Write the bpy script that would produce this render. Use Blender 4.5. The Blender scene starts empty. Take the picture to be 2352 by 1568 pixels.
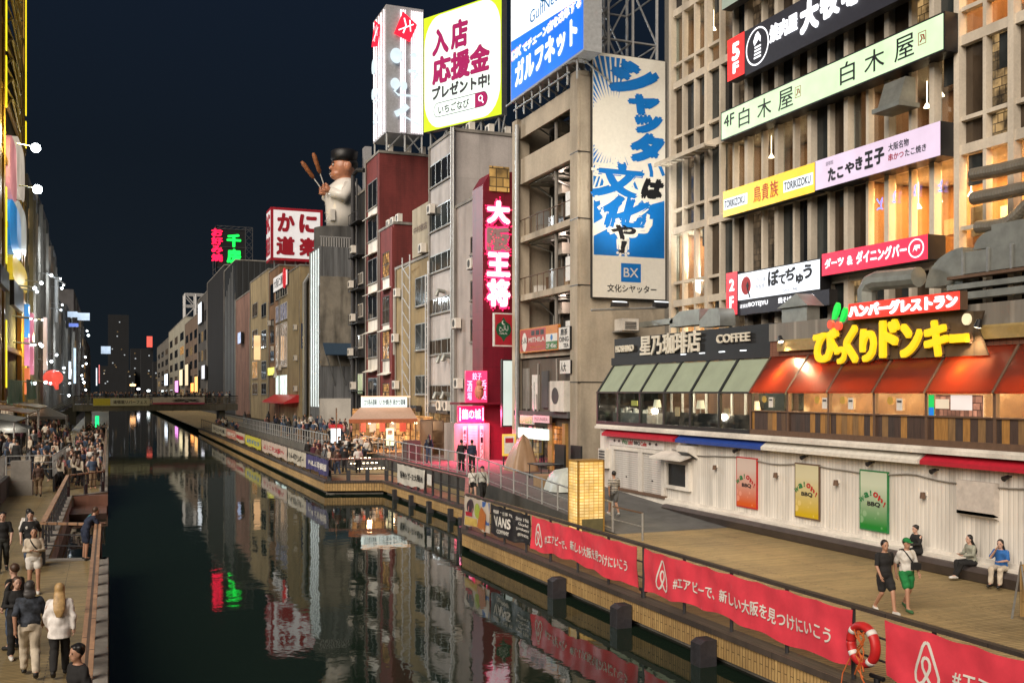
import bpy, math, random
from mathutils import Vector, Matrix
random.seed(7)
SC = bpy.context.scene
COL = SC.collection
V = Vector
# ---------------------------------------------------------------- camera, sky, sun, exposure
# world: +Y runs along the canal away from the camera, +X is the right bank, water lies at z = 0
F, CX, HY, CAMZ = 2300.0, 1176.0, 898.0, 6.05          # focal length, centre column, horizon row in a 2352 px wide frame
TH = math.atan(926 / F); SN, CS = math.sin(TH), math.cos(TH)
cam = bpy.data.cameras.new('camera'); camo = bpy.data.objects.new('camera', cam); COL.objects.link(camo)
camo.location = (0, 0, CAMZ); camo.rotation_euler = (math.pi / 2, 0, -TH)
cam.sensor_width = 36; cam.lens = 36 * F / 2352; cam.shift_y = (HY - 784) / 2352
cam.clip_start = 0.1; cam.clip_end = 5000
SC.camera = camo
EXPO = 2.2                                             # a night exposure
SC.view_settings.view_transform = 'Standard'; SC.view_settings.look = 'None'
SC.view_settings.exposure = EXPO; SC.view_settings.gamma = 1
SC.cycles.use_denoising = True
SC.cycles.max_bounces = 6; SC.cycles.diffuse_bounces = 2; SC.cycles.glossy_bounces = 3; SC.cycles.transmission_bounces = 4
SC.cycles.sample_clamp_indirect = 4; SC.cycles.caustics_reflective = False; SC.cycles.caustics_refractive = False
W = bpy.data.worlds.new('World'); SC.world = W; W.use_nodes = True
nt = W.node_tree; bg = nt.nodes['Background']
tc = nt.nodes.new('ShaderNodeTexCoord'); sx = nt.nodes.new('ShaderNodeSeparateXYZ'); rp = nt.nodes.new('ShaderNodeValToRGB')
nt.links.new(tc.outputs['Generated'], sx.inputs[0]); nt.links.new(sx.outputs['Z'], rp.inputs[0]); nt.links.new(rp.outputs[0], bg.inputs['Color'])
rp.color_ramp.elements[0].position = 0.0; rp.color_ramp.elements[0].color = (.0115, .0165, .0215, 1)
rp.color_ramp.elements[1].position = 0.55; rp.color_ramp.elements[1].color = (.0095, .0185, .040, 1)
e = rp.color_ramp.elements.new(0.22); e.color = (.0085, .0138, .0222, 1)
bg.inputs['Strength'].default_value = 0.165
sun = bpy.data.lights.new('sun', 'SUN'); suno = bpy.data.objects.new('sun', sun); COL.objects.link(suno)
sun.energy = 0.92; sun.angle = math.radians(50); sun.color = (1.0, .87, .73)        # the glow of the lit city, soft and weak
suno.rotation_euler = V((.67, .55, -.60)).to_track_quat('-Z', 'Y').to_euler()
# ---------------------------------------------------------------- photograph pixel to a point on a known plane
def ray(px, py):
    u = (px - CX) / F
    return V((SN + CS * u, CS - SN * u, (HY - py) / F))
def onX(px, py, X):
    d = ray(px, py); t = X / d.x; return V((X, d.y * t, CAMZ + d.z * t))
def onY(px, py, Y):
    d = ray(px, py); t = Y / d.y; return V((d.x * t, Y, CAMZ + d.z * t))
def onZ(px, py, Z):
    d = ray(px, py); t = (Z - CAMZ) / d.z; return V((d.x * t, d.y * t, Z))
def Yx(px, X): return onX(px, 0, X).y
# ---------------------------------------------------------------- objects
BASE = {}
def tag(o, label=None, cat=None, group=None, kind=None):
    if label: o['label'] = label
    if cat: o['category'] = cat
    if group: o['group'] = group
    if kind: o['kind'] = kind
    return o
def thing(name, label, cat, loc, group=None):
    o = bpy.data.objects.new(name, None); COL.objects.link(o); o.empty_display_size = .3
    o.location = loc; BASE[o] = V(loc); return tag(o, label, cat, group)
class MB:
    def __init__(s): s.v = []; s.f = []; s.m = []; s.mi = 0
    def add(s, vs, fs):
        n = len(s.v); s.v += [V(q) for q in vs]; s.f += [tuple(n + i for i in f) for f in fs]; s.m += [s.mi] * len(fs); return s
    def obox(s, o, a, b, c):
        o, a, b, c = V(o), V(a), V(b), V(c)
        vs = [o, o + a, o + a + b, o + b, o + c, o + a + c, o + a + b + c, o + b + c]
        fs = [(0, 3, 2, 1), (4, 5, 6, 7), (0, 1, 5, 4), (1, 2, 6, 5), (2, 3, 7, 6), (3, 0, 4, 7)]
        if a.cross(b).dot(c) < 0: fs = [f[::-1] for f in fs]
        return s.add(vs, fs)
    def box(s, x0, x1, y0, y1, z0, z1):
        return s.obox((min(x0, x1), min(y0, y1), min(z0, z1)), (abs(x1 - x0), 0, 0), (0, abs(y1 - y0), 0), (0, 0, abs(z1 - z0)))
    def quad(s, a, b, c, d): return s.add([a, b, c, d], [(0, 1, 2, 3)])
    def prism(s, poly, ext):
        n = len(poly); ext = V(ext); p = [V(q) for q in poly]
        nr = V((0, 0, 0))
        for i in range(n): nr += p[i].cross(p[(i + 1) % n])
        if nr.dot(ext) > 0: p = p[::-1]
        return s.add(p + [q + ext for q in p], [tuple(range(n)), tuple(range(2 * n - 1, n - 1, -1))] + [(i, i + n, (i + 1) % n + n, (i + 1) % n) for i in range(n)])
    def tube(s, pts, r, n=8, sq=1.0):
        pts = [V(q) for q in pts]; k = len(pts); rs = r if isinstance(r, (list, tuple)) else [r] * k
        vs = []; fs = []; pa = None
        for i, q in enumerate(pts):
            d = (pts[min(i + 1, k - 1)] - pts[max(i - 1, 0)]).normalized()
            if pa is None:
                pa = d.cross(V((0, 0, 1)) if abs(d.z) < .9 else V((0, 1, 0))).normalized()
            else:
                pa = (pa - d * pa.dot(d)).normalized()
            pb = d.cross(pa)
            for j in range(n):
                a = 2 * math.pi * (j + .5) / n
                vs.append(q + pa * math.cos(a) * rs[i] + pb * math.sin(a) * rs[i] * sq)
        for i in range(k - 1):
            for j in range(n):
                a, b = i * n + j, i * n + (j + 1) % n
                fs.append((a, b, b + n, a + n))
        fs.append(tuple(range(n - 1, -1, -1))); fs.append(tuple(range((k - 1) * n, k * n)))
        return s.add(vs, fs)
    def rings(s, rg, n=14):
        vs = []; fs = []; k = len(rg)
        for c, rx, ry in rg:
            for j in range(n):
                a = 2 * math.pi * j / n; vs.append(V(c) + V((math.cos(a) * rx, math.sin(a) * ry, 0)))
        for i in range(k - 1):
            for j in range(n):
                a, b = i * n + j, i * n + (j + 1) % n
                fs.append((a, b, b + n, a + n))
        fs.append(tuple(range(n - 1, -1, -1))); fs.append(tuple(range((k - 1) * n, k * n)))
        return s.add(vs, fs)
    def ell(s, c, rx, ry, rz, n=12, m=8):
        c = V(c); vs = [c + V((0, 0, -rz))]; fs = []
        for i in range(1, m):
            b = math.pi * i / m - math.pi / 2
            for j in range(n):
                a = 2 * math.pi * j / n
                vs.append(c + V((math.cos(a) * math.cos(b) * rx, math.sin(a) * math.cos(b) * ry, math.sin(b) * rz)))
        vs.append(c + V((0, 0, rz))); top = len(vs) - 1
        for j in range(n):
            fs.append((0, 1 + (j + 1) % n, 1 + j)); o = 1 + (m - 2) * n; fs.append((top, o + j, o + (j + 1) % n))
            for i in range(m - 2):
                a, b = 1 + i * n + j, 1 + i * n + (j + 1) % n; fs.append((a, b, b + n, a + n))
        return s.add(vs, fs)
    def build(s, name, mats, parent=None, origin=None, smooth=False):
        if not isinstance(mats, (list, tuple)): mats = [mats]
        if parent is not None: b = BASE[parent]
        elif origin is not None: b = V(origin)
        else:
            n = max(1, len(s.v)); b = V((sum(q.x for q in s.v) / n, sum(q.y for q in s.v) / n, min((q.z for q in s.v), default=0)))
        me = bpy.data.meshes.new(name); me.from_pydata([q - b for q in s.v], [], s.f)
        for m in mats: me.materials.append(m)
        for i, p in enumerate(me.polygons): p.material_index = s.m[i]; p.use_smooth = smooth
        o = bpy.data.objects.new(name, me); COL.objects.link(o); BASE[o] = b
        if parent is not None: o.parent = parent
        else: o.location = b
        return o
def copy_tree(o, parent=None):
    c = o.copy(); COL.objects.link(c)
    if parent is not None: c.parent = parent
    for ch in list(o.children): copy_tree(ch, c)
    return c
# ---------------------------------------------------------------- materials (all procedural)
def _mat(name):
    m = bpy.data.materials.new(name); m.use_nodes = True; return m, m.node_tree, m.node_tree.nodes['Principled BSDF']
def N(t, k, **kw):
    n = t.nodes.new('ShaderNode' + k)
    for a, b in kw.items(): setattr(n, a, b)
    return n
def coords(t, sc=(1, 1, 1), rot=(0, 0, 0)):
    c = N(t, 'TexCoord'); mp = N(t, 'Mapping'); mp.inputs['Scale'].default_value = sc; mp.inputs['Rotation'].default_value = rot
    t.links.new(c.outputs['Object'], mp.inputs[0]); return mp.outputs[0]
def noise(t, sc, vec, det=5, ro=.6):
    n = N(t, 'TexNoise'); n.inputs['Scale'].default_value = sc; n.inputs['Detail'].default_value = det; n.inputs['Roughness'].default_value = ro
    t.links.new(vec, n.inputs['Vector']); return n.outputs['Fac']
def ramp(t, fac, *st):
    r = N(t, 'ValToRGB'); t.links.new(fac, r.inputs[0]); el = r.color_ramp.elements
    while len(el) < len(st): el.new(.5)
    for q, (p, c) in zip(el, st): q.position = p; q.color = (*c, 1) if len(c) == 3 else c
    return r.outputs[0]
def mul(t, a, b, f=1.0, mode='MULTIPLY'):
    x = N(t, 'Mix', data_type='RGBA', blend_type=mode); x.inputs[0].default_value = f
    t.links.new(a, x.inputs[6])
    if isinstance(b, tuple): x.inputs[7].default_value = (*b, 1)
    else: t.links.new(b, x.inputs[7])
    return x.outputs[2]
def bump(t, p, h, st=.3, di=.02):
    b = N(t, 'Bump'); b.inputs['Strength'].default_value = st; b.inputs['Distance'].default_value = di
    t.links.new(h, b.inputs['Height']); t.links.new(b.outputs[0], p.inputs['Normal'])
def g(v): return (v, v, v)
def wall(name, c, streak=.45, rough=.85, sc=1.0, bp=.2, metal=0, grid=None, gcol=.55):
    """painted or bare wall: rain streaks, blotches, optional panel joints (grid = width, height)"""
    m, t, p = _mat(name)
    st = noise(t, 1.0 * sc, coords(t, (.8, .8, .14)), 5, .55)
    bl = noise(t, .55 * sc, coords(t), 6, .6); fi = noise(t, 9, coords(t), 4, .7)
    a = ramp(t, st, (.30, g(1 - streak)), (.54, g(1)), (.8, g(1.05)))
    b = ramp(t, bl, (.3, g(1 - streak * .6)), (.6, g(1))); d = ramp(t, fi, (.25, g(.88)), (.75, g(1.08)))
    base = N(t, 'RGB'); base.outputs[0].default_value = (*c, 1)
    o = mul(t, mul(t, mul(t, base.outputs[0], a), b), d)
    h = fi
    if grid:
        br = N(t, 'TexBrick', offset=0.0); br.inputs['Scale'].default_value = 1; br.inputs['Brick Width'].default_value = grid[0]
        br.inputs['Row Height'].default_value = grid[1]; br.inputs['Mortar Size'].default_value = .012
        br.inputs['Color1'].default_value = (1, 1, 1, 1); br.inputs['Color2'].default_value = (.93, .93, .93, 1); br.inputs['Mortar'].default_value = (gcol, gcol, gcol, 1)
        cc = N(t, 'TexCoord'); s2 = N(t, 'SeparateXYZ'); t.links.new(cc.outputs['Object'], s2.inputs[0])
        ad = N(t, 'Math', operation='ADD'); t.links.new(s2.outputs[0], ad.inputs[0]); t.links.new(s2.outputs[1], ad.inputs[1])
        cb = N(t, 'CombineXYZ'); t.links.new(ad.outputs[0], cb.inputs[0]); t.links.new(s2.outputs[2], cb.inputs[1]); t.links.new(cb.outputs[0], br.inputs['Vector'])
        o = mul(t, o, br.outputs[0])
    t.links.new(o, p.inputs['Base Color']); p.inputs['Roughness'].default_value = rough; p.inputs['Metallic'].default_value = metal
    bump(t, p, h, bp, .02); return m
def plain(name, c, rough=.6, metal=0, var=.18, sc=6, bp=.1):
    m, t, p = _mat(name); f = noise(t, sc, coords(t), 5, .6)
    base = N(t, 'RGB'); base.outputs[0].default_value = (*c, 1)
    t.links.new(mul(t, base.outputs[0], ramp(t, f, (.3, g(1 - var)), (.7, g(1 + var * .5)))), p.inputs['Base Color'])
    p.inputs['Roughness'].default_value = rough; p.inputs['Metallic'].default_value = metal
    if bp: bump(t, p, f, bp, .01)
    return m
def emi(name, c, s=1.0, var=.12, sc=1.2, rough=.35):
    """something that gives off light; s is the strength as it shows at this exposure"""
    m, t, p = _mat(name); f = noise(t, sc, coords(t), 3, .5)
    base = N(t, 'RGB'); base.outputs[0].default_value = (*c, 1)
    t.links.new(mul(t, base.outputs[0], ramp(t, f, (.3, g(1 - var)), (.7, g(1 + var)))), p.inputs['Emission Color'])
    p.inputs['Base Color'].default_value = (c[0] * .5, c[1] * .5, c[2] * .5, 1); p.inputs['Roughness'].default_value = rough
    p.inputs['Emission Strength'].default_value = s / 2 ** EXPO; return m
def planks(name, c, c2, w=.12, ln=2.4, along='x', rough=.7, vary=.25):
    """timber boards laid along x, y or z"""
    m, t, p = _mat(name)
    cc = N(t, 'TexCoord'); s2 = N(t, 'SeparateXYZ'); t.links.new(cc.outputs['Object'], s2.inputs[0]); cb = N(t, 'CombineXYZ')
    if along == 'x': a, b = s2.outputs[0], s2.outputs[1]
    elif along == 'y': a, b = s2.outputs[1], s2.outputs[0]
    else:
        ad = N(t, 'Math', operation='ADD'); t.links.new(s2.outputs[0], ad.inputs[0]); t.links.new(s2.outputs[1], ad.inputs[1]); a, b = s2.outputs[2], ad.outputs[0]
    t.links.new(a, cb.inputs[0]); t.links.new(b, cb.inputs[1])
    br = N(t, 'TexBrick', offset=.37, offset_frequency=2); br.inputs['Scale'].default_value = 1; br.inputs['Brick Width'].default_value = ln; br.inputs['Row Height'].default_value = w
    br.inputs['Mortar Size'].default_value = w * .09; br.inputs['Color1'].default_value = (*c, 1); br.inputs['Color2'].default_value = (*c2, 1); br.inputs['Mortar'].default_value = (c[0] * .2, c[1] * .2, c[2] * .2, 1)
    t.links.new(cb.outputs[0], br.inputs['Vector'])
    mp = N(t, 'Mapping'); mp.inputs['Scale'].default_value = (1.2, 1 / w, 1); t.links.new(cb.outputs[0], mp.inputs[0])
    gr = noise(t, 2.2, mp.outputs[0], 6, .7); bl = noise(t, .35, coords(t), 4, .6)
    o = mul(t, mul(t, br.outputs[0], ramp(t, gr, (.25, g(1 - vary * 1.6)), (.75, g(1 + vary)))), ramp(t, bl, (.3, g(.66)), (.7, g(1.15))))
    o = mul(t, o, ramp(t, noise(t, 1.7, coords(t), 6, .75), (.30, g(.62)), (.42, g(1))))
    t.links.new(o, p.inputs['Base Color']); p.inputs['Roughness'].default_value = rough; bump(t, p, br.outputs[1], -.35, .01); return m
def ribs(name, c, w=.2, axis=1, rough=.5, metal=.3, streak=.4, dark=.6):
    """corrugated or grooved sheet with ribs w apart; axis 0/1 horizontal spacing, 2 stacked slats"""
    m, t, p = _mat(name); cc = N(t, 'TexCoord'); s2 = N(t, 'SeparateXYZ'); t.links.new(cc.outputs['Object'], s2.inputs[0])
    x = s2.outputs[2]
    if axis != 2:
        ad = N(t, 'Math', operation='ADD'); t.links.new(s2.outputs[0], ad.inputs[0]); t.links.new(s2.outputs[1], ad.inputs[1]); x = ad.outputs[0]
    d = N(t, 'Math', operation='DIVIDE'); t.links.new(x, d.inputs[0]); d.inputs[1].default_value = w
    fr = N(t, 'Math', operation='PINGPONG'); t.links.new(d.outputs[0], fr.inputs[0]); fr.inputs[1].default_value = .5
    st = noise(t, 1.1, coords(t, (1.5, 1.5, .1)), 6, .65); base = N(t, 'RGB'); base.outputs[0].default_value = (*c, 1)
    gv = ramp(t, fr.outputs[0], (.02, g(dark)), (.09, g(1)), (.5, g(1)))
    o = mul(t, mul(t, base.outputs[0], gv), ramp(t, st, (.33, g(1 - streak)), (.6, g(1))))
    t.links.new(o, p.inputs['Base Color']); p.inputs['Roughness'].default_value = rough; p.inputs['Metallic'].default_value = metal
    bump(t, p, fr.outputs[0], .5, .03); return m
def litwin(name, c, s, dark=.15, sc=2.0):
    """a lit window: shelves, people and lamps inside as blocks of uneven glow"""
    m, t, p = _mat(name); f = noise(t, sc * .9, coords(t), 3, .6)
    c_ = N(t, 'TexCoord'); s2 = N(t, 'SeparateXYZ'); t.links.new(c_.outputs['Object'], s2.inputs[0]); ad = N(t, 'Math', operation='ADD'); t.links.new(s2.outputs[0], ad.inputs[0]); t.links.new(s2.outputs[1], ad.inputs[1])
    cb = N(t, 'CombineXYZ'); t.links.new(ad.outputs[0], cb.inputs[0]); t.links.new(s2.outputs[2], cb.inputs[1])
    br = N(t, 'TexBrick', offset=.31, squash=.6, squash_frequency=3); t.links.new(cb.outputs[0], br.inputs['Vector']); br.inputs['Scale'].default_value = sc * .8; br.inputs['Brick Width'].default_value = .62; br.inputs['Row Height'].default_value = .47
    br.inputs['Mortar Size'].default_value = .03; br.inputs['Color1'].default_value = (.35, .35, .35, 1); br.inputs['Color2'].default_value = (1.1, 1.1, 1.1, 1); br.inputs['Mortar'].default_value = (.12, .12, .12, 1); br.inputs['Bias'].default_value = -.1
    base = N(t, 'RGB'); base.outputs[0].default_value = (*c, 1)
    t.links.new(mul(t, mul(t, base.outputs[0], ramp(t, f, (.38, g(dark)), (.6, g(1.1)))), br.outputs[0]), p.inputs['Emission Color']); p.inputs['Emission Strength'].default_value = s / 2 ** EXPO
    p.inputs['Base Color'].default_value = (.02, .02, .02, 1); p.inputs['Roughness'].default_value = .08; return m
def glassy(name, c=(.012, .013, .015), rough=.06, var=.8):
    m, t, p = _mat(name); f = noise(t, .9, coords(t, (1, 1, .5)), 4, .6); base = N(t, 'RGB'); base.outputs[0].default_value = (*c, 1)
    t.links.new(mul(t, base.outputs[0], ramp(t, f, (.3, g(1 - var * .6)), (.7, g(1 + var)))), p.inputs['Base Color'])
    p.inputs['Roughness'].default_value = rough; return m
def clear(name, tint=(.8, .85, .85), rough=.0, mix=.12):
    """thin clear pane: mostly see-through with a mirror share"""
    m, t, p = _mat(name); tr = N(t, 'BsdfTransparent'); tr.inputs[0].default_value = (*tint, 1); gl = N(t, 'BsdfGlossy'); gl.inputs['Roughness'].default_value = .03
    x = N(t, 'MixShader'); x.inputs[0].default_value = mix; t.links.new(tr.outputs[0], x.inputs[1]); t.links.new(gl.outputs[0], x.inputs[2])
    t.links.new(x.outputs[0], t.nodes['Material Output'].inputs[0]); return m
# ---------------------------------------------------------------- lettering: built-in font, turned into meshes
_gc = {}
def glyph(s, bold=0.0):
    k = (s, bold)
    if k not in _gc:
        c = bpy.data.curves.new('lettering', 'FONT'); c.body = s; c.offset = bold; c.resolution_u = 3
        o = bpy.data.objects.new('lettering', c); COL.objects.link(o); bpy.context.view_layer.update()
        me = bpy.data.meshes.new_from_object(o.evaluated_get(bpy.context.evaluated_depsgraph_get()))
        vs = [(q.co.x, q.co.y) for q in me.vertices]; fs = [tuple(p.vertices) for p in me.polygons]
        ed = {}
        for f in fs:
            for i in range(len(f)):
                a, b = f[i], f[(i + 1) % len(f)]
                if (b, a) in ed: ed.pop((b, a))
                else: ed[(a, b)] = 1
        bpy.data.objects.remove(o); bpy.data.curves.remove(c); bpy.data.meshes.remove(me)
        x0 = min(q[0] for q in vs); x1 = max(q[0] for q in vs); y0 = min(q[1] for q in vs); y1 = max(q[1] for q in vs)
        _gc[k] = ([((x - x0) / max(1e-6, x1 - x0), (y - y0) / max(1e-6, y1 - y0)) for x, y in vs], fs, list(ed), (max(.3, x1 - x0), max(.3, y1 - y0)))
    return _gc[k]
class Frame:
    """a flat face in the world: lower-left corner o, unit right r, unit up u, normal n, width w, height h"""
    def __init__(s, o, r, u, w, h):
        s.o = V(o); s.r = V(r).normalized(); s.u = V(u).normalized(); s.n = s.r.cross(s.u); s.w = w; s.h = h
    def at(s, a, b, d=0): return s.o + s.r * (a * s.w) + s.u * (b * s.h) + s.n * d
def frX(X, pl, yt, yb, pr):
    a = onX(pl, yt, X); b = onX(pl, yb, X); c = onX(pr, yt, X)
    return Frame(b, (0, -1, 0), (0, 0, 1), a.y - c.y, a.z - b.z)
def frY(Y, pl, yt, yb, pr):
    a = onY(pl, yt, Y); b = onY(pl, yb, Y); c = onY(pr, yt, Y)
    return Frame(b, (1, 0, 0), (0, 0, 1), c.x - a.x, a.z - b.z)
def text(mb, s, fr, a0, b0, a1, b1, bold=0., d=.012, th=0., vert=False, slant=0., pad=.08):
    """write s into the rectangle a0..a1, b0..b1 (fractions of the face); th gives the letters thickness"""
    if vert:
        n = len(s); hh = (b1 - b0) / n
        for i, ch in enumerate(s):
            t = b1 - hh * i; text(mb, ch, fr, a0, t - hh * (1 - pad), a1, t - hh * pad, bold, d, th)
        return mb
    vs, fs, ed, em = glyph(s)
    bx, by = bold / em[0] * (a1 - a0), bold / em[1] * (b1 - b0)
    for k, (sx_, sy_) in enumerate([(0, 0)] if not bold else [(1, 0), (-1, 0), (.6, .9), (-.6, .9), (.6, -.9), (-.6, -.9)] + ([(0, 0), (.5, .4), (-.5, .4), (.5, -.4), (-.5, -.4)] if bold > .035 else [])):
        e_ = k * .0012; c0, c1, h0, h1 = a0 + bx * (1 + sx_), a1 - bx * (1 - sx_), b0 + by * (1 + sy_), b1 - by * (1 - sy_)
        P = lambda x, y, w: fr.at(c0 + (c1 - c0) * x + slant * (y - .5) * (b1 - b0) * fr.h / fr.w, h0 + (h1 - h0) * y, w)
        mb.add([P(x, y, d + th + e_) for x, y in vs], fs)
        if th:
            pts = []; q = []
            for a, b in ed:
                n = len(pts); pts += [P(*vs[a], d), P(*vs[b], d), P(*vs[b], d + th + e_), P(*vs[a], d + th + e_)]; q.append((n, n + 1, n + 2, n + 3))
            mb.add(pts, q)
    return mb
def poly(mb, fr, pts, d=.01, th=0.):
    p = [fr.at(a, b, d) for a, b in pts]
    if th: mb.prism(p, fr.n * th)
    else: mb.add(p, [tuple(range(len(p)))])
    return mb
def disc(mb, fr, a, b, r, d=.01, th=0., n=24, ry=None):
    ry = ry or r
    return poly(mb, fr, [(a + r * math.cos(2 * math.pi * i / n) / fr.w, b + ry * math.sin(2 * math.pi * i / n) / fr.h) for i in range(n)], d, th)
def stroke(mb, fr, pts, w, d=.012, closed=False):
    """flat brush line through face fractions, w metres wide"""
    q = [fr.at(a, b, d) for a, b in pts]; k = len(q); L = []
    for i in range(k):
        t = (q[(i + 1) % k if closed else min(i + 1, k - 1)] - q[(i - 1) % k if closed else max(i - 1, 0)]).normalized(); s = fr.n.cross(t)
        L.append((q[i] + s * w / 2, q[i] - s * w / 2))
    for i in range(k if closed else k - 1):
        a, b = L[i], L[(i + 1) % k]; mb.add([a[1], b[1], b[0], a[0]], [(0, 1, 2, 3)])
    return mb
def rect(mb, fr, a0, b0, a1, b1, d=.006, th=0): return poly(mb, fr, [(a0, b0), (a1, b0), (a1, b1), (a0, b1)], d, th)
def sign(name, label, cat, fr, face, side, dep=.25, group=None, rim=.0, texts=(), rims=None):
    """box sign: the box is the thing, lettering and marks are its parts"""
    m = MB(); m.obox(fr.at(0, 0, -dep), fr.r * fr.w, fr.u * fr.h, fr.n * dep)
    m.mi = 1; rect(m, fr, rim / fr.w, rim / fr.h, 1 - rim / fr.w, 1 - rim / fr.h, .004)
    o = m.build(name, [side, face]); tag(o, label, cat, group)
    for q in texts:
        b = MB(); k = q[6] if len(q) > 6 else {}
        nm = k.get('name', 'lettering'); kk = {a: v for a, v in k.items() if a != 'name'}
        if q[0] is None: rect(b, fr, *q[1:5], **kk)
        else: text(b, q[0], fr, *q[1:5], **kk)
        b.build(nm, q[5], o)
    return o
def fuse(mb, vox, name):
    """one continuous skin over overlapping tapered shapes"""
    me = bpy.data.meshes.new('tmp'); me.from_pydata(mb.v, [], mb.f); o = bpy.data.objects.new('tmp', me); COL.objects.link(o)
    r = o.modifiers.new('r', 'REMESH'); r.mode = 'VOXEL'; r.voxel_size = vox; s = o.modifiers.new('s', 'SMOOTH'); s.iterations = 3; s.factor = .5
    bpy.context.view_layer.update(); out = bpy.data.meshes.new_from_object(o.evaluated_get(bpy.context.evaluated_depsgraph_get()))
    res = ([v.co.copy() for v in out.vertices], [tuple(p.vertices) for p in out.polygons]); bpy.data.objects.remove(o); bpy.data.meshes.remove(me); bpy.data.meshes.remove(out); return res
# ================================================================ materials shared by many things
M = {}
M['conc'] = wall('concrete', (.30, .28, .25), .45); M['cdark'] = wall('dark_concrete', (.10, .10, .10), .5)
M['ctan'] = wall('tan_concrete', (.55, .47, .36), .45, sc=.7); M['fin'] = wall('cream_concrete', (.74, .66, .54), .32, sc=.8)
M['steel'] = plain('galvanised_steel', (.38, .39, .39), .45, .6); M['dsteel'] = plain('dark_steel', (.05, .05, .055), .5, .4)
M['white'] = plain('white_paint', (.72, .70, .66), .5); M['black'] = plain('black_paint', (.012, .012, .014), .45)
M['cap'] = planks('dark_timber', (.075, .055, .042), (.045, .034, .028), .14, 2.2, 'y')
M['fascia'] = planks('oiled_timber', (.55, .36, .14), (.42, .26, .10), .1, .7, 'z')
M['deck'] = planks('boardwalk_timber', (.42, .31, .145), (.32, .235, .105), .11, 3.0, 'x')
M['ldeck'] = planks('promenade_timber', (.37, .28, .13), (.28, .21, .10), .11, 3.0, 'x')
M['asph'] = wall('grey_paving', (.12, .12, .115), .3, sc=2)
M['handrail'] = planks('handrail_timber', (.34, .20, .12), (.26, .15, .09), .3, 2.4, 'y')
M['glass'] = clear('clear_glass'); M['dglass'] = glassy('dark_glass'); M['bglass'] = glassy('brown_glass', (.05, .036, .024)); M['gglass'] = glassy('grey_glass', (.035, .04, .04))
M['warm'] = litwin('warm_window', (1, .50, .15), 1.2); M['warm2'] = litwin('amber_window', (1, .62, .25), .55, .2); M['dim'] = litwin('dim_window', (.55, .36, .2), .25, .25)
M['ew'] = emi('white_light', (.93, .97, 1), 2.2); M['eblue'] = emi('blue_neon', (.08, .2, 1), 3); M['ered'] = emi('red_light', (1, .03, .07), 2.0)
M['lamp'] = emi('lamp_white', (.9, .97, 1), 40, 0); M['wlamp'] = emi('lamp_warm', (1, .75, .45), 14, 0)
M['ink'] = plain('ink', (.01, .01, .013), .5, 0, .1, bp=0); M['redink'] = plain('red_ink', (.42, .012, .03), .5, 0, .1, bp=0)
M['cream'] = plain('cream_letters', (.75, .70, .58), .5); M['bluep'] = plain('blue_print', (.01, .18, .52), .5, 0, .06); M['duct'] = plain('duct_metal', (.33, .34, .31), .42, .55, .25, 2)
M['rust'] = plain('rusty_brown', (.13, .075, .045), .7)
# ================================================================ the setting
LOW = .75
def struct(mb, name, m, **k): return tag(mb.build(name, m, **k), kind='structure')
m, t, p = _mat('canal_water'); M['water'] = m
p.inputs['Base Color'].default_value = (.010, .019, .013, 1); p.inputs['Roughness'].default_value = .03; p.inputs['IOR'].default_value = 1.33; p.inputs['Specular IOR Level'].default_value = .24
mp = coords(t, (1.0, .8, 1)); n1 = noise(t, 1.6, mp, 3, .5); n2 = noise(t, .35, mp, 2, .5)
ad = N(t, 'Math', operation='MULTIPLY_ADD'); t.links.new(n2, ad.inputs[0]); ad.inputs[1].default_value = 2.5; t.links.new(n1, ad.inputs[2])
bump(t, p, ad.outputs[0], .065, .05)
struct(MB().add([(-60, -30, 0), (60, -30, 0), (60, 900, 0), (-60, 900, 0)], [(0, 1, 2, 3)]), 'water', M['water'])
M['ground'] = wall('city_ground', (.07, .068, .064), .3)
b = MB()
b.box(-900, -13, -30, 2500, -.5, 1.55); b.box(23.2, 900, -30, 2500, -.5, 1.6); b.box(-13, 23.2, 620, 2500, -.5, 1.58)
struct(b, 'ground', M['ground'])
# right bank: boardwalk by the water, paved ramp and upper walk behind it
RE = [(12.5, 4), (12.5, 36), (15.0, 43), (15.0, 57.6), (11.8, 58.6), (12.0, 150), (12.0, 620)]       # deck edge
b = MB(); b.mi = 0
def under(b, edge, xin, z0, z1, mi):
    b.mi = mi
    for (xa, ya), (xb, yb) in zip(edge, edge[1:]): b.prism([(xa, ya, z0), (xin, ya, z0), (xin, yb, z0), (xb, yb, z0)], (0, 0, z1 - z0))
under(b, RE, 23.2, .62, LOW, 0)
struct(b, 'boardwalk', M['deck'], origin=(0, 0, 0))
b = MB()
for (xa, ya), (xb, yb) in zip(RE, RE[1:]):
    d = V((xb - xa, yb - ya, 0)).normalized(); n = V((d.y, -d.x, 0)); n = n if n.x > 0 else -n
    if yb > 200: continue
    b.mi = 0; b.obox(V((xa, ya, .20)) - n * .05, V((xb - xa, yb - ya, 0)), n * .06, (0, 0, .47))
    b.mi = 1; b.obox(V((xa, ya, .66)) - n * .09, V((xb - xa, yb - ya, 0)), n * .42, (0, 0, .13))
    b.mi = 2; b.obox(V((xa, ya, -.3)) + n * .25, V((xb - xa, yb - ya, 0)), n * .3, (0, 0, .36)); b.obox(V((xa, ya, -.3)) + n * 1.2, V((xb - xa, yb - ya, 0)), n * .3, (0, 0, .95))
struct(b, 'quay_edge', [M['fascia'], M['cap'], M['conc']], origin=(0, 0, 0))
b = MB()
b.prism([(17.5, 33, LOW + .004), (17.5, 50, 1.62), (17.5, 50, .5), (17.5, 33, .5)], (5.5, 0, 0))
b.box(17.5, 23.2, 50, 150, .5, 1.62)
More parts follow.
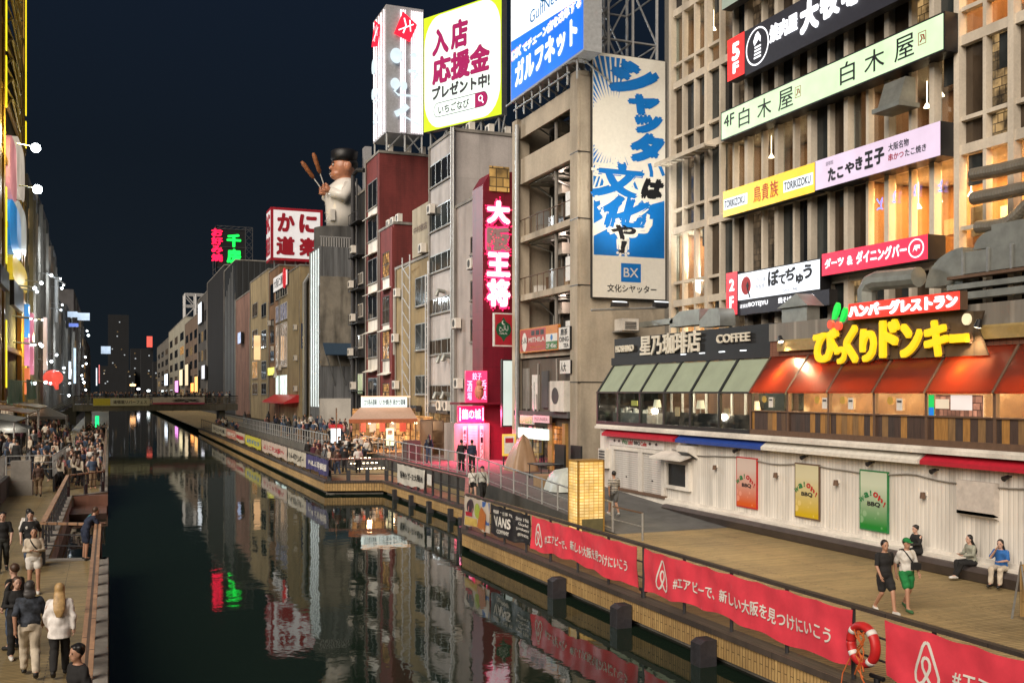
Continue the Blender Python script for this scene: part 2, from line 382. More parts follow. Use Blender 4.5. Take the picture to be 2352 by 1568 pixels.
b.prism([(15.2, 74, .5), (15.2, 150, .5), (15.2, 150, 1.62), (15.2, 74, 1.62)], (2.3, 0, 0))
struct(b, 'upper_walk', M['asph'], origin=(0, 0, 0))
M['pink'] = wall('red_paving', (.20, .11, .10), .3, sc=2)
struct(MB().box(17.52, 23, 50.2, 74, 1.6, 1.626), 'red_paving', M['pink'], origin=(0, 0, 0))
# the terrace steps with their rows of step lights
b = MB()
for i in range(4): b.box(15.25 + .0 * i, 17.5, 66 + i * 2, 74, .7 + .22 * i, .7 + .22 * (i + 1))
st = thing('terrace_steps', 'dark terrace steps dotted with rows of small step lights below the lit food stall', 'steps', (16.3, 70, .7))
b.build('step_block', M['cdark'], st)
for i in range(4):
    for j in range(7):
        MB().box(15.35 + j * .3, 15.5 + j * .3, 65.97 + i * 2, 65.995 + i * 2, .84 + .22 * i, .89 + .22 * i).build('step_light', M['wlamp'], st)
# left bank: timber promenade with its notch, upper paved promenade
LE = [(0, 4), (0, 34.3), (-1.75, 34.7), (-1.7, 54.6), (-.05, 56.6), (0, 150), (0, 620)]
b = MB(); under(b, LE, -4.7, .62, LOW, 0); struct(b, 'promenade_deck', M['ldeck'], origin=(0, 0, 0))
b = MB()
for (xa, ya), (xb, yb) in zip(LE, LE[1:]):
    d = V((xb - xa, yb - ya, 0)).normalized(); n = V((-d.y, d.x, 0)); n = n if n.x < 0 else -n
    if yb > 200: continue
    b.obox(V((xa, ya, -.3)) + n * .02, V((xb - xa, yb - ya, 0)), n * .4, (0, 0, 1.09))
struct(b, 'quay_wall', M['conc'], origin=(0, 0, 0))
M['red_timber'] = planks('red_timber', (.26, .12, .08), (.2, .09, .06), .2, 3, 'x')
struct(MB().box(-1.72, -.05, 54.7, 55.3, .05, .79).box(-1.72, -.1, 51.2, 54.7, -.2, .28), 'landing', M['red_timber'], origin=(0, 0, 0))
b = MB(); b.box(-13, -4.75, -10, 150, .5, 1.6); struct(b, 'upper_promenade', wall('warm_paving', (.24, .19, .13), .3, sc=1.5), origin=(0, 0, 0))
b = MB(); b.box(-5.1, -4.7, -10, 57, .6, 1.75); struct(b, 'retaining_wall', M['cdark'], origin=(0, 0, 0))
# ================================================================ the white barbecue restaurant, ground floor on the right
XW = 22.9
M['siding'] = ribs('white_siding', (.78, .74, .67), .16, 1, .6, 0, .38, .66); M['wtrim'] = wall('white_trim', (.76, .72, .65), .3)
bb = thing('barbecue_restaurant', 'low white timber clad restaurant with shutters and red, white and blue awning strips', 'building', (XW, 30, LOW))
MB().box(XW, 26.9, 8, 45, LOW, 4.2).build('wall', M['siding'], bb)
b = MB(); b.box(XW - .3, XW + .3, 8, 45.05, 4.2, 4.33); b.box(XW - .22, XW + .2, 8, 45.03, 4.33, 4.41); b.build('parapet', M['wtrim'], bb)
MB().box(XW - .12, XW, 8, 45.02, LOW, 1.35).build('plinth', M['wtrim'], bb)
for y0, y1, c, nm in ((44.2, 37.5, (.45, .012, .03), 'red'), (37.3, 31.2, (.015, .055, .30), 'blue'), (31.2, 23.4, (.7, .67, .6), 'white'), (23.3, 8, (.45, .012, .03), 'dark red')):
    b = MB(); b.prism([(XW - .02, y1, 4.19), (XW - .34, y1, 3.98), (XW - .34, y1, 3.86), (XW - .02, y1, 3.86)], (0, y0 - y1, 0))
    tag(b.build('awning_strip', plain('awning_' + nm.replace(' ', '_'), c, .55), bb), nm + ' awning strip')
M['shut'] = ribs('shutter_slats', (.60, .57, .53), .1, 2, .5, .1, .25, .6)
for y0, y1 in ((43.4, 41.0), (40.6, 38.9)):
    o = MB().box(XW - .03, XW + .02, y1, y0, 1.42, 3.22).build('shutter', M['shut'], bb)
    MB().box(XW - .05, XW - .031, (y0 + y1) / 2 - .05, (y0 + y1) / 2 + .05, 1.95, 2.02).build('handle', M['black'], o)
b = MB()
for y0, y1 in ((43.62, 43.42), (40.98, 40.62), (38.88, 38.66)): b.box(XW - .09, XW + .01, y1, y0, 1.38, 3.35)
b.box(XW - .1, XW + .01, 38.66, 43.62, 3.23, 3.4); b.build('shutter_frame', M['wtrim'], bb)
MB().box(XW - .2, XW, 38.5, 43.8, 1.3, 1.41).build('sill', M['rust'], bb)
fr = Frame((XW - .06, 43.9, 3.42), (0, -1, 0), (0, 0, 1), 5.2, .42)
o = sign('shop_sign', 'white banner sign reading Wa!oh! BBQ Cafe above the roller shutters', 'sign', fr, M['white'], M['white'], .05)
GR = plain('green_ink', (.02, .2, .06), .5); RD = plain('scarlet_ink', (.5, .02, .02), .5)
text(MB(), 'Wa!', fr, .25, .25, .36, .85, .03).build('lettering', GR, o); text(MB(), 'oh!', fr, .37, .25, .46, .85, .03).build('lettering', RD, o)
text(MB(), 'BBQ', fr, .48, .25, .59, .72, .03).build('lettering', M['ink'], o); text(MB(), 'Cafe', fr, .60, .25, .71, .72, .03).build('lettering', RD, o)
b = MB(); [poly(b, fr, [(a, .55), (a + .03, .75), (a + .05, .5), (a + .02, .38)]) for a in (.08, .17, .74, .85)]; b.build('emblem', M['ink'], o)
# order hatch with its little roof, louvre, vent hood, meter box
o = thing('serving_hatch', 'closed black serving hatch in white frame under a small white roof', 'hatch', (XW - .1, 37.5, 1.9))
b = MB(); b.box(XW - .16, XW + .01, 36.5, 36.75, 1.8, 3.05); b.box(XW - .16, XW + .01, 38.3, 38.5, 1.8, 3.05); b.box(XW - .16, XW + .01, 36.75, 38.3, 1.8, 1.95); b.box(XW - .16, XW + .01, 36.75, 38.3, 2.9, 3.05); b.build('frame', M['wtrim'], o)
MB().box(XW - .06, XW - .02, 36.75, 38.3, 1.95, 2.9).build('shutter', M['black'], o)
MB().prism([(XW, 36.2, 3.32), (XW - .75, 36.2, 3.1), (XW - .75, 36.2, 3.17), (XW, 36.2, 3.42)], (0, 2.6, 0)).build('roof', M['wtrim'], o)
o = thing('vent_hood', 'white boxy vent hood with dark slanted mouth above the serving hatch', 'vent', (XW - .2, 36.4, 3.2))
MB().prism([(XW, 36.0, 3.75), (XW - .5, 36.0, 3.75), (XW - .5, 36.0, 3.5), (XW, 36.0, 3.2)], (0, .9, 0)).build('hood', M['wtrim'], o)
MB().prism([(XW - .47, 36.05, 3.478), (XW - .05, 36.05, 3.208), (XW - .05, 36.85, 3.208), (XW - .47, 36.85, 3.478)], (-.01, 0, -.015)).build('mouth', M['black'], o)
o = thing('louvre_vent', 'white louvre vent box at the far end of the barbecue wall', 'vent', (XW - .1, 44.3, 2.2))
b = MB(); b.box(XW - .25, XW, 43.95, 44.75, 2.25, 3.2); b.build('box', M['wtrim'], o)
b = MB(); [b.box(XW - .27, XW - .252, 44.05, 44.65, 2.33 + i * .14, 2.42 + i * .14) for i in range(6)]; b.build('louvre', M['cdark'], o)
o = MB().box(XW - .22, XW, 20.7, 22.0, 2.55, 3.5); o.prism([(XW - .22, 20.7, 2.55), (XW - .22, 22, 2.55), (XW, 22, 2.45), (XW, 20.7, 2.45)], (0, 0, .09))
tag(o.build('meter_box', plain('beige_box', (.55, .50, .45), .6)), 'plain beige utility box fixed high on the white siding', 'utility box')
# posters
def poster(yl, yr, zb, zt, c0, c1, nm):
    fr = Frame((XW - .07, yl, zb), (0, -1, 0), (0, 0, 1), yl - yr, zt - zb)
    m_, t_, p_ = _mat('poster_' + nm); cc = N(t_, 'TexCoord'); s_ = N(t_, 'SeparateXYZ'); t_.links.new(cc.outputs['Generated'], s_.inputs[0])
    a_ = ramp(t_, s_.outputs[2], (.08, c1), (.75, c0)); v_ = N(t_, 'TexVoronoi', feature='F1'); v_.inputs['Scale'].default_value = 2.6; t_.links.new(coords(t_), v_.inputs['Vector'])
    sp = ramp(t_, v_.outputs['Distance'], (.30, (.55, .55, .5)), (.34, (0, 0, 0))); r_ = ramp(t_, s_.outputs[2], (.05, g(.7)), (.5, g(0)))
    t_.links.new(mul(t_, a_, mul(t_, sp, r_), .5, 'ADD'), p_.inputs['Base Color']); p_.inputs['Roughness'].default_value = .3
    o = sign('poster', 'tall ' + nm + ' Wa!oh! BBQ poster with pale bubbles on the white siding', 'poster', fr, m_, {'orange': RD, 'yellow': M['rust'], 'green': GR}[nm], .05, 'barbecue posters on the white wall', .05)
    for s, q, mm in (('Wa!', [(.10, .50), (.26, .58), (.41, .62)], GR), ('oh!', [(.58, .60), (.75, .54), (.88, .46)], RD)):
        b = MB()
        for ch, (a, z), rot in zip(s, q, (.5, .3, .1) if mm is GR else (-.1, -.35, -.5)):
            k = MB(); text(k, ch, fr, a - (.085 if ch != '!' else .025), z - .04, a + (.085 if ch != '!' else .025), z + .05, .03)
            c = fr.at(a, z); R_ = Matrix.Rotation(rot, 3, fr.n); b.add([c + R_ @ (v - c) for v in k.v], k.f)
        b.build('lettering', mm, o)
    text(MB(), 'BBQ', fr, .29, .40, .74, .485, .03).build('lettering', M['ink'], o)
poster(33.15, 31.8, 1.55, 3.5, (.62, .50, .44), (.62, .10, .01), 'orange')
poster(29.55, 28.2, 1.55, 3.5, (.62, .58, .38), (.58, .40, .01), 'yellow')
poster(26.2, 24.9, 1.55, 3.5, (.55, .62, .48), (.01, .22, .03), 'green')
def wall_lamp(y, z, lab):
    o = thing('wall_lamp', lab, 'lamp', (XW - .1, y, z), 'small downward wall lamps on the white siding')
    MB().box(XW - .05, XW, y - .06, y + .06, z, z + .12).build('bracket', M['wtrim'], o)
    MB().tube([(XW - .12, y, z + .1), (XW - .12, y, z - .08)], [.07, .09], 10).build('shade', M['rust'], o)
for y, z, lab in ((34.6, 2.95, 'small wall lamp just left of the orange poster'), (30.6, 2.95, 'small wall lamp between the orange and yellow posters'), (27.3, 2.95, 'small wall lamp between the yellow and green posters'), (23.4, 2.9, 'small wall lamp right of the green poster'), (19.6, 2.85, 'small wall lamp above the two seated women')):
    wall_lamp(y, z, lab)
for y, lab in ((33.0, 'orange'), (28.9, 'yellow'), (25.6, 'green')):
    o = thing('spotlight', 'small black spotlight on the cable above the ' + lab + ' poster', 'spotlight', (XW - .2, y, 3.68), 'black spotlights under the awning strips')
    MB().tube([(XW - .3, y, 3.7), (XW - .12, y, 3.76)], [.08, .05], 10).build('head', M['black'], o); MB().box(XW - .12, XW, y - .02, y + .02, 3.74, 3.78).build('arm', M['black'], o)
for y, lab in ((22.9, 'small black spotlight over the bare siding left of the beige box'), (20.3, 'small black spotlight over the right side of the beige box')):
    o = thing('spotlight', lab, 'spotlight', (XW - .2, y, 3.66), 'black spotlights under the awning strips')
    MB().tube([(XW - .3, y, 3.66), (XW - .12, y, 3.72)], [.08, .05], 10).build('head', M['black'], o); MB().box(XW - .12, XW, y - .02, y + .02, 3.7, 3.74).build('arm', M['black'], o)
pts = []
for i in range(61): y = 38 - i * .42; pts.append((XW - .05, y, 3.5 - .13 * abs(math.sin(i * .28)) + .02 * math.sin(i)))
tag(MB().tube(pts, .022, 6).build('cable', M['conc'], smooth=True), 'grey cable looping along the top of the white siding', 'cable')
# the long bench
o = thing('bench', 'long brown fronted bench with white ledge running under the posters', 'bench', (22.4, 26, LOW))
MB().prism([(22.32, 8, LOW + .02), (22.18, 8, 1.05), (22.3, 8, 1.17), (22.62, 8, 1.17), (22.62, 8, LOW + .02)], (0, 29.8, 0)).build('front', plain('bench_brown', (.075, .06, .055), .5, 0, .25, 2), o)
MB().box(22.45, 22.78, 8, 37.9, 1.172, 1.25).build('seat', M['wtrim'], o)
MB().box(22.36, 22.5, 33.2, 37.0, LOW + .01, .9).build('toe_kick', M['black'], o)
# ================================================================ glazed upper floor: coffee house (left) and hamburger restaurant (right)
XG = 22.75; YB = 32.05; ZG0, ZG1, ZT = 4.41, 6.0, 7.35
M['bframe'] = plain('black_frame', (.018, .02, .02), .4); M['blind'] = plain('green_blind', (.30, .35, .25), .7, 0, .12, 1.2)
M['brick_in'] = wall('interior_brick', (.16, .08, .045), .4, sc=3, grid=(.25, .08))
cf = thing('coffee_house', 'glass fronted coffee house with sloping green blinds under a black name board', 'building', (24, 38, ZG0))
ys = [45 - i * (45 - YB) / 6 for i in range(7)]
for i in range(6):
    y0, y1 = ys[i] - .07, ys[i + 1] + .07
    MB().box(XG + .02, XG + .04, y1, y0, ZG0 + .17, ZG1 - .04).build('window', M['glass'], cf)
    MB().prism([(XG + .06, y1, ZG1 + .03), (23.68, y1, ZT - .03), (23.70, y1, ZT - .06), (XG + .09, y1, ZG1)], (0, y0 - y1, 0)).build('blind', M['blind'], cf)
b = MB()
for y in ys:
    b.box(XG - .03, XG + .09, y - .07, y + .07, ZG0, ZG1); b.prism([(XG - .03, y - .07, ZG1), (XG + .12, y - .07, ZG1), (23.75, y - .07, ZT - .03), (23.66, y - .07, ZT + .04)], (0, .14, 0))
b.box(XG - .05, XG + .1, YB + .07, 45.06, ZG0 + .001, ZG0 + .17); b.box(XG - .05, XG + .1, YB + .07, 45.06, ZG1 - .045, ZG1 + .03); b.build('frame', M['bframe'], cf)
b = MB(); b.box(23.62, 23.98, YB, 45.2, ZT, 7.72); b.box(23.75, 26.9, YB + .02, 45.1, 7.72, 8.68); b.build('name_board', plain('black_board', (.016, .017, .019), .6), cf)
b = MB(); b.box(26.2, 26.4, YB, 45, ZG0, 7.3); b.build('back_wall', M['brick_in'], cf)
MB().prism([(XG, 44.95, ZG0), (XG, 44.95, ZG1), (23.7, 44.95, ZT), (26.3, 44.95, ZT), (26.3, 44.95, ZG0)], (0, .1, 0)).build('end_wall', M['dglass'], cf)
MB().box(XG + .1, 26.3, YB, 44.95, ZG0, ZG0 + .06).build('floor', M['rust'], cf); MB().box(24.2, 26.3, YB, 44.95, 7.2, 7.34).build('ceiling', M['rust'], cf)
for i in range(4):
    y = 33.1 + i * .9; MB().box(26.15, 26.198, y, y + .5, 5.3, 6.0).build('picture', M['warm2'], cf)
MB().box(26.14, 26.198, 34.5, 35.9, 5.0, 6.6).build('inner_window', M['gglass'], cf)
for i in range(7): MB().box(26.12, 26.19, 37.2 + i * 1.05, 37.32 + i * 1.05, 4.6, 6.9).build('panel_post', M['white'], cf)
fr = Frame((23.748, 45.1, 7.72), (0, -1, 0), (0, 0, 1), 45.1 - YB, .96)
for s, a, z0, a1, z1 in (('HOSHINO', .025, .28, .165, .62), ('星乃珈琲店', .215, .02, .62, 1.02), ('COFFEE', .715, .34, .895, .72)):
    text(MB(), s, fr, a, z0, a1, z1, .025, .06, .06).build('lettering', M['cream'], cf)
b = MB(); [b.box(23.55, 23.62, 33.6 + i * 1.5, 33.95 + i * 1.5, 7.66, 7.70) for i in range(4)]; b.build('downlight', M['ew'], cf)
def table_lamp(y, x, lab, mm=None):
    o = thing('floor_lamp', lab, 'lamp', (x, y, ZG0 + .06), 'shaded lamps in the coffee house')
    MB().tube([(x, y, ZG0 + .06), (x, y, 5.3)], .025, 6).build('stem', M['white'], o); MB().tube([(x, y, ZG0 + .06), (x, y, ZG0 + .1)], .14, 10).build('base', M['black'], o)
    MB().tube([(x, y, 5.3), (x, y, 5.66)], [.2, .14], 14).build('lamp_shade', mm or emi('lamp_shade', (1, .86, .6), .85), o)
table_lamp(YB + .5, 23.3, 'white shaded lamp at the right end of the coffee house window'); table_lamp(36.6, 23.4, 'white shaded floor lamp in the middle of the coffee house window'); table_lamp(40.4, 23.5, 'white shaded lamp behind the third coffee house pane from the left')
for i, y in enumerate((33.4, 35.0, 36.1, 37.6, 38.9)):
    o = MB(); o.box(23.4, 24.5, y - .6, y + .55, ZG0 + .07, 5.02); o.box(23.3, 23.4, y - .62, y + .57, ZG0 + .07, 5.12)
    tag(o.build('sofa', plain('sofa_black', (.012, .012, .013), .8)), 'dark upholstered seat back behind the coffee house glass', 'sofa', 'dark seats in the coffee house')
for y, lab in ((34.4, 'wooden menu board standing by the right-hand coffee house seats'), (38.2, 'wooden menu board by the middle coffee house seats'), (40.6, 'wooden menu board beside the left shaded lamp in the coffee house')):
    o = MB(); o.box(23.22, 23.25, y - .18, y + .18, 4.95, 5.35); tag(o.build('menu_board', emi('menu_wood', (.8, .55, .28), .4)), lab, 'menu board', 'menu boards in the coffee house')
o = thing('counter', 'bright steel kitchen counter with dishes at the left end of the coffee house', 'counter', (24, 43.4, ZG0))
MB().box(23.4, 24.3, 41.2, 44.6, ZG0 + .06, 5.0).build('cabinet', M['steel'], o); b = MB()
for i in range(16): y = 41.3 + random.random() * 3.1; x = 23.45 + random.random() * .6; b.tube([(x, y, 5.0), (x, y, 5.02 + random.random() * .25)], .05 + random.random() * .07, 8)
b.build('crockery', M['white'], o); MB().box(23.5, 23.54, 42.3, 42.9, 5.35, 5.6).build('notice', emi('yellow_notice', (.9, .8, .2), .5), o)
MB().box(23.9, 24.1, 41.4, 44.5, 6.5, 6.56).build('strip_light', M['ew'], o)
for y in (41.4, 38.6, 35.4):
    l = bpy.data.lights.new('cafe_lamp', 'AREA'); l.energy = 55; l.size = 1.2; l.color = (1, .82, .6); lo = bpy.data.objects.new('cafe_lamp', l); COL.objects.link(lo); lo.location = (24.6, y, 7.1)
# hamburger restaurant
hb = thing('hamburger_restaurant', 'restaurant front with sloping dark red awning above windows and mixed timber cladding', 'building', (24, 24, ZG0))
M['mixed'] = None
m_, t_, p_ = _mat('reclaimed_boards'); cc = N(t_, 'TexCoord'); s_ = N(t_, 'SeparateXYZ'); t_.links.new(cc.outputs['Object'], s_.inputs[0]); dv = N(t_, 'Math', operation='DIVIDE'); t_.links.new(s_.outputs[1], dv.inputs[0]); dv.inputs[1].default_value = .27
fl = N(t_, 'Math', operation='FLOOR'); t_.links.new(dv.outputs[0], fl.inputs[0]); wn = N(t_, 'TexWhiteNoise', noise_dimensions='1D'); t_.links.new(fl.outputs[0], wn.inputs['W'])
pa = N(t_, 'Math', operation='PINGPONG'); t_.links.new(dv.outputs[0], pa.inputs[0]); pa.inputs[1].default_value = .5
cr = ramp(t_, wn.outputs['Value'], (0, (.075, .045, .034)), (.34, (.13, .075, .04)), (.36, (.40, .20, .05)), (.62, (.26, .15, .06)), (.8, (.06, .042, .036))); t_.nodes[-1].color_ramp.interpolation = 'CONSTANT'
t_.links.new(mul(t_, mul(t_, cr, ramp(t_, noise(t_, 4, coords(t_, (3, 3, .4)), 6, .7), (.3, g(.55)), (.7, g(1.15)))), ramp(t_, pa.outputs[0], (.0, g(.4)), (.05, g(1)))), p_.inputs['Base Color']); p_.inputs['Roughness'].default_value = .6; M['mixed'] = m_
m_, t_, p_ = _mat('dark_red_awning'); M['rawn'] = m_; f_ = noise(t_, 1.5, coords(t_), 5, .6); p_.inputs['Roughness'].default_value = .32
base = N(t_, 'RGB'); base.outputs[0].default_value = (.11, .034, .020, 1); o_ = mul(t_, base.outputs[0], ramp(t_, f_, (.3, g(.75)), (.7, g(1.15)))); t_.links.new(o_, p_.inputs['Base Color']); bump(t_, p_, f_, .25, .04)
tr_ = N(t_, 'BsdfTranslucent'); tr_.inputs[0].default_value = (.85, .26, .07, 1); x_ = N(t_, 'MixShader'); x_.inputs[0].default_value = .35; t_.links.new(p_.outputs[0], x_.inputs[1]); t_.links.new(tr_.outputs[0], x_.inputs[2]); t_.links.new(x_.outputs[0], t_.nodes['Material Output'].inputs[0])
m_, t_, p_ = _mat('restaurant_interior'); v_ = N(t_, 'TexVoronoi'); v_.distance = 'CHEBYCHEV'; v_.inputs['Scale'].default_value = 1.6; t_.links.new(coords(t_, (1, 1, .8)), v_.inputs['Vector'])
f_ = noise(t_, 1.3, coords(t_), 5, .6); o_ = mul(t_, ramp(t_, f_, (.4, (.05, .018, .006)), (.6, (.42, .17, .045)), (.72, (1, .6, .25))), ramp(t_, v_.outputs['Color'], (.2, g(.3)), (.8, g(1.2))))
t_.links.new(o_, p_.inputs['Emission Color']); p_.inputs['Emission Strength'].default_value = 1.5 / 2 ** EXPO; p_.inputs['Base Color'].default_value = (.08, .04, .02, 1); M['hbin'] = m_
yb = [YB, 29.8, 27.6, 25.4, 23.2, 20.7, 18.4, 16.2]
for i in range(7):
    y0, y1 = yb[i] - .05, yb[i + 1] + .05
    MB().box(XG + .02, XG + .04, y1, y0, 5.3, ZG1 - .02).build('window', M['glass'], hb)
    MB().box(XG, XG + .06, y1, y0, ZG0 + .2, 5.28).build('timber_cladding', M['mixed'], hb)
    MB().prism([(XG - .1, y1, ZG1 - .02), (23.68, y1, ZT), (23.68, y1, ZT + .05), (XG - .1, y1, ZG1 + .04)], (0, y0 - y1, 0)).build('awning', M['rawn'], hb)
b = MB()
for y in yb:
    b.box(XG - .04, XG + .1, y - .05, y + .05, ZG0 + .001, ZG1); b.prism([(XG - .13, y - .04, ZG1), (XG - .02, y - .04, ZG1 - .03), (23.72, y - .04, ZT - .02), (23.66, y - .04, ZT + .08)], (0, .08, 0))
b.box(XG - .06, XG + .1, 16.2, YB - .05, ZG0 + .001, ZG0 + .2); b.box(XG - .05, XG + .12, 16.2, YB - .05, 5.28, 5.33); b.build('frame', M['rust'], hb)
MB().box(25.2, 25.35, 16.2, YB, ZG0, 7.3).build('back_wall', M['hbin'], hb); MB().box(XG + .1, 25.2, 16.2, YB, ZG0, ZG0 + .05).build('floor', M['rust'], hb)
M['brickb'] = wall('brick_band', (.30, .13, .08), .4, sc=2, grid=(.22, .075), gcol=.45)
MB().box(23.6, 26.9, 16.2, YB - .02, ZT + .02, 7.95).build('brick_band', M['brickb'], hb)
b = MB(); b.box(23.55, 26.9, 16.2, 24.0, 7.952, 8.6); b.box(23.55, 26.9, 24.0, YB - .02, 7.952, 8.62); b.build('parapet', ribs('parapet_panels', (.24, .22, .19), 1.2, 1, .6, .1, .3, 1.6), hb)
for y0, y1, lab in ((31.4, 28.6, 'a'), (23.6, 17, 'b')): MB().prism([(23.45, y1, 7.55), (23.6, y1, 7.55), (23.6, y1, 8.0), (23.45, y1, 7.9)], (0, y0 - y1, 0)).build('timber_rail', plain('gold_timber', (.34, .24, .09), .5), hb)
for y in (31.2, 28.7, 26.5, 24.3, 22.0, 19.6, 17.3):
    l = bpy.data.lights.new('diner_lamp', 'AREA'); l.energy = 75; l.size = .8; l.color = (1, .62, .3); lo = bpy.data.objects.new('diner_lamp', l); COL.objects.link(lo); lo.location = (24.1, y, 6.5)
for y, e_ in ((30.9, 55), (28.9, 28), (22.3, 60), (19.4, 12)):
    b = MB(); b.ell((23.45, y, 6.62), .09, .09, .09); b.tube([(23.45, y, 6.7), (23.5, y, 7.1)], .015, 5); b.build('pendant_lamp', M['wlamp'], hb); l = bpy.data.lights.new('pendant_light', 'POINT'); l.energy = e_; l.color = (1, .6, .28); l.shadow_soft_size = .12; lo = bpy.data.objects.new('pendant_light', l); COL.objects.link(lo); lo.location = (23.36, y, 6.6)
# window stickers, notices and food posters
for i, y in enumerate((31.2, 28.2, 26.9, 24.7)):
    fr = Frame((XG - .012, y + .2, 5.45), (0, -1, 0), (0, 0, 1), .8, .5); b = MB(); disc(b, fr, .25, .6, .13); o = b.build('sticker', plain('sticker_gold', (.5, .33, .06), .5)); tag(o, 'round gold sticker on the restaurant window, ' + ('far left pane', 'second pane', 'third pane', 'fourth pane')[i], 'sticker', 'round stickers on the restaurant windows')
    b = MB(); rect(b, fr, .58, .0, .9, .75); o = b.build('notice', M['white']); tag(o, 'white notice sheet on the restaurant window, ' + ('far left pane', 'second pane', 'third pane', 'fourth pane')[i], 'notice', 'notices on the restaurant windows')
    b = MB(); rect(b, fr, .62, .5, .86, .62, .012); b.build('lettering', M['ink'], o)
fr = Frame((XG - .014, 22.85, 5.32), (0, -1, 0), (0, 0, 1), 1.75, .62)
FP = litwin('food_print', (1, .42, .25), .75, .5, 3)
sign('food_poster', 'large pale food poster filling a restaurant window below the red awning', 'poster', fr, FP, M['white'], .01, None, 0, [(None, .0, .35, .3, .8, emi('cream_patch', (.9, .75, .55), .5), {'name': 'patch'}), (None, .33, .3, .78, 1.0, emi('pale_patch', (.95, .85, .8), .6), {'name': 'patch'})])
fr = Frame((XG - .014, 23.12, 5.32), (0, -1, 0), (0, 0, 1), .22, .62); sign('light_strip_sign', 'narrow green and blue lit strip sign at the window edge', 'sign', fr, emi('green_strip', (.02, .6, .12), .8), M['black'], .01, None, 0, [(None, .05, 0, .95, .4, emi('blue_strip', (.02, .2, .7), .8), {'name': 'panel'})])
# big name in yellow letters on a plank board, cherries and leaves
bo = thing('restaurant_sign', 'big glowing yellow hiragana letters with red cherries and green leaves on a plank board', 'sign', (23.2, 25, 7.3))
fr = frX(23.2, 1876, 722, 838, 2232)
def fa0(px): d = ray(px, HY); return (fr.o.y - 23.2 * d.y / d.x) / fr.w
b = MB(); poly(b, fr, [(.02, .06), (fa0(2261), .06), (fa0(2239), .48), (fa0(2251), .78), (.55, .86), (.22, .86), (.05, .5)], -.2, .06); b.build('board', planks('sign_planks', (.13, .085, .045), (.07, .045, .025), .12, 3, 'y'), bo)
YL = emi('yellow_letters', (1, .60, .015), 1.0, .06)
for ch, p0, p1, z0, z1 in (('び', 1870, 1926, .04, .70), ('っ', 1919, 1943, .0, .34), ('く', 1940, 1970, .01, .73), ('り', 1977, 2012, .02, .64), ('ド', 2022, 2066, .08, .77), ('ン', 2070, 2117, .07, .67), ('キ', 2125, 2178, .06, .69), ('ー', 2184, 2224, .28, .43)):
    a, a1 = fa0(p0), fa0(p1); text(MB(), ch, fr, a - .009, z0 - .025, a1 + .009, z1 + .025, .075, -.12, .05).build('outline', M['rust'], bo); text(MB(), ch, fr, a, z0, a1, z1, .045, -.05, .12).build('lettering', YL, bo)
CH_ = emi('cherry_red', (1, .10, .05), .9)
for px, z in ((1913, .77), (1931, .73)): b = MB(); disc(b, fr, fa0(px), z, .13, .02, .12, ry=.15); b.build('cherry', CH_, bo)
GL = emi('leaf_green', (.02, .75, .08), .9)
for px, z, k in ((1922, .86, 1.0), (1940, .80, .85)):
    a = fa0(px); poly(MB(), fr, [(a + dx * k, z + dz * k) for dx, dz in ((-.012, .0), (.004, .0), (.026, .1), (.036, .2), (.034, .29), (.022, .32), (.006, .25), (-.008, .12))], .03, .12).build('leaf', GL, bo)
b = MB(); disc(b, fr, fa0(2217), .66, .15, -.1, .08, ry=.17); b.build('disc_lamp', emi('cream_disc', (.95, .8, .5), .8), bo)
fr = frX(23.05, 1949, 700, 735, 2205)
fr = Frame(fr.o, fr.r, fr.u, fr.w, fr.h * 1.05)
sign('restaurant_name_sign', 'glowing red strip sign with white katakana above the yellow letters', 'sign', fr, emi('sign_red', (1, .05, .03), .95), M['rust'], .3, None, 0, [('ハンバーグレストラン', .015, .12, .985, .92, M['ew'], {'bold': .045, 'th': .05})])
def spot(nm, lab, loc, tgt, en, col, size=.1, ang=70, em=None):
    o = thing(nm, lab, 'spotlight', loc, None); d = (V(tgt) - V(loc)).normalized()
    MB().tube([V(loc) - d * .12, V(loc) + d * .12], [.07, .12], 10).build('housing', M['black'], o); MB().tube([V(loc) + d * .121, V(loc) + d * .13], .10, 10).build('lens', em or M['lamp'], o)
    l = bpy.data.lights.new('spot', 'SPOT'); l.energy = en; l.color = col; l.spot_size = math.radians(ang); l.spot_blend = .8; l.shadow_soft_size = size
    lo = bpy.data.objects.new('beam', l); COL.objects.link(lo); lo.parent = o; lo.location = d * .2; lo.rotation_euler = d.to_track_quat('-Z', 'Y').to_euler(); return o
spot('awning_spotlight', 'lit spotlight beside the brick band throwing an orange glow on the first red awning bay', (23.3, 31.0, 8.0), (23.1, 30.3, 6.4), 120, (1, .72, .4), ang=95, em=M['wlamp'])
spot('awning_spotlight', 'lit spotlight at the right end of the yellow letters glowing on the red awning', (23.1, 21.6, 8.0), (23.1, 22.1, 6.5), 110, (1, .7, .4), ang=90, em=M['wlamp'])

o = thing('sign_board', 'wooden folding sign board at the right edge of the boardwalk', 'sign', (21.4, 19.0, LOW)); q = onZ(2345, 1425, LOW)
MB().box(q.x - .02, q.x + .5, q.y - .02, q.y + .02, LOW + .1, LOW + 1.3).build('panel', M['fascia'], o); b = MB(); [b.tube([(q.x + x, q.y - .25, LOW), (q.x + x, q.y, LOW + 1.35), (q.x + x, q.y + .25, LOW)], .03, 6) for x in (0, .5)]; b.build('frame', M['steel'], o)
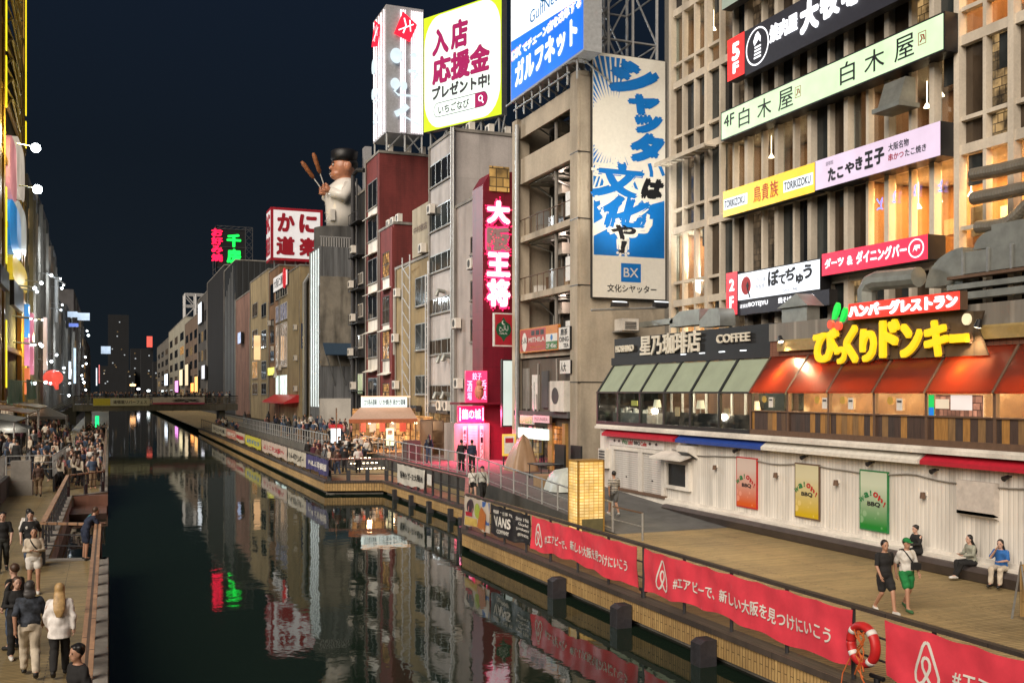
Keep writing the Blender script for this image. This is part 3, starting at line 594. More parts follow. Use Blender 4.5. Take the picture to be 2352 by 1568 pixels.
# ================================================================ helpers for facades and signs placed by what the photograph shows
def fa(fr, px, py=HY):
    """where a sight line meets the plane of a face, in face fractions"""
    d = ray(px, py); o = V((0, 0, CAMZ)); k = (fr.o - o).dot(fr.n) / d.dot(fr.n); q = o + d * k - fr.o
    return q.dot(fr.r) / fr.w, q.dot(fr.u) / fr.h
def ptext(s, fr, pl, pr, b0, b1, m, o, bold=0., d=.012, th=0., name='lettering', **k):
    return text(MB(), s, fr, fa(fr, pl)[0], b0, fa(fr, pr)[0], b1, bold, d, th, **k).build(name, m, o)
def block(name, label, X, y0, y1, z1, m, depth=8, z0=1.5, group=None, roof=True):
    """a building standing on the right bank; its front faces the canal at X"""
    o = thing(name, label, 'building', (X + 1, (y0 + y1) / 2, z0), group)
    MB().box(X, X + depth, y0, y1, z0, z1).build('wall', m, o)
    MB().tube([(X - .09, y1 - .35, z0), (X - .09, y1 - .35, z1)], .07, 6).build('conduit', M['conc'], o); MB().tube([(X - .06, y0 + .3, z0 + 3), (X - .06, y0 + .3, z1 * .8)], .045, 5).build('conduit', M['conc'], o)
    if roof: b = MB(); b.box(X - .08, X + depth, y0 - .08, y1 + .05, z1, z1 + .22); b.build('parapet', M['conc'], o)
    return o
def win(o, X, px0, px1, y0, y1, pane, frame=None, mull=2, sill=True, dy=.06, trans=0):
    """framed window on the facade at X between pixel columns; rows y0, y1 hold at its left edge"""
    a = onX(px0, y0, X); b = onX(px0, y1, X); c = onX(px1, y0, X)
    winm(o, X, c.y, a.y, b.z, a.z, pane, frame, mull, sill, dy, trans)
def winm(o, X, ya, yb, za, zb, pane, frame=None, mull=2, sill=True, dy=.06, trans=0):
    frame = frame or M['steel']
    f = MB(); t = .07
    f.box(X - dy, X + .02, ya, ya + t, za, zb); f.box(X - dy, X + .02, yb - t, yb, za, zb); f.box(X - dy, X + .02, ya + t, yb - t, zb - t, zb); f.box(X - dy, X + .02, ya + t, yb - t, za, za + t)
    for i in range(1, mull): y = ya + (yb - ya) * i / mull; f.box(X - dy + .005, X + .02, y - t / 2, y + t / 2, za + t, zb - t)
    for i in range(trans): z = za + (zb - za) * (i + 1) / (trans + 1); f.box(X - dy + .008, X + .02, ya + t, yb - t, z - .03, z + .03)
    w = f.build('window', frame, o)
    MB().box(X - .03, X - .012, ya + t, yb - t, za + t, zb - t).build('pane', pane, w)
    if sill: MB().box(X - .14, X, ya - .08, yb + .08, za - .1, za).build('sill', M['conc'], w)
# ================================================================ the grid fronted restaurant tower
XL = 27.0
lt = thing('restaurant_tower', 'tall cream concrete building with a grid of slim fins behind stacked restaurant signs', 'building', (28, 33, 1.6))
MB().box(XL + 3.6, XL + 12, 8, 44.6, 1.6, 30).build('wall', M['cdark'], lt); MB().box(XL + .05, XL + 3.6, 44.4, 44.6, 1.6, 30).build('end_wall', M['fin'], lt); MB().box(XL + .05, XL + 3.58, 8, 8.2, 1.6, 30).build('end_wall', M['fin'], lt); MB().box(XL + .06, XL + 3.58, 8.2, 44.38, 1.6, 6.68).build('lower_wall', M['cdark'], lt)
FINY = [44.6 - 1.1 * k for k in range(0, 30)]; FL = [6.85, 10.5, 14.2, 17.9, 21.6, 25.3, 29.0]
b = MB()
for k, y in enumerate(FINY):
    big = k in (0, 3, 17, 19, 22, 25, 28) or (5 < k < 17 and k % 2 == 0); w = .115 if big else .07; dpt = .31 if big else .23
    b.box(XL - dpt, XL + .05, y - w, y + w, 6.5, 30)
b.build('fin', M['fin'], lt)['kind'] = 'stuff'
b = MB()
for z in FL:
    b.box(XL - .24, XL + .05, 11, 44.4, z - .17, z + .17); b.box(XL - .22, XL + .05, 39.1 + 1.1, 44.4, z + .98, z + 1.12); b.box(XL - .22, XL + .05, 11, 25.9, z + .98, z + 1.12)
b.build('floor_band', M['fin'], lt)['kind'] = 'stuff'
for z in FL: MB().box(XL + .06, XL + 3.58, 8.2, 44.38, z - .16, z + .16).build('floor_slab', M['ctan'], lt)
MB().box(XL + .06, XL + 3.58, 8.2, 44.38, 29.4, 30).build('roof', M['conc'], lt)
ROOM = wall('room_wall', (.32, .18, .09), .3, sc=2); RW = plain('room_wood', (.2, .1, .04), .5)
def room(fi, ya, yb, en, col, seed):
    rnd = random.Random(seed); z = FL[fi]; b = MB(); b.box(XL + 3.4, XL + 3.55, yb, ya, z + .17, z + 3.5); b.box(XL + .1, XL + 3.39, ya, ya + .1, z + .17, z + 3.5); b.box(XL + .1, XL + 3.39, yb - .1, yb, z + .17, z + 3.5); o = b.build('dining_room', ROOM, lt)
    n = int((ya - yb) / 1.3)
    for i in range(n):
        y = yb + .6 + i * 1.3; MB().box(XL + 3.36, XL + 3.395, y - .3, y + .1 + rnd.random() * .4, z + 1.2 + rnd.random() * .5, z + 2.2 + rnd.random() * .4).build('wall_menu', [M['white'], M['ctan'], M['redink'], M['warm2']][rnd.randrange(4)], o)
        MB().box(XL + .6 + rnd.random(), XL + 2.0, y - .5, y + .3, z + .17, z + .9 + rnd.random() * .3).build('counter', RW, o); x = XL + .8 + rnd.random() * 1.2; b = MB(); b.tube([(x, y, z + 2.5), (x, y, z + 2.66)], [.13, .04], 10); b.tube([(x, y, z + 2.66), (x, y, z + 3.5)], .012, 4); b.build('pendant_lamp', M['wlamp'], o)
    l = bpy.data.lights.new('room_light', 'AREA'); l.shape = 'RECTANGLE'; l.size = 2.2; l.size_y = (ya - yb) * .8; l.energy = 3.2 * en * (ya - yb); l.color = col; lo = bpy.data.objects.new('room_light', l); COL.objects.link(lo); lo.location = (XL + 1.8, (ya + yb) / 2, z + 3.45)
room(1, 30.3, 22.5, 17, (1, .48, .15), 3); room(1, 44.3, 41.4, 8, (1, .6, .3), 5); room(3, 26.0, 21.5, 8, (1, .45, .14), 7); room(2, 40, 33.5, 1.6, (1, .7, .45), 9); room(2, 31, 25.9, 1.8, (1, .66, .4), 11); room(0, 44.3, 40.4, 9, (1, .66, .35), 13); room(4, 44.3, 39.5, 1.5, (1, .66, .35), 15)
LITR = ((1, 30.3, 22.5), (1, 44.3, 41.4), (3, 26, 21.5), (2, 40, 33.5), (2, 31, 25.9), (0, 44.3, 40.4), (4, 44.3, 39.5))
random.seed(5)
GL_ = [M['dglass'], M['bglass'], M['gglass'], M['bglass']]; nw = 0
for fi, z in enumerate(FL[:-1]):
    for k in range(len(FINY) - 13 if fi in (0, 5) else 20):
        y1, y0 = FINY[k] - .12, FINY[k + 1] + .12; cy = (y0 + y1) / 2
        g_ = GL_[random.randrange(4)]
        if any(fi == a and q > cy > r for a, q, r in LITR): g_ = M['glass']
        elif random.random() < .16: g_ = M['dim']
        elif random.random() < .07: g_ = M['warm2']
        o = MB().box(XL, XL + .03, y0, y1, z + .17, z + 3.53).build('window', g_, lt)
        if random.random() < .3: MB().box(XL - .02, XL - .002, y0, y0 + .4 + .4 * random.random(), z + 3.0 - random.random(), z + 3.5).build('blind', M['gglass'], o)
for i, (a, z) in enumerate(((2013, 470), (2043, 455), (2090, 440), (2150, 430), (2195, 408))):       # blue neon inside the third floor
    fr = frX(XL - .1, a, z - 16, z + 16, a + 16); b = MB()
    stroke(b, fr, [(.1, .9), (.5, .5), (.9, .9), (.7, .3), (.9, .1), (.4, .2), (.1, .1)], .05); tag(b.build('neon_mark', M['eblue']), 'blue neon mark glowing behind a third floor window, ' + ('leftmost', 'second from left', 'middle', 'second from right', 'rightmost')[i] + ' of five', 'neon sign', 'blue neon marks in the third floor windows')
XS = 26.1
LG = emi('sign_greenwhite', (.62, .86, .52), 1.0, .12, 1.5); LB = emi('sign_white', (.86, .93, 1), 1.15, .1); DK = plain('sign_dark', (.03, .03, .045), .5)
# fifth floor
fr = frX(XS - .1, 1671, 94, 189, 1710); o = sign('floor_sign', 'red lit box sign reading 5F at the left end of the dark grill sign', 'sign', fr, emi('red_panel', (1, .045, .04), 1.0), DK, .5, None, 0, [('5', .28, .42, .72, .85, M['ew'], {'bold': .04}), ('F', .33, .12, .68, .38, M['ew'], {'bold': .04})])
fr = frX(XS - .1, 1711, 73, 175, 2110); o = sign('grill_sign', 'dark sign board with white glowing brush letters and a round bull emblem', 'sign', fr, DK, M['black'], .45)
WT = emi('letters_white', (.95, .96, 1), 1.6)
ptext('焼肉屋', fr, 1770, 1833, .42, .80, WT, o, .02, .02, .04); ptext('大', fr, 1840, 1882, .25, .90, WT, o, .05, .02, .05); ptext('牧', fr, 1886, 1930, .32, .92, WT, o, .05, .02, .05); ptext('場', fr, 1935, 1975, .32, .95, WT, o, .05, .02, .05)
b = MB(); a_, z_ = fa(fr, 1740, 120); R_ = fr.h * .40
k = [(a_ + R_ * math.cos(q * .2094) / fr.w, .52 + R_ * math.sin(q * .2094) / fr.h) for q in range(30)]; stroke(b, fr, k, .07, .02, True)
poly(b, fr, [(a_ - .012, .80), (a_ + .005, .84), (a_ + .025, .70), (a_ + .022, .58), (a_ + .01, .66), (a_ - .02, .55), (a_ - .028, .66)], .02)
for i in range(4): rect(b, fr, a_ - .024 + i * .002, .26 + i * .075, a_ + .026, .30 + i * .075, .02)
b.build('emblem', WT, o); fr2 = Frame(fr.at(fa(fr, 1984)[0], .50), fr.r, fr.u, .8, .9); b = MB(); rect(b, fr2, 0, 0, 1, 1, .02); sq = b.build('seal', emi('seal_red', (1, .1, .05), .9), o); text(MB(), '和牛', fr2, .15, .15, .85, .85, 0, .03).build('lettering', M['ew'], o)
# fourth floor
fr = frX(XS, 1656, 259, 325, 2170); o = sign('tavern_sign', 'long pale green lit sign reading 4F with black characters shown twice', 'sign', fr, LG, M['black'], .75, None, .06)
ptext('4F', fr, 1663, 1687, .42, .82, M['ink'], o, .015)
for x in ((1697, 1722), (1740, 1772), (1788, 1822), (1930, 1964), (1986, 2032), (2055, 2100)): pass
for s, q in zip('白木屋白木屋', ((1697, 1722), (1740, 1772), (1788, 1822), (1930, 1964), (1986, 2032), (2055, 2100))): ptext(s, fr, q[0], q[1], .20, .82, M['ink'], o, .005)
for x in (1827, 2110):
    f2 = Frame(fr.at(fa(fr, x)[0], .40), fr.r, fr.u, .34, .42); b = MB(); stroke(b, f2, [(0, 0), (1, 0), (1, 1), (0, 1)], .04, .012, True); stroke(b, f2, [(.2, .2), (.5, .45), (.3, .8), (.7, .7), (.8, .3)], .07, .012); b.build('seal', plain('seal_ink', (.4, .08, .04), .5), o)
# third floor
fr = frX(XS, 1661, 441, 500, 1871.6); o = sign('chicken_restaurant_sign', 'bright yellow sign with red seal script between two white name plates', 'sign', fr, emi('sign_yellow', (1, .58, .02), 1.05, .1), M['black'], .5)
for a, c in ((1663, 1717), (1800, 1868)):
    b = MB(); rect(b, fr, fa(fr, a)[0], .27, fa(fr, c)[0], .68, .012); b.build('name_plate', LB, o); ptext('TORIKIZOKU', fr, a + 2, c - 5, .33, .62, M['ink'], o, .022, .02)
for s, a, c in (('鳥', 1731, 1748), ('貴', 1750, 1766), ('族', 1769, 1788)): ptext(s, fr, a, c, .22, .82, RD, o, .01)
fr = frX(XS, 1873, 371, 438, 2160); o = sign('octopus_ball_sign', 'pale lilac lit sign with playful black kana and small red side text', 'sign', fr, emi('sign_lilac', (.72, .58, .74), .9, .1), M['black'], .8)
for s, a, c, z0, z1 in (('た', 1902, 1920, .16, .62), ('こ', 1923, 1938, .18, .56), ('や', 1941, 1963, .24, .62), ('き', 1965, 1982, .26, .70), ('王', 1986, 2006, .22, .78), ('子', 2008, 2032, .26, .78)): ptext(s, fr, a, c, z0, z1, M['ink'], o, .05)
ptext('大阪名物', fr, 2041, 2088, .56, .80, M['ink'], o, .02); ptext('串かつ', fr, 2041, 2076, .25, .48, M['redink'], o, .02); ptext('たこ焼き', fr, 2079, 2128, .25, .48, M['ink'], o, .02)
ptext('道頓堀', fr, 1897, 1914, .72, .86, M['ink'], o, .0)
# second floor
fr = frX(XS - .05, 1668, 628, 725, 1693.5); o = sign('floor_sign', 'red lit box sign reading 2F beside the white pancake sign', 'sign', fr, emi('red_panel2', (1, .03, .05), 1.0), DK, .5, None, 0, [('2', .3, .56, .75, .84, M['ew'], {'bold': .03}), ('F', .33, .16, .7, .44, M['ew'], {'bold': .03})])
fr = frX(XS, 1694, 628, 693, 1885); o = sign('pancake_restaurant_sign', 'bright white sign with brush kana and a red disc emblem beside the 2F box', 'sign', fr, emi('sign_white2', (.85, .9, 1), 1.25, .06), M['black'], .5, None, .05)
b = MB(); a_ = fa(fr, 1714)[0]; disc(b, fr, a_, .52, .36, .012, ry=.40); b.build('emblem', RD, o); b = MB(); poly(b, fr, [(a_ + .0, .52), (a_ + .025, .66), (a_ + .04, .50), (a_ + .02, .34)], .02); stroke(b, fr, [(a_ + .02, .4), (a_ + .055, .08)], .09, .02); b.build('spatula', M['ink'], o)
ptext('お好み焼', fr, 1733, 1759, .56, .72, M['ink'], o); ptext('鉄板焼', fr, 1735, 1757, .34, .50, M['ink'], o)
for s, a, c, z0, z1 in (('ぼ', 1764, 1790, .36, .90), ('て', 1788, 1806, .36, .70), ('ぢ', 1804, 1828, .44, .88), ('ゅ', 1828, 1846, .30, .62), ('う', 1845, 1866, .42, .88)): ptext(s, fr, a, c, z0, z1, M['ink'], o, .045)
ptext('Since 1946', fr, 1799, 1832, .10, .22, M['ink'], o)
fr = frX(XS + .02, 1694, 693.5, 725, 1905); o = sign('lower_name_sign', 'dark strip sign with small white letters under the pancake sign', 'sign', fr, DK, M['black'], .4)
ptext('BOTEJYU', fr, 1720, 1764, .45, .85, WT, o, .01); ptext('道頓堀', fr, 1700, 1718, .5, .78, WT, o); ptext('焼そば', fr, 1788, 1818, .5, .9, WT, o, .02); ptext('丼天久', fr, 1838, 1874, .4, .85, WT, o, .02)
fr = frX(XS, 1888, 584, 634, 2131); o = sign('darts_bar_sign', 'glowing pink red sign for a darts and dining bar with white katakana', 'sign', fr, emi('sign_pinkred', (1, .03, .08), 1.1, .08), M['black'], .8)
ptext('ダーツ', fr, 1895, 1938, .30, .74, WT, o, .04); ptext('&', fr, 1946, 1959, .30, .70, WT, o, .04); ptext('ダイニングバー', fr, 1967, 2083, .26, .82, WT, o, .04)
b = MB(); a_ = fa(fr, 2105)[0]; k = [(a_ + .34 * math.cos(q * .2618) / fr.w, .51 + .31 * math.sin(q * .2618) / fr.h) for q in range(24)]; stroke(b, fr, k, .05, .02, True); poly(b, fr, [(a_ - .03, .36), (a_ - .012, .64), (a_ + .034, .63), (a_ + .03, .46), (a_ + .012, .54), (a_ + .006, .38), (a_ - .012, .5)], .02); b.build('emblem', WT, o)
fr = frX(XS - .1, 1658, -60, 24, 1860); o = sign('top_sign', 'pale sign cut off by the top of the picture above the dark grill sign', 'sign', fr, emi('sign_grey', (.5, .6, .5), .4), M['black'], .5)
# brackets, hood, entrance shade
o = thing('extract_hood', 'grey metal extractor hood hanging under the long pale green sign', 'hood', (26, 29.6, 15))
fr = frX(26.2, 2022, 228, 262, 2085); q0, q1 = fr.at(0, 0), fr.at(1, 0); zt = fr.at(0, 1).z
b = MB(); b.prism([(26.7, q1.y + .15, zt + .5), (26.25, q1.y + .15, zt + .5), (25.9, q1.y + .15, zt - .5), (25.9, q1.y + .15, q0.z + .1), (26.7, q1.y + .15, q0.z + .1)], (0, q0.y - q1.y - .3, 0)); b.box(25.8, 26.75, q1.y, q0.y, q0.z - .06, q0.z + .1); b.build('hood', M['duct'], o)
b = MB(); b.box(26.05, 26.7, 40.4, 45.0, 17.62, 17.68)
for i in range(8): b.box(26.05, 26.7, 40.5 + i * .6, 40.56 + i * .6, 17.56, 17.74)
b.box(26.0, 26.06, 40.4, 45.0, 17.55, 17.75); tag(b.build('canopy', M['fin']), 'thin ribbed canopy ledge on the left corner of the grid tower', 'canopy')
# ducts and pipes
def pipe(lab, px, r, X=25.9, mat=None):
    pts = [onX(a, c, X) for a, c in px]; o = MB().tube(pts, r, 14); o = o.build('duct_pipe', mat or PIPE, smooth=False); return tag(o, lab, 'duct')
PIPE = ribs('ribbed_pipe', (.25, .22, .17), .11, 1, .5, .35, .3, .7)
for lab, px, r in (('topmost of three ribbed round duct pipes at the right edge', [(2234, 402), (2300, 390), (2420, 362)], .22), ('middle of three ribbed round duct pipes at the right edge', [(2236, 456), (2300, 444), (2420, 418)], .22), ('lowest of three round ducts at the right edge, bending upward', [(2246, 522), (2296, 517), (2318, 510), (2336, 496), (2352, 480), (2400, 430)], .21)): pipe(lab, px, r)
def elbow(b, fr, n=10):
    poly(b, fr, [(0, 0)] + [(1 - math.sin(math.pi / 2 * i / n) ** 1, math.sin(math.pi / 2 * i / n) if False else 1 - math.cos(math.pi / 2 * i / n)) for i in range(0)] + [(1, 0), (1, 1)] + [(1 - math.sin(.5 * math.pi * i / n), math.cos(.5 * math.pi * i / n)) for i in range(1, n)], -.7, .7)
o = thing('air_duct', 'large grey rectangular air duct with a quarter round elbow above the red strip sign', 'duct', (25.5, 21, 10))
fr = frX(25.4, 2125, 582, 661, 2211); b = MB(); elbow(b, fr); b.build('elbow', M['duct'], o)
for a, c in ((2212, 2268), (2269, 2322), (2323, 2420)):
    z0 = onX(2212, 630, 25.4).z; z1 = onX(2212, 580, 25.4).z; MB().box(25.4, 26.2, Yx(c, 25.4) + .03, Yx(a, 25.4), z0, z1).build('section', M['duct'], o)
    MB().box(25.36, 26.22, Yx(a, 25.4) - .03, Yx(a, 25.4) + .03, z0 - .04, z1 + .04).build('flange', M['steel'], o)
fr = frX(25.5, 2236, 537, 574, 2277); b = MB(); elbow(b, fr); b.build('upper_elbow', M['duct'], o); z0 = onX(2277, 572, 25.5).z; MB().box(25.5, 26.3, 15, Yx(2277, 25.5), z0, z0 + .75).build('upper_section', M['duct'], o)
o = thing('cable_tray', 'rusty cable tray and grey ducts running along the roof at the right edge', 'cable tray', (25.2, 19, 9))
for zz, h, c in ((637, 8, M['rust']), (656, 14, M['duct']), (676, 18, M['duct'])):
    a = onX(2180, zz, 25.2); MB().box(25.1, 25.5, 13, a.y, a.z - h * .012, a.z).build('tray', c, o)
for i in range(9): y = 19.9 - i * .7; MB().box(25.05, 25.1, y, y + .08, 8.8, 10.2).build('post', M['rust'], o)
o = thing('curved_duct', 'grey round topped duct bending behind the red strip sign', 'duct', (25, 26, 8.6))
MB().tube([onX(1992, 700, 25.2), onX(1992, 668, 25.2), onX(2001, 651, 25.2), onX(2018, 644, 25.2), onX(2060, 641, 25.2), onX(2110, 636, 25.2)], .34, 12).build('pipe', M['duct'], o)
def roofvent(lab, px, X, yt, yb, pr):
    fr = frX(X, px, yt, yb, pr); o = thing('roof_vent', lab, 'vent', fr.at(.5, 0))
    b = MB(); poly(b, fr, [(.0, .55), (.62, 1.0), (.98, .55)], -.8, .8); b.build('cap', M['duct'], o); b = MB(); b.obox(fr.at(.1, 0, -.7), fr.r * fr.w * .8, fr.u * fr.h * .55, fr.n * .6); b.build('shaft', M['duct'], o)
roofvent('grey house shaped roof vent in front of the lower name sign', 1784, 24.6, 680, 745, 1856)
o = thing('kitchen_duct', 'metal kitchen duct with a half round hood on the coffee house roof', 'duct', (25, 40, 8.7))
fr = frX(24.9, 1468, 740, 752, 1545); b = MB(); b.obox(fr.at(0, 0, -.5), fr.r * fr.w, fr.u * fr.h, fr.n * .5); b.build('pipe', M['duct'], o)
fr = frX(24.9, 1538, 718, 752, 1606); b = MB(); poly(b, fr, [(0, 0), (1, 0), (1, 1), (.35, 1), (0, .45)], -.7, .7); b.build('section', M['duct'], o)
fr = frX(24.8, 1604, 712, 757, 1654); b = MB(); poly(b, fr, [(.05, .1), (1, .1)] + [(1 - .02 * i * i / 8, .3 + .7 * math.sin(i * .2)) for i in range(1, 8)] + [(.5, 1), (.05, .45)], -.8, .8); b.build('hood', M['duct'], o)
# ================================================================ tan concrete building with the tall shutter advert
TB = block('concrete_building', 'tan concrete building with open balconies and a tall blue advert on its side', 22.9, 47.4, 56.6, 22.4, M['ctan'], 6.5, roof=False)
for k in list(TB.children): bpy.data.objects.remove(k)
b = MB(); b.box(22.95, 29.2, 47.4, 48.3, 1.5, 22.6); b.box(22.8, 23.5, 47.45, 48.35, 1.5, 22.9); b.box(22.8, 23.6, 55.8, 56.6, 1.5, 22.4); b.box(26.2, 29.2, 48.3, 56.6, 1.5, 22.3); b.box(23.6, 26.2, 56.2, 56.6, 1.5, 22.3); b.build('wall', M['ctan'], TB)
b = MB()
for z in (5.3, 7.4, 11.1, 14.4, 18.0, 21.3): pass
for z in (8.0, 11.45, 14.95, 18.45):
    MB().box(22.95, 26.2, 48.36, 55.79, z, z + .35).build('balcony_slab', M['ctan'], TB)
    r = MB(); r.tube([(23.0, 48.4, z + 1.35), (23.0, 55.75, z + 1.35)], .035, 6)
    for i in range(9): y = 48.6 + i * .92; r.box(22.98, 23.02, y, y + .04, z + .35, z + 1.35)
    if z < 18: r.build('railing', M['rust'], TB)
    else: MB().box(22.96, 23.1, 48.36, 55.79, z + .35, z + 1.5).build('parapet', M['ctan'], TB)
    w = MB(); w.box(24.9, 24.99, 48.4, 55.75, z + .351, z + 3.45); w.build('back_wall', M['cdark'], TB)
    for j in range(3): MB().box(24.82, 24.89, 49.3 + j * 2.2, 50.4 + j * 2.2, z + .36, z + 2.4).build('door', M['gglass'] if j % 2 else M['dim'], TB)
MB().box(22.96, 23.1, 48.36, 55.79, 21.2, 22.3).build('parapet', M['ctan'], TB)
b = MB(); b.tube([(22.72, 55.6, 2), (22.72, 55.6, 22)], .13, 8); b.build('drainpipe', M['steel'], TB); b = MB(); b.tube([(23.3, 51.2, 8.4), (23.3, 51.2, 21.5)], .1, 8); b.build('pipe', M['conc'], TB)
random.seed(11); 
for z in (8.35, 11.8, 15.3, 18.8):
    for j in range(6): b = MB(); y = 48.7 + j * 1.2 + random.random() * .4; b.tube([(24.75, y, z), (24.75, y, z + 2.2 + random.random()), (24.3 - random.random() * .6, y + .3, z + 3.0), (23.6, y + .5, z + 3.05)], .05 + .05 * random.random(), 7); b.build('pipe', [M['steel'], M['conc'], M['duct']][j % 3], TB)
    MB().box(24.3, 24.82, 52.6, 53.5, z + 2.2, z + 2.85).build('fan_unit', M['wtrim'], TB); MB().box(23.3, 24.6, 48.9, 55.2, z + 3.05, z + 3.2).build('ceiling_duct', M['duct'], TB)
for z in (6.5, 11.6, 15.1, 18.6): b = MB(); b.box(22.79, 29.21, 47.38, 47.445, z, z + .05) if z < 7 else b.box(22.79, 24.2, 47.38, 47.445, z, z + .05); b.box(22.785, 22.795, 47.4, 48.36, z, z + .05); b.build('panel_joint', M['black'], TB)
JC = [M['white'], M['conc'], M['rust'], M['steel'], plain('cardboard', (.3, .2, .11), .8), M['black']]
JL = ('pale box', 'grey crate', 'brown crate', 'metal cabinet', 'cardboard box', 'black bin')
for fi, z in enumerate((8.35, 11.8, 15.3)):
    for j in range(7):
        y = 48.9 + j * 1.0; k = random.randrange(6); h = .4 + random.random() * 1.1; x = 23.4 + random.random() * .8
        m = MB(); m.box(x, x + .6, y, y + .65, z, z + h); m.box(x - .02, x + .62, y - .02, y + .67, z + h, z + h + .04)
        tag(m.build('stored_box', JC[k]), JL[k] + ' stored on the ' + ('lowest', 'middle', 'upper')[fi] + ' open balcony of the tan building', 'box', 'things stored on the open balconies')
    o = MB().box(22.98, 23.35, 48.5, 49.3, z + .2, z + 1.5); tag(o.build('cabinet_unit', M['white']), 'white cabinet beside the column on the ' + ('lowest', 'middle', 'upper')[fi] + ' balcony', 'cabinet')
    l = bpy.data.lights.new('balcony_lamp', 'POINT'); l.energy = 7; l.color = (1, .75, .62); l.shadow_soft_size = .2; lo = bpy.data.objects.new('balcony_lamp', l); COL.objects.link(lo); lo.location = (24.1, 52, z + 2.7)
# the advert
fr = frY(47.1, 1360, 117, 683, 1529)
BL = plain('advert_blue', (.004, .17, .56), .45, 0, .06); CRM = plain('advert_cream', (.82, .79, .70), .5, 0, .06)
ad_ = sign('tall_advert', 'tall cream and blue advert with brush katakana and a rising sun', 'billboard', fr, CRM, M['dsteel'], .22, None, .03)
b = MB(); cx, cy = .30, .70
def edge(a):
    dx, dy = math.cos(a) / fr.w, math.sin(a) / fr.h; k = 1e9
    for d, c in ((dx, cx), (dy, cy)):
        if d > 1e-9: k = min(k, (.985 - c) / d)
        if d < -1e-9: k = min(k, (c - (.015 if d is dx else .0)) / -d)
    return k
def inside(x, y): return max(.015, min(.985, x)), max(.43, min(.99, y))
for i in range(72):
    a0, a1 = math.pi * 2 * i / 72, math.pi * 2 * (i + .70) / 72
    am = (a0 + a1) / 2
    if -1.15 < am - (2 * math.pi if am > math.pi else 0) < 1.35: continue
    r0 = 1.55 + .1 * (i % 2); p0 = [(cx + r0 * math.cos(a) / fr.w, cy + r0 * math.sin(a) / fr.h) for a in (am,)]
    e0, e1 = [min(edge(a), 3.9) for a in (a0, a1)]
    q = [p0[0], (cx + e0 * math.cos(a0) / fr.w, cy + e0 * math.sin(a0) / fr.h), (cx + e1 * math.cos(a1) / fr.w, cy + e1 * math.sin(a1) / fr.h)]
    q = [(max(.015, min(.985, x)), max(.43, min(.99, y))) for x, y in q]
    if abs(q[0][0] - cx) + abs(q[0][1] - cy) > .02: poly(b, fr, q, .010)
b.build('sun_rays', BL, ad_)
b = MB(); poly(b, fr, [(.02, .174), (.98, .174), (.98, .415), (.70, .385), (.62, .335), (.83, .335), (.66, .30), (.42, .25), (.30, .30), (.16, .29), (.10, .40), (.02, .395)], .010); b.build('blue_field', BL, ad_)
b = MB(); poly(b, fr, [(.02, .25), (.30, .30), (.22, .34), (.02, .30)], .0105); b.build('brush_edge', CRM, ad_)
for s, q, c in (('シ', (.22, .845, .90, .982), BL), ('ヤ', (.46, .760, .90, .850), BL), ('ッ', (.54, .686, .94, .768), BL), ('タ', (.50, .566, .965, .692), BL), ('は', (.67, .417, .97, .504), M['ink']), ('文', (.02, .405, .68, .562), BL), ('化', (.10, .285, .78, .43), BL), ('や', (.24, .240, .60, .312), M['ink']), ('！', (.36, .185, .46, .240), M['ink'])):
    if s in '文化や！': text(MB(), s, fr, q[0] - .04, q[1] - .018, q[2] + .04, q[3] + .018, .12, .013).build('outline', CRM, ad_)
    text(MB(), s, fr, *q, .075, .016, slant=.25).build('lettering', c, ad_)
b = MB(); stroke(b, fr, [(.77, .565), (.80, .53), (.80, .51)], .22, .016); stroke(b, fr, [(.90, .57), (.97, .52)], .2, .016); b.build('lettering', BL, ad_)
b = MB(); rect(b, fr, .385, .069, .655, .146, .010); b.build('emblem', BL, ad_); text(MB(), 'BX', fr, .42, .089, .62, .127, .01, .014).build('lettering', M['white'], ad_); text(MB(), '文化シヤッター', fr, .2, .026, .87, .058, .015, .010).build('lettering', M['ink'], ad_)
o = thing('lamp_rail', 'grey lamp bar with two floodlights under the tall advert', 'lamp', onY(1445, 710, 46.3))
a, c = onY(1358, 712, 46.2), onY(1532, 706, 46.2); MB().tube([a, c], .06, 6).build('bar', M['steel'], o)
for x in (1424, 1520):
    q = onY(x, 700, 46.2); h = MB().obox(q - V((.45, .15, .1)), (.9, 0, 0), (0, .35, 0), (0, 0, .22)).build('floodlight', M['dsteel'], o); MB().obox(q + V((-.38, -.1, .121)), (.76, 0, 0), (0, .25, .06), (0, 0, .02)).build('lens', M['ew'], o); MB().box(q.x - .03, q.x + .03, 46.25, 47.3, q.z - .03, q.z + .03).build('arm', M['steel'], o)
    l = bpy.data.lights.new('advert_flood', 'SPOT'); l.energy = 620; l.color = (1, .95, .85); l.spot_size = math.radians(66); l.spot_blend = 1.0; l.shadow_soft_size = .3; lo = bpy.data.objects.new('advert_flood', l); COL.objects.link(lo); lo.location = q + V((0, -4.2, .2)); lo.rotation_euler = (V((25.3, 47.1, 18.5)) - lo.location).to_track_quat('-Z', 'Y').to_euler()
o = thing('air_conditioner', 'beige air conditioner on a wall bracket beside the coffee house roof', 'air conditioner', onY(1447, 762, 46.6))
a = onY(1430, 758, 46.4); c = onY(1467, 732, 46.4); MB().box(a.x, c.x, 46.4, 47.3, a.z, c.z).build('body', M['wtrim'], o); b = MB(); [b.box(a.x + .15, c.x - .15, 46.37, 46.398, a.z + .08 + i * .08, a.z + .12 + i * .08) for i in range(5)]; b.build('grille', M['cdark'], o); MB().box(a.x - .1, c.x + .1, 46.5, 47.35, a.z - .08, a.z - .002).build('bracket', M['steel'], o)
b = MB()
for i in range(9): x = 28.0 + i * .16; b.box(x, x + .07, 46.4, 46.5, 8, 30)
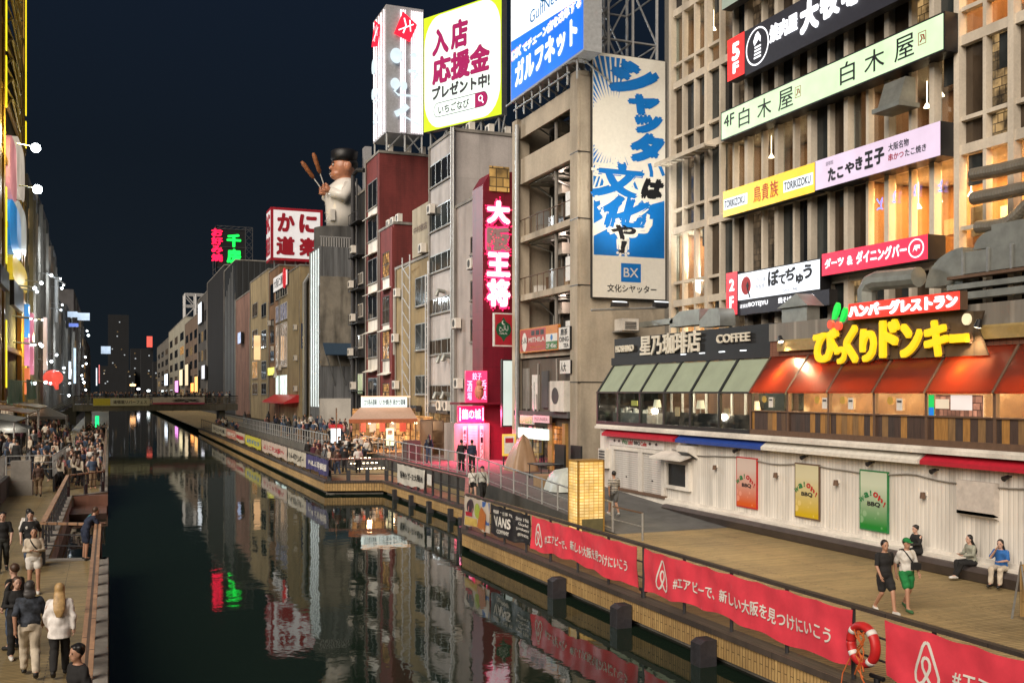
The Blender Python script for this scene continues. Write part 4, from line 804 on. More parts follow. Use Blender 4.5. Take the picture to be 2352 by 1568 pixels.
for z in (9, 12, 15, 18, 21, 24, 27): b.box(27.98, 29.4, 46.5, 46.58, z, z + .08)
b.box(28.0, 29.6, 46.9, 47.35, 8, 30); tag(b.build('louvre_screen', plain('louvre_grey', (.22, .21, .19), .5)), 'tall dark screen of vertical louvres between the advert wall and the grid tower', 'screen')
# rooftop frame behind the adverts
def lattice(name, lab, x0, x1, y, z0, z1, nx, nz, m, r=.07, dy=1.2):
    b = MB()
    for yy in (y, y + dy):
        for i in range(nx + 1): x = x0 + (x1 - x0) * i / nx; b.tube([(x, yy, z0), (x, yy, z1)], r, 5)
        for j in range(nz + 1): z = z0 + (z1 - z0) * j / nz; b.tube([(x0, yy, z), (x1, yy, z)], r * .8, 5)
        for i in range(nx):
            for j in range(nz):
                xa, xb = x0 + (x1 - x0) * i / nx, x0 + (x1 - x0) * (i + 1) / nx; za, zb = z0 + (z1 - z0) * j / nz, z0 + (z1 - z0) * (j + 1) / nz
                if (i + j) % 2: xa, xb = xb, xa
                b.tube([(xa, yy, za), (xb, yy, zb)], r * .6, 4)
    for i in range(nx + 1):
        for j in range(nz + 1): x = x0 + (x1 - x0) * i / nx; z = z0 + (z1 - z0) * j / nz; b.tube([(x, y, z), (x, y + dy, z)], r * .6, 4)
    return tag(b.build(name, m), lab, 'frame')
WF = plain('white_steel', (.5, .5, .5), .5, .3)
lattice('rooftop_scaffold', 'white steel rooftop frame rising behind the top of the tall advert', 24.0, 28.6, 49.2, 22.6, 34, 3, 4, WF, .09, 3.5)
# katakana billboard on the roof
fr = Frame(frX(22.4, 1173, 100, 233, 1342).o, (0, -1, 0), (0, 0, 1), 0, 0); q = frX(22.4, 1173, 100, 233, 1342); fr.w = q.w; fr.h = 11; fr.o.z = 23.35
GN = thing('rooftop_billboard', 'big lit rooftop billboard, white above and blue below with white katakana', 'billboard', fr.at(.5, 0, -.5))
b = MB(); b.obox(fr.at(0, 0, -1.0), fr.r * fr.w, fr.u * fr.h, fr.n * 1.0); b.build('box', plain('billboard_grey', (.4, .42, .44), .5), GN)
b = MB(); poly(b, fr, [(.01, .01), (.99, .01), (.99, .25), (.01, .33)], .01); b.build('blue_field', emi('bb_blue', (.01, .16, .85), 1.1, .25, .3), GN); b = MB(); poly(b, fr, [(.01, .33), (.99, .25), (.99, .99), (.01, .99)], .01); b.build('white_field', emi('bb_white', (.85, .95, 1), 1.1, .08), GN)
ptext('ガルフネット', fr, 1184, 1327, .055, .195, WT, GN, .05, .03); f2 = fr
text(MB(), 'DX', fr, .02, .215, .17, .275, .06, .024).build('outline', M['ew'], GN); text(MB(), 'DX', fr, .02, .215, .17, .275, .03, .03).build('lettering', M['redink'], GN)
text(MB(), 'でチェーン店を改革する', fr, .19, .21, .97, .268, .05, .024).build('outline', M['ew'], GN); text(MB(), 'でチェーン店を改革する', fr, .19, .21, .97, .268, .015, .03).build('lettering', plain('magenta_ink', (.4, .01, .12), .5), GN)
text(MB(), 'GulfNet', fr, .30, .335, .68, .40, 0, .03).build('lettering', M['bluep'], GN)
k = MB(); disc(k, fr, .50, .46, .75, .03); k.build('emblem', M['bluep'], GN); k = MB(); disc(k, fr, .55, .475, .55, .035); k.build('emblem_cut', M['ew'], GN)
b = MB()
for i in range(8): y = fr.o.y - .4 - i * 1.2; b.tube([(22.6, y, 22.3), (22.6, y, 23.4)], .06, 5); b.tube([(24.6, y, 22.3), (22.8, y, 23.4)], .05, 5)
b.tube([(22.6, fr.o.y, 22.9), (22.6, 48, 22.9)], .06, 5); b.tube([(22.1, fr.o.y, 23.1), (22.1, 48, 23.1)], .06, 5); b.build('support_frame', M['steel'], GN)
# hiring billboard, magenta characters on white with lime corners
P0 = V((22.9, 75.4, 26.3)); rd = V((.726, -1.37, 0)).normalized()
fr = Frame(P0, rd, (0, 0, 1), 8.05, 8.9); LM = emi('bb_lime', (.55, .72, .02), 1.0); MG = plain('magenta', (.42, .004, .13), .5, 0, .06); CHR = plain('charcoal', (.05, .05, .06), .5, 0, .06)
HB = sign('rooftop_billboard', 'lit white rooftop billboard with lime corners and magenta characters above a search box', 'billboard', fr, LM, M['steel'], .6)
b = MB(); ar = lambda x0, y0, x1, y1, s: [(x0 + (x1 - x0) * (math.sin(i * math.pi / 12) if s else 1 - math.cos(i * math.pi / 12)), y0 + (y1 - y0) * (1 - math.cos(i * math.pi / 12) if s else math.sin(i * math.pi / 12))) for i in range(7)]
poly(b, fr, [(.22, .012)] + [(.78, .012)] + [(.78 + .208 * math.sin(i * .2618), .012 + .26 * (1 - math.cos(i * .2618))) for i in range(1, 7)] + [(.988, .74)] + [(.988 - .208 * (1 - math.cos(i * .2618)), .74 + .248 * math.sin(i * .2618)) for i in range(1, 7)] + [(.22, .988)] + [(.22 - .208 * math.sin(i * .2618), .988 - .26 * (1 - math.cos(i * .2618))) for i in range(1, 7)] + [(.012, .27)] + [(.012 + .208 * (1 - math.cos(i * .2618)), .27 - .258 * math.sin(i * .2618)) for i in range(1, 6)], .012)
b.build('white_field', emi('bb_white2', (.80, .93, .86), 1.0, .06, .4), HB)
for s, q in (('入', (.115, .637, .34, .872)), ('店', (.364, .645, .588, .895))): text(MB(), s, fr, *q, .05, .02).build('lettering', MG, HB)
text(MB(), '応援金', fr, .115, .385, .863, .63, .05, .02).build('lettering', MG, HB); text(MB(), 'プレゼント中!', fr, .115, .255, .86, .375, .05, .02).build('lettering', CHR, HB)
b = MB(); rr = lambda a0, b0, a1, b1, k=.05: [(a1 - k + k * math.sin(i * math.pi / 8), (b0 + b1) / 2 + (b1 - b0) / 2 * -math.cos(i * math.pi / 8)) for i in range(9)] + [(a0 + k - k * math.sin(i * math.pi / 8), (b0 + b1) / 2 + (b1 - b0) / 2 * math.cos(i * math.pi / 8)) for i in range(9)]
stroke(b, fr, rr(.14, .105, .83, .225), .05, .02, True); b.build('search_box', CHR, HB); text(MB(), 'いちごなび', fr, .20, .125, .60, .20, .02, .02).build('lettering', CHR, HB)
b = MB(); poly(b, fr, [(.675, .105), (.775, .105)] + [(.775 + .06 * math.sin(i * .3927), .165 - .06 * math.cos(i * .3927)) for i in range(1, 8)] + [(.775, .225), (.675, .225)], .02); b.build('search_button', MG, HB); b = MB(); stroke(b, fr, [(.745 + .024 * math.cos(i * .5236), .175 + .022 * math.sin(i * .5236)) for i in range(12)], .07, .026, True); stroke(b, fr, [(.76, .155), (.78, .132)], .09, .026); b.build('search_icon', M['ew'], HB)
b = MB()
for i in range(5):
    p = fr.at(.05 + i * .22, 0, -.4); b.tube([p, p - V((0, 0, 2.2))], .09, 5); b.tube([p - V((0, 0, 2.2)), fr.at(min(.27 + i * .22, 1), 0, -.4)], .06, 5); b.tube([p, p + V((2.6, 1.2, -2.2))], .07, 5)
b.build('support_frame', M['steel'], HB)
# white neon pillar with brush strokes
NP = thing('neon_pillar', 'white neon striped rooftop pillar with pale brush strokes and red crest', 'sign', (25, 90.4, 27.8))
b = MB(); b.box(23.2, 26.7, 88, 92.8, 29.4, 40.9); b.build('box', plain('pillar_grey', (.42, .43, .46), .45), NP)
NW = emi('neon_tube', (1, .86, .88), 2.0, .05)
for i, x in enumerate([24.55, 24.75, 24.95] + [25.55 + j * .17 for j in range(7)]): MB().tube([(x, 87.9, 29.5), (x, 87.9, 40.6)], .04, 6).build('neon_tube', NW, NP)
for i in range(5): MB().tube([(23.1, 88.5 + i * .9, 29.5), (23.1, 88.5 + i * .9, 40.6)], .05, 6).build('neon_tube', NW, NP)
PS = emi('pale_strokes', (.68, .82, .9), .95)
for fr in (Frame((23.2, 88 - .15, 29.4), (1, 0, 0), (0, 0, 1), 3.5, 11.5), Frame((23.2 - .15, 92.8, 29.4), (0, -1, 0), (0, 0, 1), 4.8, 11.5)):
    b = MB(); disc(b, fr, .25, .60, .55, .05, .12, ry=.68); disc(b, fr, .72, .62, .3, .05, .12, ry=.22); stroke(b, fr, [(.58, .49), (.75, .50), (.80, .47), (.72, .44)], .28, .1)
    disc(b, fr, .22, .38, .42, .05, .12, ry=.5); disc(b, fr, .45, .37, .3, .05, .12, ry=.42); stroke(b, fr, [(.4, .40), (.2, .32), (.3, .295), (.85, .30)], .2, .1); stroke(b, fr, [(.55, .22), (.4, .17), (.22, .14)], .55, .1); stroke(b, fr, [(.3, .15), (.7, .10), (.88, .07)], .16, .1); b.build('brush_letter', PS, NP)
    b = MB(); poly(b, fr, [(.18, .77), (.60, .72), (.80, .86), (.42, .95)], .12, .1); b.build('crest', emi('crest_red', (1, .02, .05), 1.2), NP); b = MB(); stroke(b, fr, [(.3, .80), (.7, .86)], .1, .24); stroke(b, fr, [(.45, .90), (.5, .84), (.42, .78)], .12, .24); stroke(b, fr, [(.6, .89), (.62, .80)], .1, .24); b.build('crest_mark', WT, NP)
b = MB()
for x in (23.3, 25, 26.6):
    for y in (88.2, 92.6): b.tube([(x, y, 27.8), (x, y, 29.4)], .1, 5)
    b.tube([(x, 88.2, 27.8), (x + 1.4 if x < 26 else x - 1.4, 88.2, 29.4)], .07, 5)
b.build('support_frame', M['steel'], NP)
# ================================================================ red gyoza restaurant, white house, cream block, red brick pair
WH = block('white_house', 'white five storey house with small barred windows left of the red gyoza sign', 22.9, 62.4, 67.8, 19, wall('pale_render', (.44, .38, .35), .35), 7)
for y0, y1 in ((545, 585), (645, 690), (733, 785)): win(WH, 22.9, 1082, 1098, y0, y1, M['gglass'], M['rust'], 2)
for y0, y1, c in ((582, 628, 'd'), (700, 728, 'e')): fr = frX(22.85, 1079, y0, y1, 1097); sign('wall_poster', ('round emblem menu panel on the white house wall' if c == 'd' else 'brown photo menu panel low on the white house wall'), 'poster', fr, plain('photo_print_' + c, (.16, .10, .08), .5, 0, .5, 2), M['rust'], .05)
RBX = thing('gyoza_restaurant', 'red fronted gyoza restaurant with glowing white vertical characters outlined in red bulbs', 'building', (24, 61, 1.6))
REDW = wall('red_panels', (.22, .010, .028), .3, .5, grid=(.8, 1.2)); b = MB(); b.box(22.3, 26, 60.4, 62.39, 1.6, 17.5); b.build('wall', REDW, RBX); b = MB(); b.prism([(22.3, 60.4, 17.5), (22.3, 60.4, 19.3), (22.8, 60.4, 20.1), (26, 60.4, 20.5), (26, 60.4, 17.5)], (0, 1.99, 0)); b.build('crown', REDW, RBX)
fr = Frame((22.52, 60.36, 1.6), (1, 0, 0), (0, 0, 1), 1.6, 18.5)
Z = lambda y: (onY(1145, y, 60.36).z - 1.6) / 18.5
b = MB(); rect(b, fr, .12, Z(440), .98, Z(383), .03, .05); b.build('photo_panel', litwin('gyoza_photo', (1, .55, .15), .7, .4, 1), RBX)
PWT = emi('pink_white', (1, .72, .78), 1.7); RN = emi('red_neon', (1, .01, .10), 2.2)
for s, ya, yb_ in (('大', 515, 462), ('阪', 578, 523), ('王', 636, 580), ('将', 705, 641)):
    q = (.0, Z(ya), 1.0, Z(yb_)); text(MB(), s, fr, q[0] - .06, q[1] - .008, q[2] + .06, q[3] + .008, .10, .05).build('letter_glow', emi('letter_glow', (1, .05, .2), 1.1), RBX); text(MB(), s, fr, *q, .05, .08, .1).build('lettering', PWT if s != '阪' else plain('unlit_letter', (.45, .3, .3), .5), RBX)
    vs, fs, ed, em = glyph(s); bb_ = MB()
    for i, (a, c) in enumerate(ed):
        if i % 2 == 0:
            x, y = vs[a]; p = fr.at(-.09 + 1.18 * x, Z(ya) - .012 + (Z(yb_) - Z(ya) + .024) * y, .16); bb_.ell(p, .05, .05, .05, 6, 4)
    bb_.build('bulbs', RN, RBX)['kind'] = 'stuff'
fr = frY(57.0, 1134, 718, 795, 1179); o = sign('halal_sign', 'red square sign with a dark green halal emblem', 'sign', fr, plain('halal_red', (.40, .015, .03), .4), M['white'], .2, None, .08)
b = MB(); poly(b, fr, [(.5, .88), (.62, .74), (.82, .66), (.9, .5), (.82, .36), (.62, .27), (.5, .14), (.38, .27), (.18, .36), (.1, .5), (.18, .66), (.38, .74)], .012); b.build('emblem', plain('halal_green', (.005, .09, .04), .4), o); text(MB(), 'حلال', fr, .27, .44, .73, .63, .01, .02).build('lettering', M['white'], o); text(MB(), 'HALAL', fr, .3, .36, .7, .42, .0, .02).build('lettering', M['white'], o)
k = MB(); disc(k, fr, .5, .71, .13, .02); k.build('crescent', M['white'], o); k = MB(); disc(k, fr, .545, .725, .11, .026); k.build('crescent_cut', bpy.data.materials['halal_green'], o)
fr = frY(56.8, 1153, 825, 980, 1180); o = sign('blank_sign', 'blank pale vertical sign board in a dark frame beside the red restaurant', 'sign', fr, emi('blank_white', (.62, .72, .68), .8, .12, .6), M['black'], .25, None, .08)
# neon noodle shop at the foot
NS = thing('neon_shop', 'small shop front with pink neon signs over a closed white shutter', 'shop', (22, 62, 1.63))
PK = emi('pink_neon', (1, .4, .6), 2.6); PB = emi('pink_board', (1, .02, .14), 1.0)
fr = frY(60.2, 1053, 932, 970, 1112); b = MB(); b.obox(fr.at(0, 0, -.3), fr.r * fr.w, fr.u * fr.h, fr.n * .3); b.build('board', PB, NS); text(MB(), '龍の城', fr, .12, .2, .86, .82, .03, .05, .04).build('lettering', PK, NS); b = MB(); rect(b, fr, .03, .1, .08, .9, .04); rect(b, fr, .92, .1, .97, .9, .04); b.build('neon_bar', PK, NS)
fr = frY(60.3, 1070, 851, 926, 1119); b = MB(); b.obox(fr.at(0, 0, -.2), fr.r * fr.w, fr.u * fr.h, fr.n * .2); b.build('upper_board', emi('pink_board2', (1, .05, .16), 1.2), NS); 
for s, q in (('餃子', (.3, .72, .72, .94)), ('酒', (.05, .36, .28, .70)), ('場', (.06, .1, .26, .34)), ('呑', (.72, .42, .95, .72)), ('処', (.72, .12, .95, .40))): text(MB(), s, fr, *q, .0, .04, .03).build('lettering', PK, NS)
b = MB(); b.ell(fr.at(.5, .35, .5), .3, .3, .5); b.ell(fr.at(.5, .62, .5), .2, .2, .22); b.tube([fr.at(.35, .42, .5), fr.at(.6, .5, .9)], .09, 6); b.build('figure', plain('salmon_figure', (.6, .25, .15), .5), NS)
b = MB(); b.box(20.6, 23.4, 59.9, 62.0, onY(1053, 930, 60).z + .02, onY(1053, 926, 60).z + .05); b.build('ledge', REDW, NS)
fr = frY(60.1, 1062, 974, 1062, 1112); b = MB(); b.box(fr.o.x - .5, fr.o.x + fr.w + .4, 60.2, 62.3, 1.63, fr.at(0, 1).z + .05); b.build('wall', wall('shop_wall', (.4, .34, .3), .4), NS)
b = MB(); rect(b, fr, .26, .0, .70, .97, .0, -.0); b.build('shutter', M['shut'], NS)
for a, s in ((.08, '串カツ酒場'), (.86, 'ラーメン')):
    f2 = Frame(fr.at(a - .06, .05, .03), fr.r, fr.u, fr.w * .16, fr.h * .9); b = MB(); rect(b, f2, 0, 0, 1, 1, 0); b.build('banner', M['white'], NS); text(MB(), s, f2, .15, .05, .85, .92, .02, .012, vert=True).build('lettering', M['ink'], NS)
l = bpy.data.lights.new('neon_glow', 'AREA'); l.energy = 220; l.color = (1, .10, .24); l.size = 1.6; lo = bpy.data.objects.new('neon_glow', l); COL.objects.link(lo); lo.location = (21.4, 59.6, 4.6); lo.rotation_euler = V((-.1, -.35, -1)).to_track_quat('-Z', 'Y').to_euler()
CB = block('cream_block', 'cream office block with ribbon windows stepping up under the lime billboard', 22.9, 67.8, 74, 24.6, wall('cream_tile', (.55, .51, .49), .32, grid=(2.2, 3.3), gcol=.75), 9)
for i, (y0, y1) in enumerate(((384, 435), (484, 536), (591, 630), (689, 724), (782, 816), (884, 920))): win(CB, 22.9, 988, 1044, y0, y1, [M['dglass'], M['gglass'], M['gglass'], M['dim'], M['bglass'], M['bglass']][i], M['steel'], 4)
b = MB()
for x, r in ((22.72, .1), (22.55, .07)): b.tube([(x, 67.6, 3), (x, 67.6, 24.8)], r, 6)
b.build('drainpipe', M['steel'], CB); b = MB(); b.tube([(22.75, 73.6, 2), (22.75, 73.6, 16)], .12, 6); b.tube([(22.5, 73.0, 2), (22.5, 73.0, 15)], .06, 6); b.tube([(22.5, 73.6, 2), (22.5, 73.6, 15)], .06, 6)
for i in range(20): b.tube([(22.5, 73.0, 2.5 + i * .65), (22.5, 73.6, 2.5 + i * .65)], .035, 4)
b.build('ladder', WF, CB)
for y, z in ((68.4, 8.5), (69.8, 13.3), (69.6, 8.4), (70.4, 5.8), (68.6, 5.8)): b = MB(); b.tube([(22.8, y, z), (22.3, y, z + .1), (22.15, y, z - .3)], .16, 8); b.build('vent_hood', M['duct'], CB)
NB = block('narrow_building', 'narrow ochre building with a faded beige panel at the top, beside the cream block', 23.0, 74.1, 84.1, 16.5, wall('ochre_render', (.32, .23, .11), .4), 6)
fr = frX(22.9, 947, 484, 594, 985); b = MB(); b.obox(fr.at(0, 0, -.5), fr.r * fr.w, fr.u * fr.h, fr.n * .5); b.build('panel', wall('beige_panel', (.42, .36, .26), .35), NB); text(MB(), '中村宿店', fr, .1, .48, .9, .62, -.01, .02).build('lettering', M['rust'], NB)
for y0, y1 in ((640, 705), (745, 805), (862, 905)): win(NB, 22.95, 955, 983, y0, y1, M['gglass'], M['steel'], 2)
b = MB()
for y in (77.6, 79.8):
    b.tube([(22.4, y, 3), (22.4, y, 17)], .06, 5); 
for i in range(12): b.tube([(22.4, 77.6, 3 + i * 1.2), (22.4, 79.8, 4.2 + i * 1.2 if i < 11 else 16)], .04, 4)
b.build('steel_frame', WF, NB)
RL = block('red_building', 'dark red brick building, the lower block with lit amber windows', 22.9, 84.2, 89.25, 20.5, wall('red_brick', (.20, .035, .032), .35, grid=(.4, .16), gcol=.75), 7)
RU = block('red_building', 'taller dark red brick building under the white neon pillar', 22.9, 89.3, 94.5, 27.8, bpy.data.materials['red_brick'], 9)
for i, (y0, y1) in enumerate(((583, 640), (683, 745), (762, 826), (880, 920))): win(RL, 22.9, 880, 902, y0, y1, M['warm'] if i != 1 else M['dim'], M['black'], 3, True, .06, 1)
for y0, y1 in ((425, 485), (508, 558), (600, 655), (680, 735), (770, 822), (868, 915)): win(RU, 22.9, 846, 867, y0, y1, M['dglass'], M['steel'], 2)
PW = M['wtrim']
for o, X, px0, px1, L in ((RL, 22.9, 880, 902, ((642, 668), (748, 760), (830, 858))), (RU, 22.9, 846, 867, ((488, 506), (560, 590), (658, 678), (738, 765), (825, 852)))):
    for y0, y1 in L:
        a = onX(px0, y0, X); c = onX(px0, y1, X); e_ = onX(px1, y0, X); MB().box(X - .03, X + .01, e_.y, a.y, c.z, a.z).build('spandrel', PW, o); MB().prism([(X, e_.y, c.z + .15), (X - .6, e_.y, c.z - .1), (X - .58, e_.y, c.z - .16), (X, e_.y, c.z + .05)], (0, a.y - e_.y, 0)).build('awning', PW, o)
MB().box(22.75, 23.05, 84.3, 85.2, 1.6, 20.3).build('pilaster', bpy.data.materials['red_brick'], RL); MB().box(22.8, 24.9, 84.05, 84.19, 9.2, 14.6).build('blank_panel', plain('ivory_panel', (.5, .47, .42), .5), RL)
BK = block('dark_building', 'narrow black service building hung with pipes and stairs beside the red bricks', 23.1, 94.6, 99.5, 25.5, wall('black_render', (.022, .022, .024), .4), 6)
b = MB(); b.tube([(22.6, 98.6, 2), (22.6, 98.6, 27.5), (22.9, 98, 28), (23.4, 97, 27.8)], .22, 8); b.tube([(22.7, 97.4, 2), (22.7, 97.4, 27)], .1, 6); b.build('pipe', M['dsteel'], BK)
for i in range(6): z = 6 + i * 3.3; b = MB(); b.box(22.2, 23.1, 94.8, 99, z, z + .1); b.tube([(22.2, 94.8, z + 1), (22.2, 99, z + 1)], .04, 4); [b.tube([(22.2, 94.9 + j * .8, z), (22.2, 94.9 + j * .8, z + 1)], .03, 4) for j in range(6)]; b.build('landing', M['dsteel'], BK)
for y0, y1 in ((630, 655), (700, 730), (770, 800), (858, 905)): win(BK, 23.1, 822, 834, y0, y1, M['dim'] if y0 != 858 else emi('pale_doorway', (.6, .7, .4), .5), M['white'], 3)
# ================================================================ grey metal building and the giant cook
GB = block('metal_building', 'windowless grey metal clad building with white light strips carrying a giant cook statue', 22.9, 117, 123.3, 23, ribs('grey_cladding', (.30, .31, .32), 1.3, 1, .5, .5, .55), 9, roof=False)
MB().box(22.85, 31, 116.9, 117, 1.6, 5.2).build('plinth', M['wtrim'], GB); b = MB(); b.box(22.9, 31.9, 116.93, 116.99, 9, 19.5); b.build('concrete_face', wall('streaked_concrete', (.30, .27, .22), .6, sc=1.4), GB)
for i in range(4): MB().box(22.86, 22.89, 117.6 + i * 1.45, 118.2 + i * 1.45, 4.2, 22.8).build('light_strip', emi('strip_white', (.85, .95, .92), .9), GB)
MB().prism([(23.2, 116.8, 11.5), (23.2, 115.2, 10.2), (23.2, 115.15, 10.3), (23.2, 116.85, 11.7)], (6.6, 0, 0)).build('awning', plain('blue_awning', (.03, .06, .10), .6), GB)
b = MB(); [b.tube([(23.3 + i * 1.3, 115.3, 10.3), (24.6 + i * 1.3, 116.9, 6.8)], .06, 5) for i in range(5)]; b.build('awning_rod', M['steel'], GB)
b = MB(); b.box(22.9, 31.9, 117, 117.08, 24.1, 24.2)
for i in range(30): b.box(23 + i * .3, 23.12 + i * .3, 117, 117.06, 23, 24.15)
b.build('railing', WF, GB)
CK = thing('giant_cook_statue', 'giant statue of a cook in white coat and dark cap holding two skewers', 'statue', (26.4, 121, 23.05))
SKN = plain('statue_skin', (.50, .22, .13), .3, 0, .08); CT = plain('statue_coat', (.80, .77, .72), .2, 0, .06)
b = MB(); b.rings([((26.4, 121, 23.05), 3.0, 2.4), ((26.4, 121, 25.5), 3.0, 2.4)], 24); b.build('pedestal', M['cdark'], CK)
b = MB(); b.rings([((26.5, 121, 25.5), 1.75, 1.6), ((26.5, 121, 27.2), 1.85, 1.75), ((26.5, 121, 28.8), 1.95, 1.9), ((26.6, 121, 30.0), 1.85, 1.95), ((26.7, 121, 30.7), 1.2, 1.4), ((26.7, 121, 31.1), .85, .9)], 28); b.build('coat', CT, CK, smooth=True)
b = MB(); b.tube([(26.9, 119.3, 30.0), (26.0, 118.9, 28.7), (24.8, 119.4, 29.3)], [.75, .72, .52], 14); b.tube([(26.9, 122.7, 30.0), (25.9, 122.9, 28.7), (24.8, 121.9, 29.2)], [.75, .72, .52], 14); b.build('sleeve', CT, CK, smooth=True)
b = MB(); [b.ell((24.62, 121, 26.3 + i * .9), .1, .12, .12) for i in range(4)]; b.tube([(24.85, 121.15, 25.6), (24.6, 121.15, 28.5), (24.85, 121.15, 30.3)], .05, 6); b.build('button_line', plain('coat_seam', (.3, .3, .29), .4), CK)
b = MB(); b.box(24.9, 25.3, 119.4, 120.4, 26.2, 27.4); b.build('pocket', CT, CK)
b = MB(); b.ell((26.5, 121, 32.3), 1.28, 1.25, 1.45, 24, 16); b.tube([(26.7, 121, 30.7), (26.5, 121, 31.6)], [.95, .9], 16); b.ell((25.95, 121, 31.5), .9, .92, .6, 18, 12); b.ell((25.25, 121, 32.2), .32, .24, .24); b.ell((26.8, 119.7, 32.3), .36, .2, .52); b.ell((26.8, 122.3, 32.3), .36, .2, .52)
hv, hf = fuse(b, .09, 'head'); b = MB(); b.add(hv, hf); b.build('head', SKN, CK, smooth=True)
b = MB(); b.rings([((26.6, 121, 32.95), 1.32, 1.3), ((26.6, 121, 33.4), 1.42, 1.4), ((26.65, 121, 34.1), 1.46, 1.42), ((26.65, 121, 34.3), 1.1, 1.1)], 24); b.ell((27.0, 121, 32.7), 1.15, 1.27, .8); b.build('cap', M['black'], CK, smooth=True)
for y in (120.5, 121.5): MB().ell((25.32, y, 32.72), .1, .24, .07).build('brow', M['black'], CK); MB().ell((25.3, y, 32.46), .1, .17, .12).build('eye', M['white'], CK); MB().ell((25.22, y, 32.45), .06, .07, .08).build('pupil', M['black'], CK)
MB().ell((25.1, 121, 31.85), .12, .42, .09).build('moustache', M['black'], CK); MB().ell((25.12, 121, 31.55), .1, .3, .08).build('mouth', M['white'], CK)
for y in (119.8, 121.5):
    b = MB(); b.ell((24.5, y, 29.6), .42, .38, .42); [b.tube([(24.4 - .08 * i, y - .3, 29.38 + .19 * i), (24.1, y - .08, 29.4 + .19 * i), (24.2, y + .28, 29.4 + .19 * i)], [.13, .12, .1], 8) for i in range(4)]; b.tube([(24.6, y - .22, 29.85), (24.35, y, 30.2)], [.14, .11], 8); b.build('hand', SKN, CK, smooth=True)
for a, c in (((24.3, 119.9, 29.8), (23.0, 119.4, 33.3)), ((24.3, 121.3, 29.8), (22.1, 121.2, 32.7))):
    a, c = V(a), V(c); b = MB(); b.tube([a, a + (c - a) * .5], .06, 6); b.build('skewer_stick', M['white'], CK); b = MB(); b.tube([a + (c - a) * .4, a + (c - a) * .48, a + (c - a) * .9, c], [.10, .22, .25, .12], 14); b.build('skewer_food', plain('fried_crust', (.34, .12, .04), .6, 0, .5, 3), CK, smooth=True)
CK.scale = (1.14, 1.14, 1.10)
tag(MB().box(28.9, 29.7, 119.6, 121, 25, 35.8).build('back_panel', plain('grey_fin', (.4, .4, .42), .5)), 'pale grey vertical fin standing behind the giant cook statue', 'panel')
# ================================================================ beyond: beige shops, crab sign, green neon, far towers
BG = wall('beige_render', (.42, .33, .19), .35); BR = wall('brown_render', (.30, .17, .09), .35)
A_ = block('beige_building', 'beige shop building with tall bright shop windows and a white name board', 22.9, 130, 146.5, 22.2, BG, 8)
for y0, y1, m_ in ((650, 690, M['gglass']), (705, 742, litwin('poster_window', (.8, .75, .9), .55, .4)), (748, 845, litwin('amber_poster', (1, .75, .55), .6, .35)), (862, 915, emi('bright_shop', (.75, .95, .85), 1.1, .35, 1.5))): win(A_, 22.9, 634, 660, y0, y1, m_, M['white'], 5)
for y0, y1 in ((655, 700), (735, 790), (800, 830)): win(A_, 22.9, 621, 630, y0, y1, M['dglass'], M['rust'], 1)
fr = frX(22.7, 628, 640, 672, 660); fr.h *= 1.0; sign('name_board', 'white name board with black brush letters and red crescent on the beige building', 'sign', fr, emi('board_white', (.85, .8, .75), .75), M['black'], .3, None, 0, [('大阪仁源', .05, .2, .68, .85, M['ink'], {'bold': .02})])
b = MB(); disc(b, Frame(fr.at(.86, .5, .02), fr.r, fr.u, 1, 1), 0, 0, .9, .02, .2, ry=1.4); tag(b.build('red_crest', emi('crest_glow', (.8, .03, .04), .6)), 'red oval crest beside the black brush letters', 'sign')
fr = frX(22.6, 615, 845, 862, 630); sign('small_shop_sign', 'small yellow and white lit sign low on the beige building', 'sign', fr, emi('yellow_small', (.9, .85, .05), 1.0), M['white'], .3)
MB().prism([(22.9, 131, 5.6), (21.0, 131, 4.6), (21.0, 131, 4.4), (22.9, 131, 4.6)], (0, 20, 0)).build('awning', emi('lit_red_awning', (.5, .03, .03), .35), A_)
b = MB(); b.tube([(23.4, 129.6, 3), (23.4, 129.6, 20), (24, 129.6, 21), (24.6, 129.6, 20.5)], .3, 8); b.tube([(24.2, 129.6, 3), (24.2, 129.6, 18)], .2, 8); b.build('drainpipe', M['steel'], A_)
fr = frY(129.5, 692, 742, 800, 702); sign('vertical_sign', 'narrow dark blue vertical sign beside the grey metal building', 'sign', fr, plain('navy_sign', (.03, .05, .12), .5), M['black'], .2, None, 0, [('いづや', .2, .05, .8, .5, M['white'], {'vert': True, 'bold': .02})])
B_ = block('brown_building', 'brown and beige corner building with a lit orange vertical sign', 22.9, 147, 157, 24.2, BR, 8); C_ = block('ochre_building', 'ochre building with glazed stair beyond the footbridge', 22.9, 157.5, 179, 24.8, BG, 8)
for y0, y1 in ((700, 730), (760, 800), (830, 870), (880, 905)): win(C_, 22.9, 580, 592, y0, y1, M['dim'] if y0 != 830 else M['warm'], M['steel'], 2); win(C_, 22.9, 601, 612, y0, y1, M['dglass'], M['steel'], 2)
fr = frY(156.9, 583, 770, 826, 598); sign('vertical_sign', 'glowing orange vertical sign on the ochre building', 'sign', fr, emi('orange_glow', (1, .6, .3), 1.1, .3, .6), M['black'], .3)
KS = thing('rooftop_cube_sign', 'white rooftop cube sign with dark red borders and four dark red characters', 'sign', (26.6, 157, 24.3))
fr = frY(155, 622, 475, 597, 741); b = MB(); b.obox(fr.at(0, 0, -4.6), fr.r * fr.w, fr.u * fr.h, fr.n * 4.6); b.build('box', M['redink'], KS); KW = emi('crab_white', (.78, .74, .72), .75, .06)
